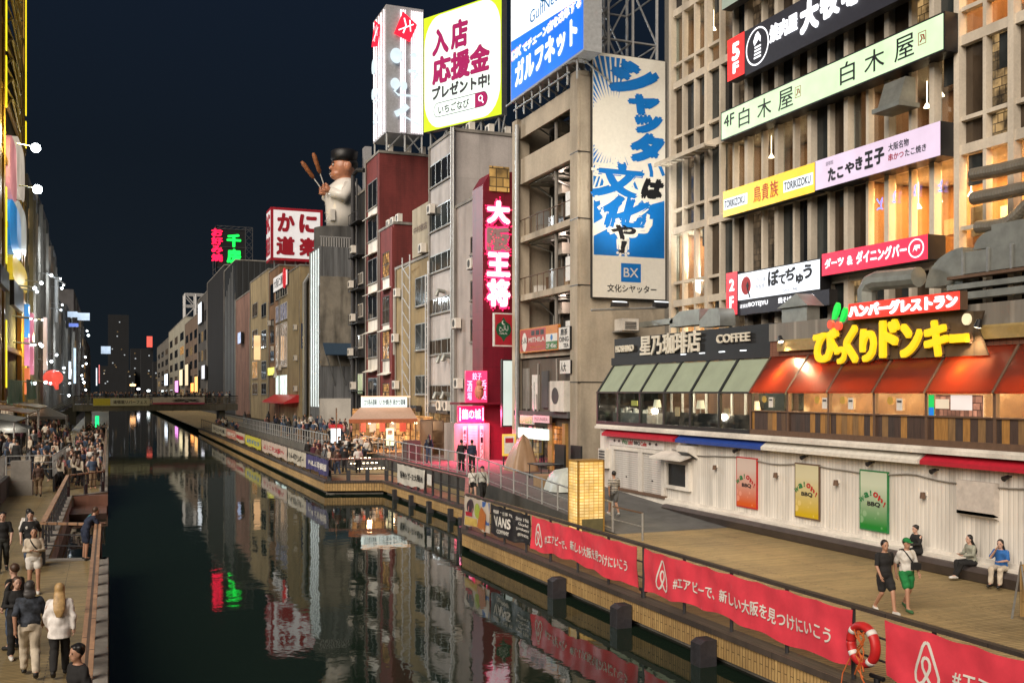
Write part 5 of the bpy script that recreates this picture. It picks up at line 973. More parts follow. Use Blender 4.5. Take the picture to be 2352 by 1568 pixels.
for f in (fr, Frame((fr.o.x, 159.6, fr.o.z), (0, -1, 0), (0, 0, 1), 4.6, fr.h)):
    b = MB(); rect(b, f, .05, .05, .95, .95, .02); b.build('face', KW, KS)
    for s, q in (('か', (.12, .54, .46, .90)), ('に', (.54, .54, .90, .90)), ('道', (.10, .10, .46, .46)), ('楽', (.54, .10, .90, .46))): text(MB(), s, f, *q, .05, .05, .05).build('lettering', M['redink'], KS)
[MB().box(fr.o.x + .5 + i * 1.6, fr.o.x + .7 + i * 1.6, 155.4, 155.6, 24.3, fr.o.z).build('post', M['steel'], KS) for i in range(5)]
D_ = block('dark_tower', 'dark slim tower under the green neon sign', 23.0, 222, 262, 33, wall('near_black', (.014, .015, .018), .4), 9); E_ = block('streaked_tower', 'dark grey tower with pale vertical streaks', 22.9, 201, 221.5, 31.5, ribs('streaked_steel', (.014, .016, .018), 1.1, 1, .6, .0, .6, 4.0), 9); F_ = block('pinkish_building', 'pinkish grey plain building beside the streaked tower', 22.9, 179.5, 200.5, 23.5, wall('pink_render', (.30, .17, .13), .45), 9)
for i in range(7): MB().box(22.84, 22.9, 203 + i * 2.6, 203.25 + i * 2.6, 4, 24 + (i * 7) % 8).build('pale_strip', M['steel'], E_)
rows(F_, 22.9, 180, 200, 6, 20, 4, 2, .2) if False else None
CS_ = thing('rooftop_neon_sign', 'rooftop lattice sign with green and red neon characters', 'sign', (27, 239, 33.2))
fr = frY(238, 497, 518, 614, 580); FRM = plain('sign_lattice', (.07, .07, .075), .5)
b = MB()
for f in (fr, Frame((fr.o.x, 246, fr.o.z), (0, -1, 0), (0, 0, 1), 8, fr.h)):
    for a in (0, .8, 1): b.tube([f.at(a, -.1), f.at(a, 1)], .1, 4)
    for z in (0, .5, .93, 1): b.tube([f.at(0, z), f.at(1, z)], .08, 4)
    for i in range(6): b.tube([f.at(.8, i / 6), f.at(1, (i + 1) / 6)], .06, 4); b.tube([f.at(1, i / 6), f.at(.8, (i + 1) / 6)], .06, 4); b.tube([f.at(i / 6, .93), f.at((i + 1) / 6, 1)], .06, 4)
b.build('lattice', FRM, CS_); b = MB(); b.obox(fr.at(.02, .02, -.4), fr.r * fr.w * .78, fr.u * fr.h * .9, fr.n * .3); b.build('board', M['black'], CS_)
GN_ = emi('green_neon', (.01, 1, .08), 2.0, .1); RN_ = emi('red_neon_far', (1, .01, .06), 2.2, .1)
for i, s in enumerate('お好み焼'): text(MB(), s, fr, -.14 + .0, .74 - i * .2, .18, .93 - i * .2, .05, .1).build('lettering', RN_, CS_)
text(MB(), '千', fr, .28, .50, .68, .82, .05, .1).build('lettering', GN_, CS_); text(MB(), '房', fr, .28, .12, .68, .46, .05, .1).build('lettering', GN_, CS_); text(MB(), 'CHIBO', fr, .28, .03, .68, .08, .05, .1).build('lettering', GN_, CS_)
random.seed(21)
def rows(o, X, y0, y1, z0, z1, nf, n, lit):
    for i in range(nf):
        for j in range(n):
            a = y0 + (y1 - y0) * (j + .2) / n; c = y0 + (y1 - y0) * (j + .75) / n; z = z0 + (z1 - z0) * i / nf
            MB().box(X - .06, X + .01, a, c, z, z + (z1 - z0) / nf * .55).build('window', random.choice([M['warm2'], M['warm'], M['dim']]) if random.random() < lit else M['dglass'], o)
for lab, y0, y1, z1, c in (('dark office block with a lit white vertical sign beyond the bridge', 262.5, 289, 31, (.09, .085, .08)), ('brown block with lit shop windows beyond the bridge', 289.5, 340, 27.5, (.20, .14, .10)), ('light cream block with a rooftop steel frame beyond the bridge', 340.5, 434, 30, (.42, .40, .32)), ('grey block at the far end of the right bank', 434.5, 540, 28, (.18, .17, .15))):
    o = block('distant_building', lab, 22.9, y0, y1, z1, wall('distant_' + str(int(y0)), c, .4), 10, group='distant buildings on the right bank'); rows(o, 22.9, y0, y1, 4, z1 - 2, 5, 3, .3)
lattice('rooftop_scaffold', 'pale cubic steel frame on top of the light cream block far away', 23.2, 30, 345, 30.3, 38, 2, 2, WF, .35, 6)
fr = frX(22.3, 455, 700, 745, 463); sign('vertical_sign', 'white lit vertical sign high on the dark block beyond the bridge', 'sign', fr, LB, M['black'], .4)
for px, y0, y1, c, s, lab in ((546, 765, 790, (.5, .6, .9), .8, 'pale blue'), (438, 880, 905, (1, .35, .08), 2.5, 'orange'), (402, 875, 900, (1, .3, .9), 2, 'pink'), (412, 850, 885, (1, .85, .5), 1.2, 'cream'), (378, 860, 885, (.8, .9, 1), 2, 'white'), (425, 838, 885, (1, .8, .5), .9, 'warm'), (447, 865, 900, (1, .5, .15), 1.6, 'amber'), (463, 840, 870, (.9, .9, 1), .9, 'cold white')):
    fr = frX(22.2, px, y0, y1, px + 7); sign('shop_light', lab + ' glowing shop light on the right bank past the footbridge', 'light', fr, emi(lab.replace(' ', '_') + '_shop', c, s), M['black'], .5)

# outdoor units on roofs and facades
def ac_unit(x, y, z, lab, proto=[]):
    if not proto:
        o = thing('air_conditioner', lab, 'air conditioner', (0, 0, 0), 'outdoor units on the right bank buildings'); MB().box(-.2, .2, -.45, .45, .06, .75).build('body', M['wtrim'], o); b = MB(); disc(b, Frame((-.206, .35, .1), (0, -1, 0), (0, 0, 1), .6, .6), .5, .5, .26, 0); b.build('fan', M['cdark'], o); [MB().box(-.2, .3, y_, y_ + .05, 0, .058).build('bracket', M['steel'], o) for y_ in (-.4, .35)]; proto.append(o); r = o
    else: r = copy_tree(proto[0])
    r.location = (x, y, z); tag(r, lab)
for n, pts in {'on the facade of the white house': [(22.6, 66.2, 6.2), (22.6, 66.6, 10.4), (22.6, 63.4, 14.2)], 'on the cream office block facade': [(22.6, 68.6, 4.6), (22.6, 70.2, 4.6), (22.6, 72.6, 19.4)], 'on the narrow ochre building': [(22.7, 83, 6.2), (22.7, 83.2, 10.2), (22.7, 75.2, 16.8), (22.7, 82.6, 14)], 'on the lower red brick roof': [(23.6, 85.2, 20.8), (23.6, 87, 20.8), (23.6, 88.4, 20.8)], 'on the roof of the taller red brick building': [(24.2, 90.5, 28.05), (25.8, 90, 28.05), (27.2, 90, 28.05)], 'on the black service building': [(22.0, 96, 6.2), (22.0, 97.2, 9.5), (22.0, 96.2, 12.8), (22.0, 97, 16.1), (22.0, 96, 19.4)], 'on the beige shop building': [(22.6, 132, 6), (22.6, 132, 10), (22.6, 132.2, 14), (22.6, 145, 9)], 'on the brown corner building': [(22.6, 149, 8), (22.6, 152, 12), (22.6, 155, 16)], 'on the cream block roof under the lime billboard': [(24.5, 69, 24.85), (26, 69, 24.85), (27.4, 69.2, 24.85)]}.items():
    for q in pts: ac_unit(*q, 'pale outdoor air conditioner unit ' + n)
# ================================================================ right boardwalk: rails, banners, posts
def rail(name, lab, pts, h, lv, top_r, top_m, post_m, step=1.5, plate=False, post_r=.04, group=None, low=()):
    """railing along ground points: handrail, lower bars, posts"""
    pts = [V(q) for q in pts]; o = thing(name, lab, 'railing', pts[0], group)
    b = MB()
    if isinstance(top_r, tuple):
        for a, c in zip(pts, pts[1:]):
            d = (c - a).normalized(); s = d.cross(V((0, 0, 1))).normalized(); b.obox(a + V((0, 0, h)) - s * top_r[0] / 2 - d * .03, c - a + d * .06, s * top_r[0], (0, 0, top_r[1]))
    else: b.tube([q + V((0, 0, h)) for q in pts], top_r, 8)
    b.build('handrail', top_m, o)
    for z in lv: MB().tube([q + V((0, 0, z)) for q in pts], .022, 6).build('lower_bar', post_m, o)
    for a, c in zip(pts, pts[1:]):
        n = max(1, round((c - a).length / step)); d = (c - a).normalized(); s = d.cross(V((0, 0, 1)))
        for i in range(n + (1 if c is pts[-1] else 0)):
            q = a + (c - a) * i / n
            if plate: m = MB(); m.obox(q - d * .12 - s * .03, d * .05, s * .06, (0, 0, h)); m.obox(q + d * .07 - s * .03, d * .05, s * .06, (0, 0, h)); m.obox(q - d * .07 - s * .02, d * .14, s * .04, (0, 0, h * .5))
            else: m = MB().tube([q, q + V((0, 0, h))], post_r, 6)
            m.build('post', post_m, o)
    return o
Z0 = LOW + .04
rail('railing', 'long dark timber topped railing hung with red banners along the boardwalk edge', [(12.66, 5, Z0), (12.66, 36, Z0)], 1.3, (.5, .9), (.14, .07), M['cap'], M['dsteel'], 1.95)
rail('railing', 'pinkish timber railing around the quay recess opposite the red restaurant', [(12.66, 36.1, Z0), (15.15, 43.1, Z0), (15.15, 57.4, Z0), (12.0, 58.5, Z0)], 1.25, (.4, .8), (.16, .07), planks('pink_timber', (.40, .20, .16), (.30, .15, .12), .2, 3, 'y'), M['dsteel'], 1.3, True)
rail('railing', 'far railing hung with pale and yellow banners along the right quay', [(12.0, 58.6, Z0), (12.15, 148, Z0)], 1.25, (.4, .8), (.14, .06), M['cap'], M['dsteel'], 3)
rail('railing', 'grey metal railing along the ramp and raised walk in front of the red restaurant', [(17.56, 33.5, LOW + .03), (17.56, 50, 1.63), (17.56, 73.5, 1.63)], 1.1, (.12, .6), .035, M['steel'], M['steel'], 1.6)
rail('railing', 'grey bar railing of the far raised terrace beyond the food stall', [(15.3, 75, 1.63), (15.3, 148, 1.63)], 1.15, (.12, .6), .04, M['steel'], M['steel'], 1.2)
rail('railing', 'short metal double railing at the foot of the ramp beside the glowing lantern', [(17.55, 31.2, LOW), (17.55, 33.45, LOW)], .98, (.5,), .03, M['rust'], M['steel'], 1.6)
tag(MB().prism([(17.42, 33, LOW), (17.42, 50, LOW), (17.42, 50, 1.63), (17.42, 33, LOW + .02)], (.07, 0, 0)).box(17.42, 17.49, 50.001, 74, LOW, 1.63).build('ramp_wall', wall('ramp_stone', (.055, .055, .05), .5)), 'dark stone side wall of the ramp and raised walk', 'wall')
CLOTH = {}
def cloth(name, c, var=.12):
    m, t, p = _mat(name); f = noise(t, 3, coords(t), 4, .6); base = N(t, 'RGB'); base.outputs[0].default_value = (*c, 1)
    t.links.new(mul(t, base.outputs[0], ramp(t, f, (.3, g(1 - var)), (.7, g(1.05)))), p.inputs['Base Color']); p.inputs['Roughness'].default_value = .45; bump(t, p, f, .25, .03); return m
def banner(lab, X, ya, yb, z0, z1, m, seed, amp=.05, cat='banner', group=None, nm='banner', parts=()):
    """wrinkled cloth banner hung on a rail; parts = (builder, material) drawn on its face and bent with it"""
    rnd = random.Random(seed); ph = [rnd.random() * 6 for _ in range(6)]; L = ya - yb
    def bend(q):
        y, z = q.y, q.z; k = (z1 - z) / (z1 - z0)
        dx = amp * (math.sin(y * 2.3 + ph[0] + k * .8) + .6 * math.sin(y * 5.1 + ph[1] - k * 1.4) + .35 * math.sin(y * 9.7 + ph[2] + k * 2)) * (.35 + .65 * k) * (.55 + .45 * math.sin(y * .8 + ph[5]) * math.sin(y * 1.7 + ph[1])) + .02 * math.sin(y * 6 + 5 * k + ph[0]) * math.sin(y * 2.9 - 3 * k)
        dz = (.05 * math.sin(y * 1.1 + ph[3]) + .03 * math.sin(y * 4.2 + ph[4]) - .03) * k - .035 * abs(math.sin((y - yb) * math.pi / max(.8, L / round(L / 1.1 + .5)))) * (1 - k)
        return V((q.x - dx, y, z + dz))
    b = MB(); ny, nz = max(8, int(L * 9)), 10; vs = []; fs = []
    for i in range(ny + 1):
        for j in range(nz + 1): vs.append(bend(V((X, ya - L * i / ny, z0 + (z1 - z0) * j / nz))))
    for i in range(ny):
        for j in range(nz): a = i * (nz + 1) + j; fs.append((a, a + nz + 1, a + nz + 2, a + 1))
    b.add(vs, fs); n = len(vs); b.add([v + V((.012, 0, 0)) for v in vs], [f[::-1] for f in fs])
    o = b.build(nm, m, smooth=True); tag(o, lab, cat, group); fr = Frame((X, ya, z0), (0, -1, 0), (0, 0, 1), L, z1 - z0)
    for f, pm, nm2 in parts:
        k = MB(); f(k, fr); k.v = [bend(v) for v in k.v]; k.build(nm2, pm, o)
    return o
RB = cloth('red_banner_cloth', (.78, .06, .09)); WL = plain('banner_white', (.75, .72, .66), .6, 0, .08)
def logo(a, z, s):
    def f(k, fr):
        P = [(0, .62), (.06, .60), (.12, .5), (.34, .0), (.40, -.2), (.37, -.38), (.25, -.45), (.12, -.38), (.0, -.22), (-.12, -.02), (-.13, .12), (-.08, .22), (0, .25)]
        full = P + [(-x, y) for x, y in P[::-1][1:-1]]
        q = []
        for x, y in P: q.append((a + x * s / fr.w, z + y * s / fr.h))
        q2 = [(a - x * s / fr.w, z + y * s / fr.h) for x, y in P]
        stroke(k, fr, q, .055, .012); stroke(k, fr, q2, .055, .0135)
    return f
def words(s, a0, b0, a1, b1, bold=.02, drop=0.): 
    def f(k, fr): text(k, s, fr, a0, b0, a1, b1, bold, .014)
    return f
AB = '#エアビーで、新しい大阪を見つけにいこう'
for lab, ya, yb, sd, a in (('red banner with white logo between the black banner and the gap in the rail', 29.5, 22.65, 3, 1), ('longest red banner with white logo and Japanese words, ending at the lifebuoy', 22.3, 14.6, 5, 1), ('red banner cut off by the right edge of the picture, right of the lifebuoy', 13.75, 6.0, 8, 1)):
    L = ya - yb; lx = .55 / L if sd == 3 else .95 / L
    banner(lab, 12.56, ya, yb, 1.08, 2.07, RB, sd, .05, 'banner', 'red banners on the boardwalk rail', 'banner', [(logo(lx, .45, .62), WL, 'emblem'), (words(AB, lx + .55 / L, .30, .93, .60, .018), WL, 'lettering')])
VB = cloth('black_banner_cloth', (.02, .018, .022))
banner('black banner with big white word VANS and small white text', 12.56, 33.2, 29.6, 1.08, 2.07, VB, 12, .03, 'banner', None, 'banner', [(words('VANS', .10, .34, .52, .68, .03), WL, 'lettering'), (words('COMPANY', .16, .12, .50, .26, .02), WL, 'lettering'), (words('相談・仕事 PR', .08, .76, .58, .88, .01), WL, 'lettering'), (words('Since 1966', .66, .74, .97, .86, .01), WL, 'lettering'), (words('Gold', .72, .58, .95, .68, .01), WL, 'lettering'), (words('Sneakers', .66, .42, .97, .52, .01), WL, 'lettering'), (words('BRANDS', .70, .22, .96, .32, .01), WL, 'lettering')])
def blotch(q, z, r, ry): 
    return lambda k, fr: disc(k, fr, q, z, r, .013, 0, 18, ry)
banner('colourful printed banner with bright painted shapes at the corner of the boardwalk', 12.56, 36.0, 33.3, 1.0, 2.1, cloth('cream_print', (.55, .48, .40)), 15, .03, 'banner', None, 'banner', [(lambda k, fr: rect(k, fr, .72, .25, .99, .98, .011), plain('print_blue', (.04, .12, .40), .5), 'panel'), (lambda k, fr: rect(k, fr, .02, .02, .5, .3, .011), plain('print_yellow', (.6, .42, .1), .5), 'panel'), (blotch(.24, .68, .36, .30), plain('print_dark', (.04, .02, .03), .5), 'shape'), (lambda k, fr: disc(k, fr, .25, .6, .24, .016, 0, 18, .2), plain('print_pink', (.6, .25, .25), .5), 'shape'), (lambda k, fr: disc(k, fr, .52, .6, .3, .0145, 0, 18, .3), plain('print_green', (.35, .42, .06), .5), 'shape'), (lambda k, fr: poly(k, fr, [(.5, .02), (.85, .02), (.9, .6), (.7, .8), (.55, .5)], .017), plain('print_orange', (.5, .16, .03), .5), 'shape'), (lambda k, fr: rect(k, fr, .05, .34, .32, .48, .018), M['redink'], 'panel')])
banner('white cloth banner with black brush writing on the recess railing', 15.05, 54.6, 49.4, .98, 2.0, cloth('white_cloth', (.58, .56, .50)), 21, .06, 'banner', None, 'banner', [(words('阪神タイガース!大阪締め', .12, .3, .93, .68, .02), M['ink'], 'lettering')])
tag(MB().box(15.03, 15.05, 48.2, 48.9, 1.3, 1.85).build('notice', M['white']), 'small white notice on the recess railing right of the white banner', 'notice')
for lab, a, c, col, txt, tm in (('white banner at the far left of the quay banners', 487, 520, (.5, .47, .4), 'なにわの夏', M['ink']), ('red and white banner on the far quay railing', 520, 541, (.5, .22, .17), '祭り', WL), ('beige banner between red and yellow banners on the far quay', 541, 562, (.48, .43, .34), '道頓堀', M['redink']), ('yellow green banner on the far quay railing', 564, 599, (.5, .47, .06), 'ありがとう', M['bluep']), ('long pale pink lettered banner on the far quay railing', 601, 659, (.5, .40, .34), 'ようこそ大阪へ', M['redink']), ('pale banner with bold black script on the far quay railing', 660, 702, (.5, .46, .38), 'とんぼりリバー', M['ink']), ('purple banner with white lettering nearest the terrace steps', 703, 755, (.05, .045, .16), 'WALK 道頓堀', WL)):
    banner(lab, 11.9, Yx(a, 11.9), Yx(c, 11.9), 1.1, 2.02, cloth('cloth_' + str(a), col), a, .05, 'banner', 'cloth banners on the far quay railing', 'banner', [(words(txt, .1, .28, .9, .72, .03), tm, 'lettering')])
# lifebuoy
fr = Frame((12.42, 14.55, 0), (0, -1, 0), (0, 0, 1), 1, 1); o = thing('lifebuoy', 'red and white lifebuoy with tangled orange rope hanging between two red banners', 'lifebuoy', (12.44, 14.2, 1.1))
c = V((12.44, 14.18, 1.55)); b = MB(); n = 40
def ringm(b, a0, a1, r):
    k = max(3, int((a1 - a0) / .13)); b.tube([c + V((0, math.cos(a0 + (a1 - a0) * i / k) * .31, math.sin(a0 + (a1 - a0) * i / k) * .33)) for i in range(k + 1)], r, 12, .8)
ringm(b, 0, 2 * math.pi, .098); b.build('ring', plain('buoy_red', (.52, .02, .02), .45), o, smooth=True)
for a in (.55, 2.2, 3.9, 5.5): b = MB(); ringm(b, a, a + .26, .1005); b.build('band', M['white'], o, smooth=True)
rnd = random.Random(4); OR = plain('orange_rope', (.55, .12, .02), .7)
for j in range(5): b = MB(); b.tube([c + V((-.1 + .03 * rnd.random(), (rnd.random() - .5) * .3, .25 - i * .115)) for i in range(7 + j % 3)], .014, 5); b.build('rope', OR, o)
b = MB(); b.tube([c + V((0, .3, -.25)), c + V((-.1, .42, -.6)), c + V((-.2, .4, -1.1))], .012, 5); b.build('rope', OR, o)
# mooring posts and cleats
PM = wall('mooring_iron', (.045, .043, .05), .6, .5, 2, .6)
for px, lab in ((1278, 'dark mooring post under the left red banner'), (1425, 'dark mooring post below the gap between two red banners'), (1615, 'dark mooring post below the long red banner')):
    y = Yx(px, 12.2); o = thing('mooring_post', lab, 'mooring post', (12.2, y, -.5), 'dark mooring posts along the quay')
    b = MB(); b.box(12.0, 12.42, y - .2, y + .2, -.8, .46); b.build('shaft', PM, o); b = MB(); b.prism([(12.0, y - .2, .46), (12.42, y - .2, .46), (12.42, y - .2, .58), (12.14, y - .2, .58), (12.0, y - .2, .5)], (0, .4, 0)); b.build('cap', PM, o)
for i, y in enumerate((38.5, 41.3, 44.6, 48.0, 51.2, 54.5)):
    x = 12.45 + max(0, min(1, (y - 36) / 7)) * 2.45; tag(MB().box(x - .15, x + .15, y - .16, y + .16, -.5, .55).build('mooring_pile', PM), 'slim dark pile at the waterline of the quay recess, ' + ('nearest the corner', 'second from the corner', 'third from the corner', 'third from the far end', 'second from the far end', 'at the far end')[i], 'pile', 'slim piles in the quay recess')
for i, (x, y) in enumerate(((12.5, 22.5), (12.5, 14.1))):
    o = MB(); o.tube([(x + .18, y, LOW + .03), (x + .18, y, LOW + .2)], .06, 8); o.tube([(x + .18, y - .16, LOW + .22), (x + .18, y + .16, LOW + .22)], .045, 8); tag(o.build('mooring_cleat', M['black']), ('black mooring cleat in the gap between red banners', 'black mooring cleat under the lifebuoy')[i], 'cleat')
# lantern column
o = thing('lantern_column', 'square lantern column of glowing yellow paper panels at the foot of the ramp', 'lantern', (16.8, 34.2, LOW))
m_, t_, p_ = _mat('lantern_paper'); cc = N(t_, 'TexCoord'); s_ = N(t_, 'SeparateXYZ'); t_.links.new(cc.outputs['Object'], s_.inputs[0]); ad = N(t_, 'Math', operation='ADD'); t_.links.new(s_.outputs[0], ad.inputs[0]); t_.links.new(s_.outputs[1], ad.inputs[1])
cb = N(t_, 'CombineXYZ'); t_.links.new(ad.outputs[0], cb.inputs[0]); t_.links.new(s_.outputs[2], cb.inputs[1]); bk = N(t_, 'TexBrick', offset=0.0); t_.links.new(cb.outputs[0], bk.inputs['Vector']); bk.inputs['Scale'].default_value = 1; bk.inputs['Brick Width'].default_value = .2; bk.inputs['Row Height'].default_value = .115; bk.inputs['Mortar Size'].default_value = .02; bk.inputs['Mortar Smooth'].default_value = .6
bk.inputs['Color1'].default_value = (1, .55, .12, 1); bk.inputs['Color2'].default_value = (1, .70, .30, 1); bk.inputs['Mortar'].default_value = (.30, .12, .0, 1)
t_.links.new(mul(t_, bk.outputs[0], ramp(t_, noise(t_, 1.6, coords(t_), 2, .5), (.35, g(.55)), (.65, g(1.15)))), p_.inputs['Emission Color']); p_.inputs['Emission Strength'].default_value = 1.0 / 2 ** EXPO; p_.inputs['Base Color'].default_value = (.4, .3, .12, 1)
MB().box(16.3, 17.36, 33.85, 34.65, LOW + .02, 3.40).build('paper_panel', m_, o); b = MB()
for x in (16.3, 17.36):
    for y in (33.85, 34.65): b.box(x - .03, x + .03, y - .03, y + .03, LOW, 3.44)
b.box(16.27, 17.39, 33.82, 34.68, 3.401, 3.45); b.build('frame', plain('gold_frame', (.35, .2, .04), .5), o); MB().box(16.45, 17.32, 33.81, 33.849, LOW + .02, 1.25).build('base_panel', plain('dull_panel', (.13, .12, .06), .6), o)
# ================================================================ shops at the foot of the tan building, covers, stalls
fr = frX(22.7, 1194, 757, 811, 1282); o = sign('curry_restaurant_sign', 'red and orange Indian restaurant sign reading MITHILA with flag colours', 'sign', fr, plain('curry_red', (.42, .03, .03), .4), plain('curry_orange', (.6, .2, .02), .4), .15, None, .07)
a6, a7 = .70, .985
for z0, z1, c in ((.66, .95, plain('flag_saffron', (.6, .2, .02), .4)), (.36, .66, M['white']), (.05, .36, plain('flag_green', (.02, .16, .03), .4))): b = MB(); rect(b, fr, a6, z0, a7, z1, .012); b.build('flag_stripe', c, o)
text(MB(), 'MITHILA', fr, .25, .40, .67, .60, .02, .014).build('lettering', M['white'], o); text(MB(), '2F 4Sec', fr, .72, .10, .97, .28, .02, .02).build('lettering', M['white'], o); text(MB(), 'Indian Cuisine', fr, .30, .16, .62, .26, 0, .014).build('lettering', bpy.data.materials['curry_orange'], o)
b = MB(); disc(b, fr, .135, .44, .36, .013, ry=.55); b.build('emblem', M['white'], o); text(MB(), 'حلال', fr, .05, .36, .22, .62, .01, .02).build('lettering', M['ink'], o); b = MB(); disc(b, fr, .845, .51, .16, .016); b.build('wheel', M['bluep'], o)
b = MB(); [rect(b, fr, .32 + i * .12, .68, .41 + i * .12, .88, .013) for i in range(3)]; b.build('icon_box', M['ink'], o)
fr = frX(22.68, 1283, 752, 803, 1309); o = sign('tea_sign', 'white tea shop sign reading DING TEA beside the red curry sign', 'sign', fr, M['white'], M['black'], .12, None, .03, [('鼎茶', .2, .62, .8, .92, M['ink'], {'bold': .02}), ('DING', .1, .34, .9, .56, M['ink'], {'bold': .02}), ('TEA', .45, .08, .9, .26, M['ink'], {'bold': .02})])
fr = frX(22.68, 1286, 828, 858, 1310); sign('picture_sign', 'small white sign with black figures under the tea sign', 'sign', fr, M['white'], M['black'], .1, None, 0, [('人大', .08, .15, .6, .85, M['ink'], {'bold': .03})])
GS = thing('ground_shop', 'cluttered shop front under the balconies with a bright white sign and an orange lit door', 'shop', (23, 52, 1.63))
MB().box(23.1, 23.3, 48.4, 56.1, 1.63, 7.9).build('wall', wall('shop_brown', (.14, .11, .085), .5), GS)
b = MB(); b.box(22.7, 23.2, 48.4, 56.1, 4.6, 4.9); b.build('ledge', M['cdark'], GS)
for y, z0, z1, c in ((55, 5.0, 7.4, M['conc']), (53.6, 5.0, 7.0, M['white']), (52.2, 5.1, 7.2, M['cdark']), (51.2, 5.0, 6.6, M['conc'])): MB().box(23.0, 23.099, y - .5, y + .4, z0, z1).build('door_panel', c, GS)
for i in range(9): z = 5 + random.random() * 2.4; y = 48.8 + random.random() * 6.5; MB().tube([(23.0, y, 4.9), (23.0, y + .2 * random.random(), z + .6)], .04 + .03 * random.random(), 6).build('conduit', M['steel'] if i % 2 else M['conc'], GS)
MB().box(22.5, 23.1, 48.5, 50.3, 4.95, 6.6).build('condenser', M['wtrim'], GS); b = MB(); disc(b, Frame((22.49, 50.1, 5.2), (0, -1, 0), (0, 0, 1), 1, 1), .5, .6, .45, .01); b.build('fan', M['cdark'], GS)
o_ = frX(22.6, 1190, 981, 1004, 1250); b = MB(); b.obox(o_.at(0, 0, -.3), o_.r * o_.w, o_.u * o_.h, o_.n * .3); b.build('shop_sign', emi('shop_white', (.85, 1, .9), 1.3, .25, 2), GS)
for i in range(5): MB().box(23.02, 23.095, 51.6 + i * .8, 52.2 + i * .8, 1.75, 4.0).build('glass_panel', [M['dim'], M['dglass'], M['warm2'], M['gglass'], M['dim']][i], GS)
MB().box(22.98, 23.09, 49.6, 50.9, 1.65, 4.1).build('door', litwin('orange_door', (1, .32, .06), .9, .45, 2), GS); GW_ = plain('gold_wood', (.35, .2, .06), .6); MB().box(22.9, 23.1, 50.92, 51.5, 1.65, 4.3).build('door_jamb', GW_, GS); MB().box(22.9, 23.1, 49.2, 49.58, 1.65, 4.3).build('door_jamb', GW_, GS)
fr = frX(22.55, 1194, 953, 972, 1222); sign('green_sign', 'small green lit sign with white kana over the shop front', 'sign', fr, emi('sign_green', (.03, .45, .08), .6), M['white'], .15, None, .03, [('アニーラ', .1, .12, .9, .5, WL, {'bold': .02})])
fr = frX(22.55, 1224, 953, 969, 1262); sign('bar_sign', 'rounded pale grey shop sign beside the small green sign', 'sign', fr, emi('sign_greyw', (.55, .5, .48), .5), M['rust'], .15, None, 0, [('MIZUNARA', .1, .25, .9, .75, M['ink'], {'bold': .0})])
for i in range(2): tag(MB().box(21.9 - i * .3, 22.0 - i * .3, 45.2 + i * 1.3, 46.4 + i * 1.3, 1.5, 3.3).build('standing_screen', M['bframe']), ('near' if not i else 'far') + ' dark standing panel at the left end of the barbecue restaurant', 'panel')
TA = cloth('tan_tarp', (.30, .19, .11)); GT = cloth('pale_tarp', (.42, .45, .42))
def tarp(lab, c, rx, ry, h, m, seed, peak):
    rnd = random.Random(seed); b = MB(); n = 28; rg = []; q = [rnd.random() * 6 for _ in range(4)]
    for j in range(9):
        k = j / 8; vs = []
        for i in range(n):
            a = 2 * math.pi * i / n; r = (1 - k) ** (.55 if peak else .28) * (1 + .07 * math.sin(a * 5 + q[0]) * (1 - k) + .05 * math.sin(a * 9 + q[1] + k * 3))
            sq = max(abs(math.cos(a)), abs(math.sin(a))) ** -.6; vs.append(V(c) + V((math.cos(a) * rx * r * sq + .1 * k, math.sin(a) * ry * r * sq, h * k * (1 + .04 * math.sin(a * 3 + q[2])))))
        rg.append(vs)
    fs = []
    for j in range(8):
        for i in range(n): fs.append((j * n + i, j * n + (i + 1) % n, (j + 1) * n + (i + 1) % n, (j + 1) * n + i))
    b.add([v for r in rg for v in r], fs); o = b.build('tarpaulin_cover', m, smooth=True); return tag(o, lab, 'tarpaulin')
q = onX(1170, 1075, 21.2); tarp('brown tarpaulin draped in a tent shape over stored furniture by the red wall', (21.4, 51.7, 1.64), .85, 1.0, 1.95, TA, 3, True)
tarp('pale grey tarpaulin tied over a low stack beside the ramp railing', (20.3, 43.6, 1.3), .9, 1.0, 1.05, GT, 9, False); tag(MB().box(19.5, 20.6, 44.6, 45.6, 1.35, 1.95).build('carton', JC[4]), 'brown carton peeking out under the pale tarpaulin', 'box')
o = thing('table', 'black folding table between the two covered stacks', 'table', (21, 47.3, 1.5)); MB().box(20.3, 21.6, 46.6, 48.3, 2.25, 2.3).build('tabletop', M['black'], o)
for x in (20.4, 21.5):
    for y in (46.7, 48.2): MB().tube([(x, y, 1.5), (x, y, 2.25)], .025, 6).build('leg', M['black'], o)
o = thing('menu_stand', 'yellow framed menu stand beside the tent shaped tarpaulin', 'sign', (22.2, 55.4, 1.64)); fr = Frame((21.7, 55.4, 2.2), (1, 0, 0), (0, 0, 1), .85, 1.3); b = MB(); b.obox(fr.at(0, 0, -.08), fr.r * fr.w, fr.u * fr.h, fr.n * .08); b.build('frame', emi('bulb_yellow', (.9, .6, .1), .6), o); b = MB(); rect(b, fr, .12, .1, .88, .9, .01); b.build('board', M['white'], o); b = MB(); rect(b, fr, .2, .6, .8, .82, .02); b.build('panel', M['redink'], o); b = MB(); [b.box(21.75 + i * .65, 21.82 + i * .65, 55.42, 55.48, 1.64, 2.2) for i in range(2)]; b.build('leg', M['dsteel'], o)
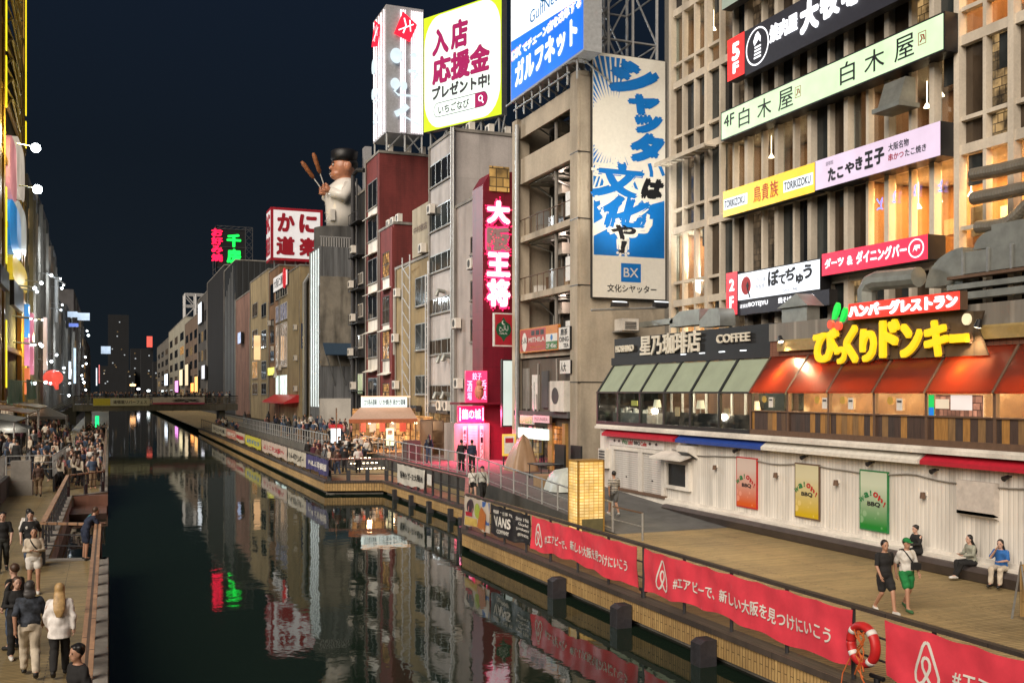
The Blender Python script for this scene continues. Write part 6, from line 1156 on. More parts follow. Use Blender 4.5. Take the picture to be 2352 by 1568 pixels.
# food stall with the lit awning
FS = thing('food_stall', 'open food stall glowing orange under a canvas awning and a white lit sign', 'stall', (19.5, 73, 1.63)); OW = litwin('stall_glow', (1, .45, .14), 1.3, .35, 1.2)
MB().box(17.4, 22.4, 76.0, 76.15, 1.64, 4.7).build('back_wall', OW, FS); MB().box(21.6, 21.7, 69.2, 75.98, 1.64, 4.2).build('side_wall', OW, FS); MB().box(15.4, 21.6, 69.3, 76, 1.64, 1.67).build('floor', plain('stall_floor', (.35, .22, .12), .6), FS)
b = MB(); b.add([(17.5, 74, 4.8), (21.4, 74, 4.8), (20.6, 69.4, 4.05), (15.6, 69.4, 4.05)], [(0, 3, 2, 1)]); b.add([(17.5, 74, 4.83), (21.4, 74, 4.83), (20.6, 69.4, 4.08), (15.6, 69.4, 4.08)], [(0, 1, 2, 3)]); b.build('awning', plain('canvas', (.55, .36, .26), .7), FS); MB().box(15.6, 20.6, 69.36, 69.39, 3.8, 4.08).build('valance', plain('orange_valance', (.5, .16, .07), .6), FS)
for x, y in ((15.7, 69.5), (18.3, 69.5), (20.5, 69.5), (17.5, 74), (21.4, 74), (15.7, 74)): MB().tube([(x, y, 1.65), (x, y, 4.05 if y < 70 else 4.8)], .05, 6).build('post', M['rust'], FS)
fr = frY(73.9, 833, 912, 935, 935); b = MB(); b.obox(fr.at(0, 0, -.5), fr.r * fr.w, fr.u * fr.h, fr.n * .5); b.build('sign_box', emi('stall_sign', (.85, 1, .95), 1.15, .05), FS)
for s, a in (('立ち呑み酒場', .03), ('いか焼き', .37), ('串かつ酒場', .68)): text(MB(), s, fr, a, .2, a + .28, .8, .02, .02).build('lettering', M['ink'], FS)
MB().box(fr.o.x - .1, fr.o.x + fr.w + .1, 73.3, 74.0, fr.o.z + fr.h + .01, fr.o.z + fr.h + .08).build('sign_cap', emi('cap_glow', (1, .6, .35), 1.5), FS)
for i in range(5): MB().box(17.9 + i * .8, 18.4 + i * .8, 75.9, 75.99, 2.9, 3.9).build('menu_sheet', M['white'] if i % 2 else emi('menu_red', (.8, .12, .08), .6), FS)
for x, y, e_ in ((17.6, 71.5, 90), (19.6, 72.5, 90), (20.8, 70.5, 60)):
    MB().ell((x, y, 3.75), .1, .1, .1).build('bulb', M['wlamp'], FS); l = bpy.data.lights.new('stall_lamp', 'POINT'); l.energy = e_ * .5; l.color = (1, .55, .25); l.shadow_soft_size = .15; lo = bpy.data.objects.new('stall_lamp', l); COL.objects.link(lo); lo.location = (x, y, 3.6)
b = MB()
for x in (20.7, 21.5): b.box(x, x + .05, 66.2, 69.2, 1.64, 4.0)
for y in (66.2, 67.7, 69.15):
    for z in (2.4, 3.2, 3.98): b.box(20.7, 21.55, y, y + .05, z, z + .05)
b.build('side_frame', M['rust'], FS); fr = frY(68.5, 887, 983, 1023, 905); sign('menu_lightbox', 'tall white and yellow lit menu box standing right of the food stall', 'sign', fr, emi('menu_box', (1, .9, .5), 1.6, .35, 3), M['black'], .2, None, 0, [('串', .2, .6, .8, .9, M['redink'], {'bold': .03})])
o = thing('paper_lantern', 'small white and red lit lantern kiosk left of the food stall', 'lantern', onX(771, 1012, 16.2)); q = onX(771, 1010, 16.2); b = MB(); b.box(q.x - .3, q.x + .3, q.y - .3, q.y + .3, q.z - .2, q.z + .9); b.build('light_box', emi('kiosk_white', (.85, .95, 1), 2.5, .2), o); b = MB(); b.box(q.x - .45, q.x + .45, q.y - .45, q.y + .45, q.z + .901, q.z + 1.2); b.build('roof', M['redink'], o); b = MB(); b.box(q.x - .25, q.x + .25, q.y - .25, q.y + .25, 1.6, q.z - .201); b.build('stand', M['dsteel'], o)
for i in range(5):
    x, y = 16.2 + (i % 3) * 1.5, 70.2 + (i // 3) * 2.2; o = thing('table', 'small stall table among seated diners, ' + ('front left', 'front middle', 'front right', 'back left', 'back middle')[i], 'table', (x, y, 1.67), 'tables at the food stall'); MB().box(x - .35, x + .35, y - .3, y + .3, 2.36, 2.4).build('tabletop', M['wtrim'], o); MB().tube([(x, y, 1.67), (x, y, 2.36)], .04, 6).build('leg', M['dsteel'], o)
b = MB(); b.box(17.6, 18.5, 61.6, 62.5, 1.63, 2.9); tag(b.build('utility_cabinet', plain('maroon_cabinet', (.10, .06, .06), .6)), 'dark maroon cabinet on the raised walk right of the stall', 'cabinet')
# lit shopfronts between the stall and the pink neon
for i, (y0, y1, c) in enumerate(((76.2, 78.6, M['warm2']), (79, 81.5, M['warm']), (68.4, 70.6, M['dim']), (71, 73.6, M['warm2']))):
    o = thing('shop_window', ('amber', 'orange', 'dim', 'golden')[i] + ' lit ground floor shop window on the raised walk behind the stall', 'window', (22.7, y0, 1.7)); MB().box(22.75, 22.85, y0, y1, 1.7, 4.4).build('pane', c, o); MB().box(22.5, 22.9, y0 - .1, y1 + .1, 4.41, 4.9).build('canopy', M['dsteel'], o)
for i, (x, y) in enumerate(((22.2, 66.5), (22.3, 64.5), (22.1, 70))): o = MB(); o.box(x - .3, x + .3, y - .4, y + .4, 1.63, 2.2 + .3 * i); o.box(x - .25, x + .25, y - .3, y + .3, 2.2 + .3 * i, 2.5 + .3 * i); tag(o.build('stacked_crate', JC[i]), ('low pale', 'grey', 'brown')[i] + ' stack of crates against the shop fronts on the red paving', 'crate')
# ================================================================ footbridge
BRG = thing('footbridge', 'grey timber clad footbridge hung with banners crossing the canal', 'bridge', (6, 148, 3.3)); M['bclad'] = planks('bridge_boards', (.15, .14, .12), (.11, .10, .085), .2, 3, 'x')
MB().box(-4.5, 17, 146.5, 151.5, 3.35, 4.25).build('deck', M['bclad'], BRG)
b = MB(); b.box(-4.5, 17, 146.4, 146.6, 5.3, 5.42); [b.box(-4.5, 17, 146.45, 146.55, 4.4 + i * .22, 4.5 + i * .22) for i in range(4)]; [b.box(-4.5 + i * 1.8, -4.35 + i * 1.8, 146.38, 146.62, 3.3, 5.4) for i in range(12)]; b.build('balustrade', M['bclad'], BRG)
b = MB(); b.box(-4.5, 17, 151.4, 151.6, 5.3, 5.42); [b.box(-4.5 + i * 1.8, -4.35 + i * 1.8, 151.4, 151.6, 4.2, 5.4) for i in range(12)]; b.build('rear_balustrade', M['bclad'], BRG)
b = MB(); [b.box(x, x + .8, 147, 151, -.5, 3.35) for x in (-3.0, 14.5)]; b.build('pier', M['cdark'], BRG)
b = MB(); [b.box(-4.6 - i * .45, -4.1 - i * .45, 146.6, 149.6, 1.5, 4.2 - i * .27) for i in range(10)]; b.build('stair', M['bclad'], BRG); b = MB(); [b.tube([(-4.5, 146.5, 4.5 + k * .25), (-9.3, 146.5, 1.8 + k * .25)], .06, 4) for k in range(4)]; b.build('stair_rail', M['bclad'], BRG)
def ybanner(lab, px0, px1, yt, yb, m, txt, tm, extra=()):
    fr = frY(146.3, px0, yt, yb, px1); return sign('banner', lab, 'banner', fr, m, m, .04, 'banners on the footbridge', 0, [(txt, .35, .25, .95, .75, tm, {'bold': .02})] + list(extra))
ybanner('white and yellow banner on the left half of the footbridge', 214, 344, 914, 932, cloth('bridge_white', (.50, .48, .36)), '道頓堀リバーフェス', M['ink'], [(None, .0, .05, .3, .95, plain('bridge_yellow', (.5, .42, .03), .6), {'name': 'panel'})])
ybanner('white banner with a pink lower edge on the right half of the footbridge', 351, 470, 912, 928, cloth('bridge_white2', (.5, .45, .42)), '祭', M['ink'], [(None, 0, .0, 1, .22, plain('bridge_pink', (.45, .06, .14), .6), {'name': 'panel'})])
# ================================================================ left bank
HR = planks('rail_timber', (.46, .26, .14), (.36, .20, .11), .3, 2.4, 'y')
rail('railing', 'thick timber topped railing along the near left promenade edge', [(-.32, 4, Z0), (-.32, 34.2, Z0)], 1.02, (.35, .7), (.2, .08), HR, M['dsteel'], 1.6, True)
rail('railing', 'timber railing around the notch in the left promenade', [(-.32, 34.3, Z0), (-1.95, 35.2, Z0), (-1.9, 54.6, Z0), (-.3, 56.8, Z0)], 1.02, (.35, .7), (.16, .07), HR, M['dsteel'], 1.6, True)
rail('railing', 'far timber railing behind the crowd on the left promenade', [(-.25, 57, Z0), (-.25, 148, Z0)], 1.1, (.4, .8), (.14, .07), M['handrail'], M['dsteel'], 2.2)
rail('railing', 'grey metal bar railing on the raised left promenade wall', [(-4.9, 34, 1.76), (-4.9, 56.5, 1.76)], 1.05, (.12,), .035, M['steel'], M['steel'], .55)
rail('railing', 'grey metal railing crossing behind the concrete pier on the left bank', [(-4.9, 57.6, 1.6), (-2.7, 57.6, 1.6), (-2.7, 84, .9)], 1.1, (.4, .75), .03, M['steel'], M['steel'], 1.2)
o = thing('concrete_pier', 'square grey concrete pier ending the raised promenade wall', 'pier', (-4.2, 57, LOW)); MB().box(-4.7, -3.62, 56.4, 57.4, LOW, 1.55).build('base', M['conc'], o); MB().box(-4.62, -3.7, 56.48, 57.32, 1.552, 2.5).build('block', M['conc'], o)
tag(MB().prism([(-2.75, 58, LOW), (-2.75, 84, LOW), (-2.75, 84, 1.0), (-2.75, 58, 1.6)], (.1, 0, 0)).build('ramp_panel', M['dsteel']), 'dark sloping side panel of the stair in the left crowd', 'wall')
o = thing('trash_bin', 'dark bin beside the railing man near the notch', 'bin', (-2.0, 33.6, LOW)); MB().box(-2.25, -1.8, 33.4, 33.8, LOW + .05, 1.25).build('body', M['black'], o); MB().box(-2.28, -1.77, 33.37, 33.83, 1.251, 1.32).build('lid', M['dsteel'], o)
q = onX(223, 985, -1.2); o = thing('lit_sign_post', 'narrow green glowing sign on a pole by the left quay near the bridge', 'sign', (q.x, q.y, LOW)); MB().box(q.x - .2, q.x + .2, q.y - .1, q.y + .1, q.z, q.z + 1.45).build('panel', emi('green_sign_glow', (.02, .9, .25), 1.5), o); MB().tube([(q.x, q.y + .15, LOW), (q.x, q.y + .15, q.z + 1.5)], .05, 6).build('pole', M['dsteel'], o)
# gazebo, market awnings
def gazebo(lab, c, w, h, m):
    o = thing('gazebo', lab, 'tent', c); c = V(c); b = MB(); t = c + V((0, 0, h + .9)); k = [c + V((x * w, y * w, h)) for x, y in ((-1, -1), (1, -1), (1, 1), (-1, 1))]; b.add(k + [t], [(0, 1, 4), (1, 2, 4), (2, 3, 4), (3, 0, 4)]); b.add([q - V((0, 0, .25)) for q in k] + k, [(0, 1, 5, 4), (1, 2, 6, 5), (2, 3, 7, 6), (3, 0, 4, 7)]); b.build('canopy', m, o)
    for q in k: MB().tube([V((q.x, q.y, c.z)), q], .04, 5).build('leg', M['steel'], o)
    return o
gazebo('grey pointed market gazebo in the crowd on the left promenade', (-5.4, 104, 1.6), 1.7, 2.1, plain('grey_canvas', (.16, .16, .16), .8)); gazebo('dark gazebo at the left edge of the picture', (-7.4, 80, 1.6), 2.2, 1.8, plain('dark_canvas', (.05, .055, .06), .8))
for i, (y0, y1, z, c, lab) in enumerate(((84, 96, 4.3, (.12, .06, .035), 'brown flat market awning'), (72, 83, 4.0, (.05, .05, .045), 'dark green market awning'), (97, 110, 4.5, (.16, .09, .05), 'reddish brown shop awning'))):
    o = thing('market_awning', lab + ' over the stalls on the left bank', 'awning', (-8, y0, 1.6)); MB().prism([(-9, y0, z + .6), (-5.6, y0, z), (-5.6, y0, z + .08), (-9, y0, z + .7)], (0, y1 - y0, 0)).build('canopy', plain('market_' + str(i), c, .7), o); b = MB(); [b.tube([(-5.7, y0 + .1 + k * (y1 - y0 - .2), 1.6), (-5.7, y0 + .1 + k * (y1 - y0 - .2), z)], .05, 5) for k in (0, 1)]; b.build('post', M['steel'], o)
    MB().box(-8.8, -8.7, y0 + .5, y1 - .5, 1.7, z).build('stall_back', litwin('stall_%d' % i, (1, .75, .5), .8, .2, 1), o); l = bpy.data.lights.new('stall_light', 'POINT'); l.energy = 60; l.color = (1, .85, .65); l.shadow_soft_size = .3; lo = bpy.data.objects.new('stall_light', l); COL.objects.link(lo); lo.location = (-6.5, (y0 + y1) / 2, z - .3)
# yellow discount tower with its steel ring frame
DT = thing('yellow_tower', 'golden yellow steel framed tower with lit yellow strips at the left edge', 'building', (-10, 115, 1.5)); GD = plain('golden_steel', (.36, .20, .02), .45, .2); YS = emi('yellow_strip', (1, .78, .02), 1.3)
MB().box(-17, -9.6, 96, 132, 1.5, 44).build('wall', wall('tower_dark', (.07, .06, .035), .4), DT)
b = MB()
for px in (2, 11, 51, 57): y = Yx(px, -9); b.box(-9.45, -9.0, y - .8, y + .8, 1.5, 60)
for z in range(4, 60, 6): b.box(-9.4, -9.1, 98, 132, z, z + .5)
b.build('steel_frame', GD, DT); b = MB()
for i in range(14): z = 33 + i * 2; b.tube([(-9.1, 106, z), (-9.0, 112, z + 2.4), (-8.9, 120, z + 1), (-9.1, 126, z + 3)], .12, 5); b.tube([(-9.1, 126, z), (-8.9, 117, z + 2.8), (-9.1, 106, z + 2)], .1, 5)
b.build('ring_frame', plain('gold_tube', (.55, .38, .06), .35, .3), DT)
for px, L in ((15, ((-40, 115), (130, 245), (430, 605), (735, 890))), (60, ((-40, 265), (280, 340), (755, 895)))):
    for y0, y1 in L:
        a = onX(px, y0, -8.95); c = onX(px, y1, -8.95); MB().box(-9.02, -8.92, a.y - .35, a.y + .35, c.z, a.z).build('light_strip', YS, DT)
for c, q in (((.75, .30, .30), (24, 300, 440, 40)), ((.70, .60, .48), (38, 300, 430, 58)), ((.02, .25, .6), (24, 445, 570, 50)), ((.75, .52, .03), (30, 575, 640, 64)), ((.55, .55, .5), (40, 450, 560, 62))):
    fr = frX(-8.9, *q); b = MB(); poly(b, fr, [(.5 + .5 * math.copysign(abs(math.cos(a)) ** .5, math.cos(a)), .5 + .5 * math.copysign(abs(math.sin(a)) ** .5, math.sin(a))) for a in [i * math.pi / 12 for i in range(24)]], .05, .5); b.build('colour_panel', emi('tower_panel_%d' % q[1] if q[1] != 300 else 'tower_panel_%d' % q[0], c, .6, .3, .3), DT)
fr = frX(-8.8, 22, 642, 700, 45); sign('tower_sign', 'pale lit sign board with grey characters on the yellow tower', 'sign', fr, emi('tower_sign_white', (.5, .5, .42), .55), M['dsteel'], .4, None, 0, [('驚安の殿堂', .1, .3, .9, .7, M['ink'], {'bold': .02})])
fr = frX(-8.7, -10, 605, 650, 10); sign('violet_sign', 'violet and white lit sign at the left edge on the yellow tower', 'sign', fr, emi('violet_white', (.6, .5, 1), 1.0, .4), M['black'], .4)
for i, (a, c) in enumerate(((17, 50), (60, 82))):
    y0, y1 = Yx(c, -7.2), Yx(a, -7.2); z = onX(a, 870, -7.2).z; banner(('nearer', 'farther')[i] + ' green and white tarpaulin banner at the foot of the yellow tower', -7.2, max(y0, y1), min(y0, y1), z - 1.9, z, cloth('green_tarp_%d' % i, (.16, .32, .22)), 40 + i, .15, 'banner', 'green banners at the foot of the yellow tower')
    l = bpy.data.lights.new('tower_light', 'POINT'); l.energy = 500; l.color = (1, .8, .3); l.shadow_soft_size = .5; lo = bpy.data.objects.new('tower_light', l); COL.objects.link(lo); lo.location = (-7.6, 104 + i * 20, 30 - i * 18)
# buildings beyond, floodlights
random.seed(31)
LBK = [(132.5, 150, 32, (.16, .15, .14), 'dark grey block right behind the yellow tower'), (150.5, 178, 33, (.12, .12, .12), 'tall dark block with coloured vertical sign strips'), (178.5, 205, 31, (.07, .07, .075), 'black block with a lamp mast on its roof'), (205.5, 250, 24, (.05, .055, .06), 'low dark block with green tinted lamps'), (250.5, 300, 26, (.06, .065, .07), 'dark block under white roof boards'), (300.5, 420, 34, (.09, .085, .085), 'slab block far along the left bank'), (420.5, 560, 28, (.06, .06, .065), 'farthest dark block on the left bank')]
for y0, y1, z1, c, lab in LBK:
    o = thing('distant_building', lab, 'building', (-10, (y0 + y1) / 2, 1.5), 'distant buildings on the left bank'); MB().box(-16, -9, y0, y1, 1.5, z1).build('wall', wall('left_' + str(int(y0)), c, .4), o); rows(o, -8.98, y0, y1, 4, z1 - 2, 6, 3, .35)
    for j in range(4): x = -9 + .02; y = y0 + (y1 - y0) * (j + .5) / 4; MB().box(-9, -8.5, y - .15, y + .15, 3, z1 - 1 - j).build('pilaster', M['conc'], o)
for px, X, y0, y1, c, s, lab in ((67, -7.6, 700, 775, (.1, .4, .9), .9, 'blue'), (67.3, -7.55, 778, 840, (.9, .3, .5), .9, 'pink'), (67.5, -7.5, 845, 905, (1, .25, .1), .9, 'orange red'), (77, -7.6, 720, 860, (.8, .25, .35), .8, 'rose and white'), (108, -7.4, 730, 850, (.7, .5, .45), .6, 'dull pink'), (174, -7, 800, 880, (.6, .8, 1), 1.4, 'cold white'), (163, -7, 830, 870, (.8, .9, 1), 1.4, 'thin white'), (229, -4, 838, 880, (.8, .2, .2), 1.2, 'small red'), (223, -4.5, 845, 885, (.85, .9, 1), 1.3, 'small white')):
    a = onX(px, y0, X); c2 = onX(px, y1, X); o = MB().box(X - .4, X, a.y - .5 - a.y * .004, a.y + .5 + a.y * .004, c2.z, a.z); tag(o.build('vertical_sign', emi(lab.replace(' ', '_') + '_strip', c, s, .3, .4)), lab + ' lit vertical sign strip on the left bank', 'sign')
for (x0, y0, x1, y1), lab in (((155, 715, 178, 728), 'white lit roof board on the left bank, lower left of two'), ((178, 718, 206, 735), 'white lit roof board on the left bank, upper right of two'), ((158, 742, 180, 750), 'blue and white lit board under the roof boards'), ((232, 795, 254, 812), 'small white lit roof board far along the left bank')):
    fr = frY(255 if x0 < 200 else 420, x0, y0, y1, x1); sign('roof_board', lab, 'sign', fr, emi('roof_' + str(x0), (.6, .75, .95) if x0 != 158 else (.2, .3, .9), .9, .4, .4), M['black'], .5)
def q_(px): return -onX(px, 800, -6.9).y
def flood(px, py, X, r, s, lab, grp=None):
    q = onX(px, py, X); o = thing('floodlight', lab, 'floodlight', q, grp); MB().ell(q, r, r, r, 10, 7).build('lens', emi('flood_%d_%d' % (px, py), (.85, .95, 1), s, 0), o); MB().tube([q + V((-.1, 0, .1)), q + V((-1.6, 0, .25))], .07, 5).build('arm', M['steel'], o); return q
for i, (px, py) in enumerate(((82, 340), (86, 435))):
    q = flood(px, py, -6.4, .42, 60, ('upper', 'lower')[i] + ' of two dazzling white floodlights on arms beside the yellow tower')
    l = bpy.data.lights.new('flood_beam', 'SPOT'); l.energy = 4500; l.color = (.9, .96, 1); l.spot_size = math.radians(75); l.spot_blend = .8; l.shadow_soft_size = .4; lo = bpy.data.objects.new('flood_beam', l); COL.objects.link(lo); lo.location = q + V((.6, -.6, 0)); lo.rotation_euler = (V((27, 62, 17)) - q).to_track_quat('-Z', 'Y').to_euler()
for px, py in ((118, 632), (139, 640), (146, 655), (142, 662), (95, 650), (80, 662), (85, 670), (71, 732), (82, 735), (97, 735), (143, 700), (140, 712), (96, 794), (92, 790), (72, 792), (80, 792), (118, 830), (130, 815), (147, 845), (147, 855), (160, 880), (105, 878), (116, 880), (80, 880), (190, 840), (196, 820), (198, 835), (190, 870), (193, 878), (188, 862), (197, 895), (203, 770), (158, 908), (200, 760)):
    flood(px, py, -6.9, .10 * (1 + (py % 3) * .4) * max(1, -q_(px) / 170), 14, 'small white floodlight among many on the left bank facades', 'small floodlights on the left bank')
for y, z, e_ in ((137, 16, 220), (146, 24, 260), (160, 10, 220), (165, 22, 300), (185, 14, 300), (195, 26, 340), (222, 10, 300), (235, 19, 300), (275, 14, 400), (285, 24, 400), (330, 12, 500), (380, 22, 600)):
    l = bpy.data.lights.new('facade_lamp', 'POINT'); l.energy = e_; l.color = (.88, .96, 1); l.shadow_soft_size = .3; lo = bpy.data.objects.new('facade_lamp', l); COL.objects.link(lo); lo.location = (-6.6, y, z)
o = thing('roof_lamp_mast', 'roof mast carrying white lamps on the left bank', 'mast', onX(129, 700, -7.6)); q0, q1 = onX(129, 740, -7.6), onX(129, 640, -7.6); MB().tube([q0, q1], .25, 6).build('mast', WF, o); MB().tube([q1 + V((-1, -8, 0)), q1 + V((1, 8, 0))], .15, 5).build('crossbar', WF, o)
q = onX(122, 882, -7.2); o = thing('red_balloon_sign', 'glowing red rounded sign with short legs above the left bank stalls', 'sign', q); b = MB(); b.ell(q + V((0, 0, .9)), 1.3, 2.2, 1.1, 18, 12); [b.tube([q + V((.3, y, .3)), q + V((.5, y * 1.3, -.7))], [.4, .15], 8) for y in (-1.5, -.6, .4, 1.3)]; b.build('body', emi('balloon_red', (1, .12, .08), .85), o, smooth=True)
# far towers across the end of the canal
for i, (a, c, yt, Y, lab, k) in enumerate(((248, 296, 722, 760, 'tall dark tower with a few lit windows at the end of the canal', .012), (300, 322, 800, 700, 'dark mid height tower left of the red roof sign', .010), (324, 352, 800, 680, 'dark tower carrying the red roof sign', .012), (352, 372, 830, 660, 'dark tower right of the red roof sign', .01), (228, 250, 840, 700, 'low dark tower at the left end of the skyline', .01), (290, 310, 850, 690, 'low dark block in the middle of the skyline', .008))):
    fr = frY(Y, a, yt, 905, c); o = thing('distant_tower', lab, 'tower', fr.at(.5, 0), 'towers at the end of the canal'); b = MB(); b.obox(fr.at(0, 0, -20), fr.r * fr.w, fr.u * fr.h, fr.n * 20); b.build('wall', wall('far_tower_%d' % i, (k * .7, k * .85, k * 1.1), .3), o)
    for j in range(9 if i == 0 else 4): u, w = .15 + .75 * random.random(), .2 + .75 * random.random(); MB().obox(fr.at(u, w), fr.r * .8, fr.u * .7, fr.n * .1).build('window', M['warm2'] if j % 2 else emi('far_window_%d_%d' % (i, j), (.8, .9, 1), .35, 0), o)
fr = frY(676, 337, 772, 797, 350); sign('roof_sign', 'red lit vertical sign on a far tower at the end of the canal', 'sign', fr, emi('far_red', (1, .14, .10), .9), M['black'], 1)
for i, (px, py, c) in enumerate(((302, 884, (1, .5, .2)), (308, 884, (1, .5, .2)), (384, 884, (1, .7, .2)), (392, 883, (1, .5, .25)), (318, 893, (.9, .9, 1)), (341, 897, (.9, 1, 1)))):
    q = onY(px, py, 560); o = thing('street_lamp', 'far ' + ('orange', 'second orange', 'yellow', 'salmon', 'dim white', 'bright white')[i] + ' street lamp beyond the footbridge', 'street lamp', (q.x, q.y, 1.5), 'far street lamps'); MB().ell(q, .9, .9, .6).build('lamp', emi('street_%d' % i, c, 5, 0), o); MB().tube([(q.x, q.y, 1.5), q], .15, 5).build('pole', M['dsteel'], o)
# ================================================================ people
SKIN = plain('skin', (.42, .23, .15), .5, 0, .08); SKIN2 = plain('pale_skin', (.52, .32, .24), .5, 0, .08); EYE = plain('eye_dark', (.015, .01, .01), .3, 0, 0, bp=0)
HAIRK = plain('black_hair', (.010, .009, .009), .45, 0, .3, 20); HAIRB = plain('brown_hair', (.06, .03, .016), .5, 0, .3, 20); HAIRY = plain('blonde_hair', (.46, .30, .13), .5, 0, .35, 14); HAIRG = plain('grey_hair', (.05, .045, .045), .5, 0, .4, 18)
_cm = {}
def cl(n, c, ro=.85):
    if n not in _cm: _cm[n] = plain('cloth_' + n, c, ro, 0, .28, 7, .3)
    return _cm[n]
POSE = dict(hip=(0, 0, .93), lhip=(-.09, 0, .91), rhip=(.09, 0, .91), lkn=(-.10, .02, .50), rkn=(.10, .02, .50), lan=(-.11, -.02, .09), ran=(.11, -.02, .09), ltoe=(-.13, .15, .035), rtoe=(.13, .15, .035),
            chest=(0, 0, 1.25), neck=(0, -.01, 1.45), head=(0, .02, 1.60), lsh=(-.165, -.01, 1.395), rsh=(.165, -.01, 1.395), lel=(-.23, -.03, 1.13), rel=(.23, -.03, 1.13), lwr=(-.24, .05, .90), rwr=(.24, .05, .90))
def mod(**k): d = dict(POSE); d.update(k); return d
WALK = mod(lkn=(-.09, .20, .53), lan=(-.09, .27, .11), ltoe=(-.10, .45, .08), rkn=(.09, .03, .50), ran=(.10, -.27, .15), rtoe=(.10, -.14, .05), lel=(-.24, -.12, 1.14), lwr=(-.23, -.12, .90), rel=(.24, .06, 1.14), rwr=(.22, .20, .93), hip=(0, 0, .92))
WALK2 = mod(rkn=(.09, .16, .52), ran=(.09, .18, .09), rtoe=(.10, .36, .04), lkn=(-.09, .0, .50), lan=(-.10, -.24, .16), ltoe=(-.10, -.12, .05), rel=(.24, -.10, 1.13), rwr=(.24, -.06, .89), lel=(-.24, .04, 1.13), lwr=(-.22, .16, .92))
PHONE = mod(rel=(.23, .02, 1.13), rwr=(.08, .24, 1.16), lel=(-.23, .02, 1.13), lwr=(-.08, .24, 1.14), head=(0, .05, 1.59))
SIT = mod(hip=(0, 0, .50), lhip=(-.10, 0, .50), rhip=(.10, 0, .50), lkn=(-.12, .42, .50), rkn=(.12, .42, .50), lan=(-.12, .44, .09), ran=(.12, .46, .09), ltoe=(-.13, .62, .04), rtoe=(.13, .64, .04), chest=(0, .03, .83), neck=(0, .06, 1.02), head=(0, .10, 1.17), lsh=(-.165, .04, .965), rsh=(.165, .04, .965), lel=(-.22, .12, .74), rel=(.22, .12, .74), lwr=(-.09, .33, .72), rwr=(.09, .33, .74))
LEAN = mod(chest=(0, .10, 1.23), neck=(0, .24, 1.38), head=(0, .33, 1.49), lsh=(-.165, .19, 1.33), rsh=(.165, .19, 1.33), lel=(-.22, .32, 1.12), rel=(.22, .32, 1.12), lwr=(-.08, .50, 1.12), rwr=(.08, .50, 1.10))
POINT = mod(rel=(.24, .16, 1.22), rwr=(.20, .28, 1.40))
def lerp(a, b, k): return V(a) * (1 - k) + V(b) * k
def torso(b, P, g=0., z0=0., z1=1., w=1.):
    h, n = V(P['hip']), V(P['neck']); c = V(P['chest']); R = []
    for k, rx, ry in ((0, .155, .115), (.16, .165, .12), (.38, .140, .105), (.62, .160, .118), (.82, .170, .115), (.93, .135, .09), (1.0, .085, .07)):
        if z0 <= k <= z1: q = lerp(lerp(h, c, min(1, k / .6)), lerp(c, n, max(0, (k - .6) / .4)), 1 if k > .6 else 0) if k > .6 else lerp(h, c, k / .6); R.append((q + V((0, 0, -.03 if k == 0 else 0)), (rx + g) * w, (ry + g) * w))
    b.rings(R, 16)
def limb(b, pts, r, n=10):
    b.tube([V(q) for q in pts], r, n); [b.ell(q, k, k, k, 8, 6) for q, k in zip(pts, r)]
def shape_body(P, f=1.):
    b = MB(); torso(b, P, 0)
    for s in 'lr':
        limb(b, (P[s + 'sh'], P[s + 'el'], P[s + 'wr']), (.056 * f, .043 * f, .029)); limb(b, (P[s + 'hip'], P[s + 'kn'], P[s + 'an']), (.088 * f, .058 * f, .040))
        limb(b, (P[s + 'an'], lerp(P[s + 'an'], P[s + 'toe'], .5), P[s + 'toe']), (.042, .042, .033), 8)
        d = (V(P[s + 'wr']) - V(P[s + 'el'])).normalized(); q = V(P[s + 'wr']); b.tube([q, q + d * .05, q + d * .09], [.028, .04, .034], 8, .6)
    n, h = V(P['neck']), V(P['head']); b.tube([n - V((0, 0, .04)), lerp(n, h, .65)], [.062, .052], 10)
    b.ell(h + V((0, -.012, .025)), .080, .097, .108, 16, 12); b.ell(h + V((0, .018, -.052)), .058, .068, .066, 12, 8); b.tube([h + V((0, .085, .01)), h + V((0, .105, -.025))], [.010, .016], 6); [b.ell(h + V((x, -.005, -.01)), .012, .022, .032, 6, 5) for x in (-.078, .078)]
    return b
def hands(b, P):
    for s, m in (('l', -1), ('r', 1)):
        d = (V(P[s + 'wr']) - V(P[s + 'el'])).normalized(); q = V(P[s + 'wr']) + d * .085; si = V((0, 1, 0)) - d * d.y; si = si.normalized() if si.length > .3 else V((m, 0, 0)); up = d.cross(si) * -m
        for i, L in enumerate((.068, .078, .072, .056)): o = q + si * (.027 - .018 * i); b.tube([o, o + d * L * .5 + up * .006, o + d * L * .8 + up * .028], [.0095, .009, .007], 6)
        o = q - d * .055 + si * .03; b.tube([o, o + si * .03 + d * .03, o + si * .03 + d * .06 + up * .015], [.012, .011, .008], 6)
def shirt(P, sleeve, long=0., g=.014, w=1.):
    b = MB(); torso(b, P, g, 0.16 if not long else 0, 1.0, w)
    if long: h = V(P['hip']); b.rings([(h - V((0, 0, long)), .19 + g, .15 + g), (h, .175 + g, .135 + g), (h + V((0, 0, .15)), .17 + g, .13 + g)], 16)
    else: h = V(P['hip']); b.rings([(h + V((0, 0, .02)), .165 + g, .125 + g), (lerp(h, P['chest'], .3), .16 + g, .12 + g)], 16)
    for s in 'lr':
        e = lerp(P[s + 'sh'], P[s + 'el'], .85)
        if sleeve == 'short': limb(b, (P[s + 'sh'], e), (.050 + g, .050 + g))
        elif sleeve == 'long': limb(b, (P[s + 'sh'], P[s + 'el'], lerp(P[s + 'el'], P[s + 'wr'], .95)), (.048 + g, .040 + g, .030 + g))
    return b
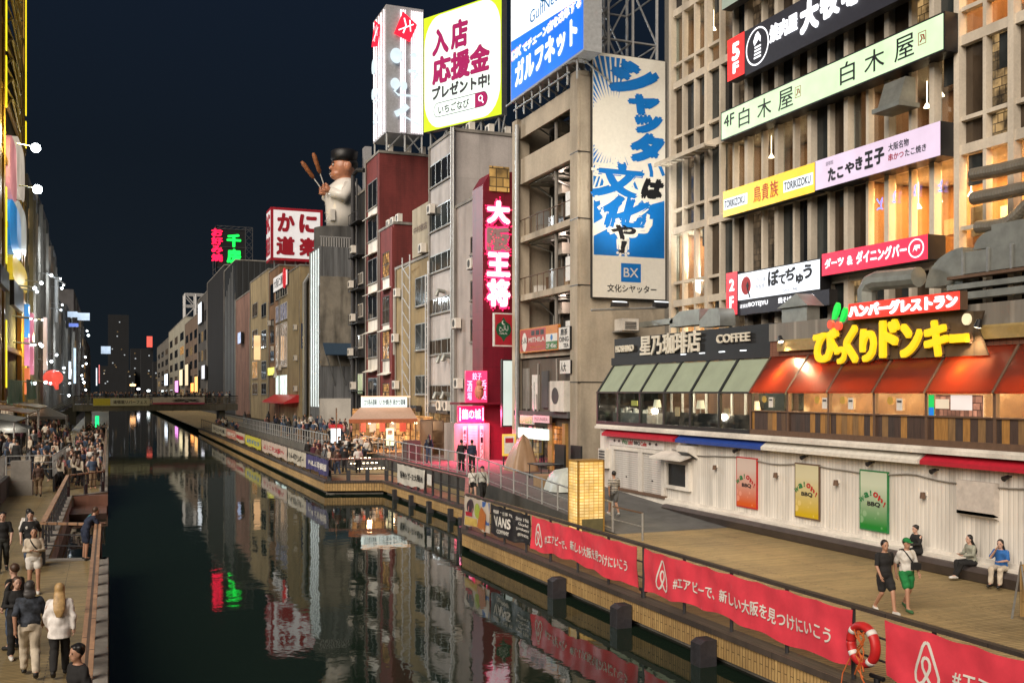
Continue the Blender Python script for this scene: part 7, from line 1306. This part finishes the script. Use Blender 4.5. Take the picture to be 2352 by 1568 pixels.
def pants(P, kind, g=.014):
    b = MB(); h = V(P['hip']); b.rings([(h - V((0, 0, .06)), .15 + g, .115 + g), (h + V((0, 0, .02)), .16 + g, .12 + g), (lerp(h, P['chest'], .25), .15 + g, .11 + g)], 16)
    for s in 'lr':
        k = {'long': 1.9, 'shorts': .50, 'knee': .74, 'mini': .4}[kind]; pts = [P[s + 'hip']] + [P[s + 'kn']] * (k > 1) + [lerp(P[s + 'hip'], P[s + 'kn'], k) if k <= 1 else lerp(P[s + 'kn'], P[s + 'an'], k - 1)]; w = 1.08 if kind in ('shorts', 'knee') else 1.0
        limb(b, pts, [.092 * w + g, .070 * w + g, .055 + g][:len(pts)] if len(pts) == 3 else [.092 * w + g, .08 * w + g])
    return b
def hairm(P, kind):
    b = MB(); h = V(P['head']); b.ell(h + V((0, -.032, .050)), .092, .097, .104, 18, 12)
    if kind in ('long', 'bob'): L = .46 if kind == 'long' else .16; b.rings([(h + V((0, -.085 - .28 * L, -L)), .05, .025), (h + V((0, -.085 - .27 * L, -L * .72)), .10, .04), (h + V((0, -.085 - .16 * L, -L * .45)), .11, .05), (h + V((0, -.06, -.03)), .095, .06), (h + V((0, -.04, .05)), .085, .07)], 14)
    if kind == 'messy': [b.ell(h + V((math.cos(a) * .06, -.03 + math.sin(a) * .06, .09)), .045, .045, .04, 8, 6) for a in (0, 1, 2, 3, 4, 5)]
    return b
def put(mesh, name, m, parent=None, smooth=True):
    me = bpy.data.meshes.new(name); me.from_pydata(mesh[0], [], mesh[1]); me.materials.append(m)
    for p in me.polygons: p.use_smooth = smooth
    o = bpy.data.objects.new(name, me); COL.objects.link(o)
    if parent: o.parent = parent
    return o
def folds(mesh, k):
    out = []
    for v in mesh[0]:
        a = math.sin(v.z * 31 + 9 * v.x * math.sin(k * 40) + k * 9 + 4 * math.sin(v.y * 14)) * .006 + math.sin(v.z * 17 - v.x * 23 + k * 5) * .005; d = V((v.x, v.y, 0)); d = d.normalized() if d.length > .02 else V((0, 1, 0)); out.append(v + d * a)
    return out, mesh[1]
def person(lab, loc, yaw, P, skin, hair, hk, top, sleeve, bot, bk, shoe, h=1.70, long=0., extra=None, vox=.015, wide=1., cap=None, barelow=True):
    """yaw: 0 faces along the canal away from the camera, 180 faces the camera"""
    b = shape_body(P); v, f = fuse(b, vox, 'body'); e = MB(); hands(e, P); n = len(v); v = v + e.v; f = f + [tuple(i + n for i in q) for q in e.f]
    n = len(v); nf = len(f); e = MB(); hd = V(P['head']); [e.ell(hd + V((x, .078, .012)), .012, .008, .007, 6, 4) for x in (-.032, .032)]; [e.ell(hd + V((x, .080, .032)), .018, .006, .005, 6, 4) for x in (-.032, .032)]; e.ell(hd + V((0, .079, -.055)), .022, .006, .005, 6, 4)
    v = v + e.v; f = f + [tuple(i + n for i in q) for q in e.f]
    o = put((v, f), 'person', skin); o.data.materials.append(EYE)
    for i in range(nf, len(f)): o.data.polygons[i].material_index = 1
    tag(o, lab, 'person'); put(folds(fuse(shirt(P, sleeve, long, w=wide), vox, ''), h), 'coat' if long else 'shirt', top, o)
    if bot: put(folds(fuse(pants(P, bk), vox, ''), h + .3), 'trousers' if bk == 'long' else 'shorts', bot, o)
    if hair: put(fuse(hairm(P, hk), .012, ''), 'hair', hair, o)
    for s in 'lr':
        e = MB(); a, t = V(P[s + 'an']), V(P[s + 'toe']); limb(e, (a - V((0, 0, .02)), lerp(a, t, .5) - V((0, 0, .012)), t), (.050, .050, .042), 8); e.tube([a + V((0, 0, -.06)) - (t - a) * .25, t - V((0, 0, .012))], [.048, .046], 8, .6); put(fuse(e, .014, ''), 'shoe', shoe, o)
    if cap: e = MB(); e.ell(hd + V((0, -.015, .075)), .092, .105, .075, 16, 8); e.tube([hd + V((0, .06, .065)), hd + V((0, .17, .05))], [.07, .06], 10, .15); put((e.v, e.f), 'cap', cap, o)
    if extra: extra(o, P)
    o.location = loc; o.rotation_euler = (0, 0, math.radians(yaw)); k = h / 1.72; o.scale = (k, k, k); return o
def strap(m, bagm=None, side=1):
    def f(o, P):
        a, c = V(P['rsh' if side > 0 else 'lsh']), V(P['hip']); e = MB(); s = -side
        e.tube([a + V((-.05 * side, -.10, .05)), a + V((-.06 * side, .0, .085)), a + V((-.10 * side, .125, -.02)), V((0, .155, (a.z + c.z) / 2 + .1)), c + V((s * .16, .12, .14)), c + V((s * .19, .0, .12)), c + V((s * .1, -.155, .22)), V((0, -.145, (a.z + c.z) / 2 + .12)), a + V((-.05 * side, -.10, .05))], .016, 6); put((e.v, e.f), 'strap', m, o)
        if bagm: e = MB(); q = c + V((s * .12, .19, .16)); e.obox(q - V((.11, .04, .08)), (.22, 0, 0), (0, .09, 0), (0, 0, .17)); put((e.v, e.f), 'pouch', bagm, o, False)
    return f
def P3(px, py, z=LOW + .002): return onZ(px, py, z)
BKT = cl('black', (.012, .012, .013)); WHT = cl('white', (.66, .64, .60)); NVY = cl('navy', (.018, .028, .06)); CRMC = cl('cream', (.55, .48, .38)); KHK = cl('khaki', (.22, .15, .09)); GRNC = cl('green', (.01, .20, .05)); GRY = cl('grey', (.15, .16, .17)); BLU = cl('blue', (.02, .12, .38)); DGR = cl('dark_olive', (.06, .055, .035)); DEN = cl('denim', (.05, .08, .14)); BRN = cl('brown', (.08, .045, .035)); SHW = cl('shoe_white', (.62, .61, .58), .5); SHB = cl('shoe_black', (.012, .012, .012), .5); PNK = cl('pink', (.45, .18, .18)); RDC = cl('red', (.35, .03, .04)); MAR = cl('maroon', (.07, .015, .03))
# right boardwalk
person('man in black T-shirt and black shorts striding in front of the bench with white trainers', P3(2032, 1409), 168, WALK, SKIN, HAIRK, 'short', BKT, 'short', BKT, 'knee', SHW, 1.74)
person('man in white T-shirt, green cap and green shorts with a black shoulder bag', P3(2082, 1402), 172, WALK2, SKIN, HAIRK, 'short', WHT, 'short', GRNC, 'knee', plain('shoe_green', (.03, .12, .04), .5), 1.74, extra=strap(BKT, BKT), cap=GRNC)
def sit(lab, px, py, yaw, *a, **k): p = V((22.42, 0, .80)); p.y = onX(px, py, 22.42).y; return person(lab, p, yaw, *a, **k)
sit('person in black jacket sitting on the bench looking at a phone near the green poster', 2108, 1250, 85, SIT, SKIN2, HAIRK, 'messy', BKT, 'long', BKT, 'long', SHB, 1.66)
sit('woman with long black hair, grey green top and black trousers sitting on the bench', 2232, 1290, 80, mod(**{**SIT, 'lan': (.02, .50, .10), 'ltoe': (.04, .68, .06)}), SKIN2, HAIRK, 'long', cl('sage', (.30, .31, .25)), 'long', BKT, 'long', SHW, 1.62)
sit('woman in bright blue top and cream trousers eating on the bench at the right', 2300, 1300, 112, mod(**{**SIT, 'rel': (.24, .14, .78), 'rwr': (.06, .26, 1.02)}), SKIN2, HAIRK, 'long', BLU, 'short', CRMC, 'long', SHB, 1.64)
m_, t_, p_ = _mat('striped_cloth'); cc = N(t_, 'TexCoord'); s_ = N(t_, 'SeparateXYZ'); t_.links.new(cc.outputs['Object'], s_.inputs[0]); mm_ = N(t_, 'Math', operation='MULTIPLY'); t_.links.new(s_.outputs[2], mm_.inputs[0]); mm_.inputs[1].default_value = 17; fr_ = N(t_, 'Math', operation='FRACT'); t_.links.new(mm_.outputs[0], fr_.inputs[0]); rr_ = ramp(t_, fr_.outputs[0], (.44, (.62, .6, .56)), (.48, (.012, .012, .015))); t_.links.new(rr_, p_.inputs['Base Color']); p_.inputs['Roughness'].default_value = .9
q = onZ(1410, 1184, 1.0); person('man in black and white striped shirt and grey shorts walking away beside the lantern', q, -8, WALK, SKIN, HAIRK, 'short', m_, 'short', GRY, 'knee', SHW, 1.8)
person('woman in white top and black mini shorts walking with a man on the lower quay', P3(1086, 1150), 172, WALK, SKIN2, HAIRK, 'long', WHT, 'long', BKT, 'mini', SHB, 1.62, extra=strap(BKT))
person('man in black cap and pale grey sweatshirt walking beside the woman in white', P3(1108, 1153), 176, WALK2, SKIN2, HAIRK, 'short', cl('pale_grey', (.42, .43, .40)), 'long', BKT, 'long', SHB, 1.72, extra=strap(BKT), cap=BKT)
for px, py, lab, hk, top, bot, bk, yaw, ps in ((985, 1063, 'woman with long dark hair and navy jacket on the red paving near the shop lights', 'long', NVY, DEN, 'long', -20, POSE), (1060, 1081, 'person in black raising a phone on the red paving by the pink neon', 'short', BKT, BKT, 'long', -35, POINT), (1084, 1081, 'man in navy jacket and black trousers standing beside the person in black', 'short', NVY, BKT, 'long', -30, POSE)):
    person(lab, onZ(px, py, 1.65), yaw, ps, SKIN, HAIRK, hk, top, 'long', bot, bk, SHB, 1.7)
# left promenade
person('woman with long blonde hair in white hooded coat and black leggings seen from behind', P3(137, 1553), 0, WALK2, SKIN2, HAIRY, 'long', cl('coat_white', (.80, .77, .75)), 'long', BKT, 'long', SHB, 1.72, long=.20, wide=1.2)
person('long haired man in dark tie dye T-shirt and beige trousers seen from behind', P3(68, 1556), 4, WALK, SKIN, HAIRG, 'bob', plain('tie_dye', (.045, .055, .075), .9, 0, .8, 9), 'short', CRMC, 'long', SHB, 1.78, wide=1.12)
person('balding man in dark jacket and jeans standing close to the left edge', P3(33, 1490), 50, POSE, SKIN2, HAIRB, 'short', BKT, 'long', DEN, 'long', SHB, 1.74)
person('woman with wavy brown hair, dark coat and patterned scarf beside the balding man', P3(38, 1512), 200, PHONE, SKIN2, HAIRB, 'bob', BKT, 'long', BKT, 'long', SHW, 1.62)
person('man in cream sweater and white shorts looking at his phone on the left promenade', P3(78, 1362), 182, mod(**{**PHONE, 'lkn': (-.1, .1, .5), 'lan': (-.1, .08, .09), 'ltoe': (-.11, .25, .035)}), SKIN, HAIRK, 'short', CRMC, 'long', WHT, 'shorts', SHW, 1.72, extra=strap(BKT), wide=1.06)
person('man in black T-shirt with a small white chest print walking toward the camera', P3(70, 1312), 176, WALK, SKIN2, HAIRK, 'messy', BKT, 'short', DEN, 'long', SHB, 1.76, wide=1.08, extra=lambda o, P: put((lambda e: (e.v, e.f))(MB().ell((.08, .135, 1.28), .035, .012, .045, 10, 6)), 'print', WHT, o))
person('woman with long black hair in a white top seen from behind on the left promenade', P3(66, 1290), 2, WALK, SKIN2, HAIRK, 'long', WHT, 'long', BKT, 'long', SHB, 1.64)
person('man in black polo shirt and black trousers at the left edge of the picture', P3(6, 1312), 184, WALK2, SKIN2, HAIRK, 'messy', BKT, 'short', cl('charcoal', (.03, .033, .03)), 'long', SHB, 1.74)
person('man in navy shirt and shorts leaning on the timber railing with a blue lanyard', P3(196, 1286), -72, LEAN, SKIN, HAIRB, 'short', NVY, 'short', NVY, 'knee', SHB, 1.74, extra=lambda o, P: put((lambda e: (e.v, e.f))(MB().tube([(-.12, .02, 1.0), (-.14, .1, 1.3), (-.08, .2, 1.4)], .018, 6)), 'strap', cl('teal', (.05, .35, .35)), o))
person('dark haired man whose head and shoulders rise from the bottom edge of the picture', P3(178, 1760), 120, POSE, SKIN, HAIRK, 'messy', BKT, 'short', BKT, 'long', SHB, 1.72)
person('person in brown jacket and khaki trousers walking up the left promenade', P3(88, 1140), 4, WALK, SKIN, HAIRK, 'short', BRN, 'long', KHK, 'long', SHB, 1.72)
# ---------------------------------------------------------------- the crowds: one mesh per figure, copied
def crowd_figure(name, P, mats, sleeve, bk, hk):
    vs = []; fs = []; mi = []
    for i, (b, vx) in enumerate(((shape_body(P), .03), (shirt(P, sleeve), .03), (pants(P, bk), .03), (hairm(P, hk), .025))):
        v, f = fuse(b, vx, ''); n = len(vs); vs += v; fs += [tuple(k + n for k in q) for q in f]; mi += [i] * len(f)
    me = bpy.data.meshes.new(name); me.from_pydata(vs, [], fs); [me.materials.append(m) for m in mats]
    for p, k in zip(me.polygons, mi): p.material_index = k; p.use_smooth = True
    return me
KINDS = [('dark jacket', POSE, (SKIN, BKT, BKT, HAIRK), 'long', 'long', 'short'), ('white shirt', WALK, (SKIN, WHT, BKT, HAIRK), 'short', 'long', 'short'), ('grey top', POSE, (SKIN2, GRY, DEN, HAIRK), 'long', 'long', 'long'), ('beige jacket', WALK2, (SKIN2, CRMC, BKT, HAIRB), 'long', 'long', 'long'), ('navy coat', PHONE, (SKIN, NVY, BKT, HAIRK), 'long', 'long', 'short'), ('dark red top', POSE, (SKIN2, MAR, BKT, HAIRB), 'long', 'long', 'bob'), ('brown jacket', WALK, (SKIN, BRN, DEN, HAIRK), 'long', 'long', 'short'), ('pale pink top', PHONE, (SKIN2, PNK, BKT, HAIRK), 'short', 'long', 'long'), ('denim shirt', POSE, (SKIN, DEN, KHK, HAIRK), 'short', 'long', 'short')]
SITK = [('dark jacket', SIT, (SKIN, BKT, BKT, HAIRK), 'long', 'long', 'short'), ('white shirt', SIT, (SKIN2, WHT, DEN, HAIRK), 'short', 'long', 'short'), ('beige top', SIT, (SKIN2, CRMC, BKT, HAIRB), 'long', 'long', 'long')]
CM = [crowd_figure('crowd_figure', *k[1:]) for k in KINDS]; SM = [crowd_figure('seated_figure', *k[1:]) for k in SITK]
def stand(pt, yaw, k, where, group, seated=False, sc=1.):
    L = SITK if seated else KINDS; o = bpy.data.objects.new('person', (SM if seated else CM)[k]); COL.objects.link(o); o.location = pt; o.rotation_euler = (0, 0, math.radians(yaw)); o.scale = (sc, sc, sc)
    tag(o, ('seated ' if seated else '') + 'person in ' + L[k][0] + ' ' + where, 'person', group); return o
rnd = random.Random(77); used = []
def scatter(n, x0, x1, y0, y1, z, where, group, yaws=(0, 180), seated=False, gap=.5):
    done = 0
    for _ in range(n * 30):
        if done >= n: break
        x, y = x0 + rnd.random() * (x1 - x0), y0 + rnd.random() * (y1 - y0)
        if any(abs(x - a) < gap and abs(y - c) < gap * 1.2 for a, c in used): continue
        used.append((x, y)); done += 1; stand((x, y, z(x, y) if callable(z) else z), rnd.choice(yaws) + rnd.uniform(-35, 35), rnd.randrange(len(SITK if seated else KINDS)), where, group, seated, rnd.uniform(.93, 1.05))
CG = 'people in the crowd on the left promenade'
scatter(16, -2.6, -.5, 58.2, 66, LOW, 'in the front rows of the crowd beside the left railing', CG, (0, 0, 0, 180), gap=.5)
scatter(70, -2.5, -.4, 66, 130, LOW, 'deep in the crowd on the lower left promenade', CG, (0, 180))
scatter(24, -4.5, -2.9, 60, 100, lambda x, y: 1.0, 'on the steps in the middle of the left crowd', CG, (0, 180, 90))
scatter(62, -8.3, -4.4, 60, 130, 1.6, 'among the market stalls on the upper left promenade', CG, (0, 180, 90))
scatter(75, -4, 16.4, 147.2, 150.8, 4.25, 'crossing the footbridge', 'people on the footbridge', (90, -90, 180), gap=.45)
TG = 'people on the right terrace'
scatter(14, 15.7, 20.5, 70, 75.2, 1.67, 'at the tables of the lit food stall', 'diners at the food stall', (0, 180, 90, -90), True, .6)
scatter(18, 12.9, 15.0, 62, 76, LOW, 'waiting on the lower quay below the food stall', TG, (0, 180, 90))
scatter(40, 15.8, 21.5, 78, 112, 1.63, 'gathered on the raised terrace beyond the food stall', TG, (0, 180, 90))
scatter(14, 15.8, 22, 113, 146, 1.63, 'far along the raised terrace near the footbridge', TG, (0, 180))
scatter(8, 15.4, 17.3, 66.6, 73, 1.5, 'sitting on the lit terrace steps', TG, (90, 60, 120), True, .6)
scatter(10, 13, 15, 118, 145, LOW, 'on the far lower quay close to the footbridge', TG, (0, 180))
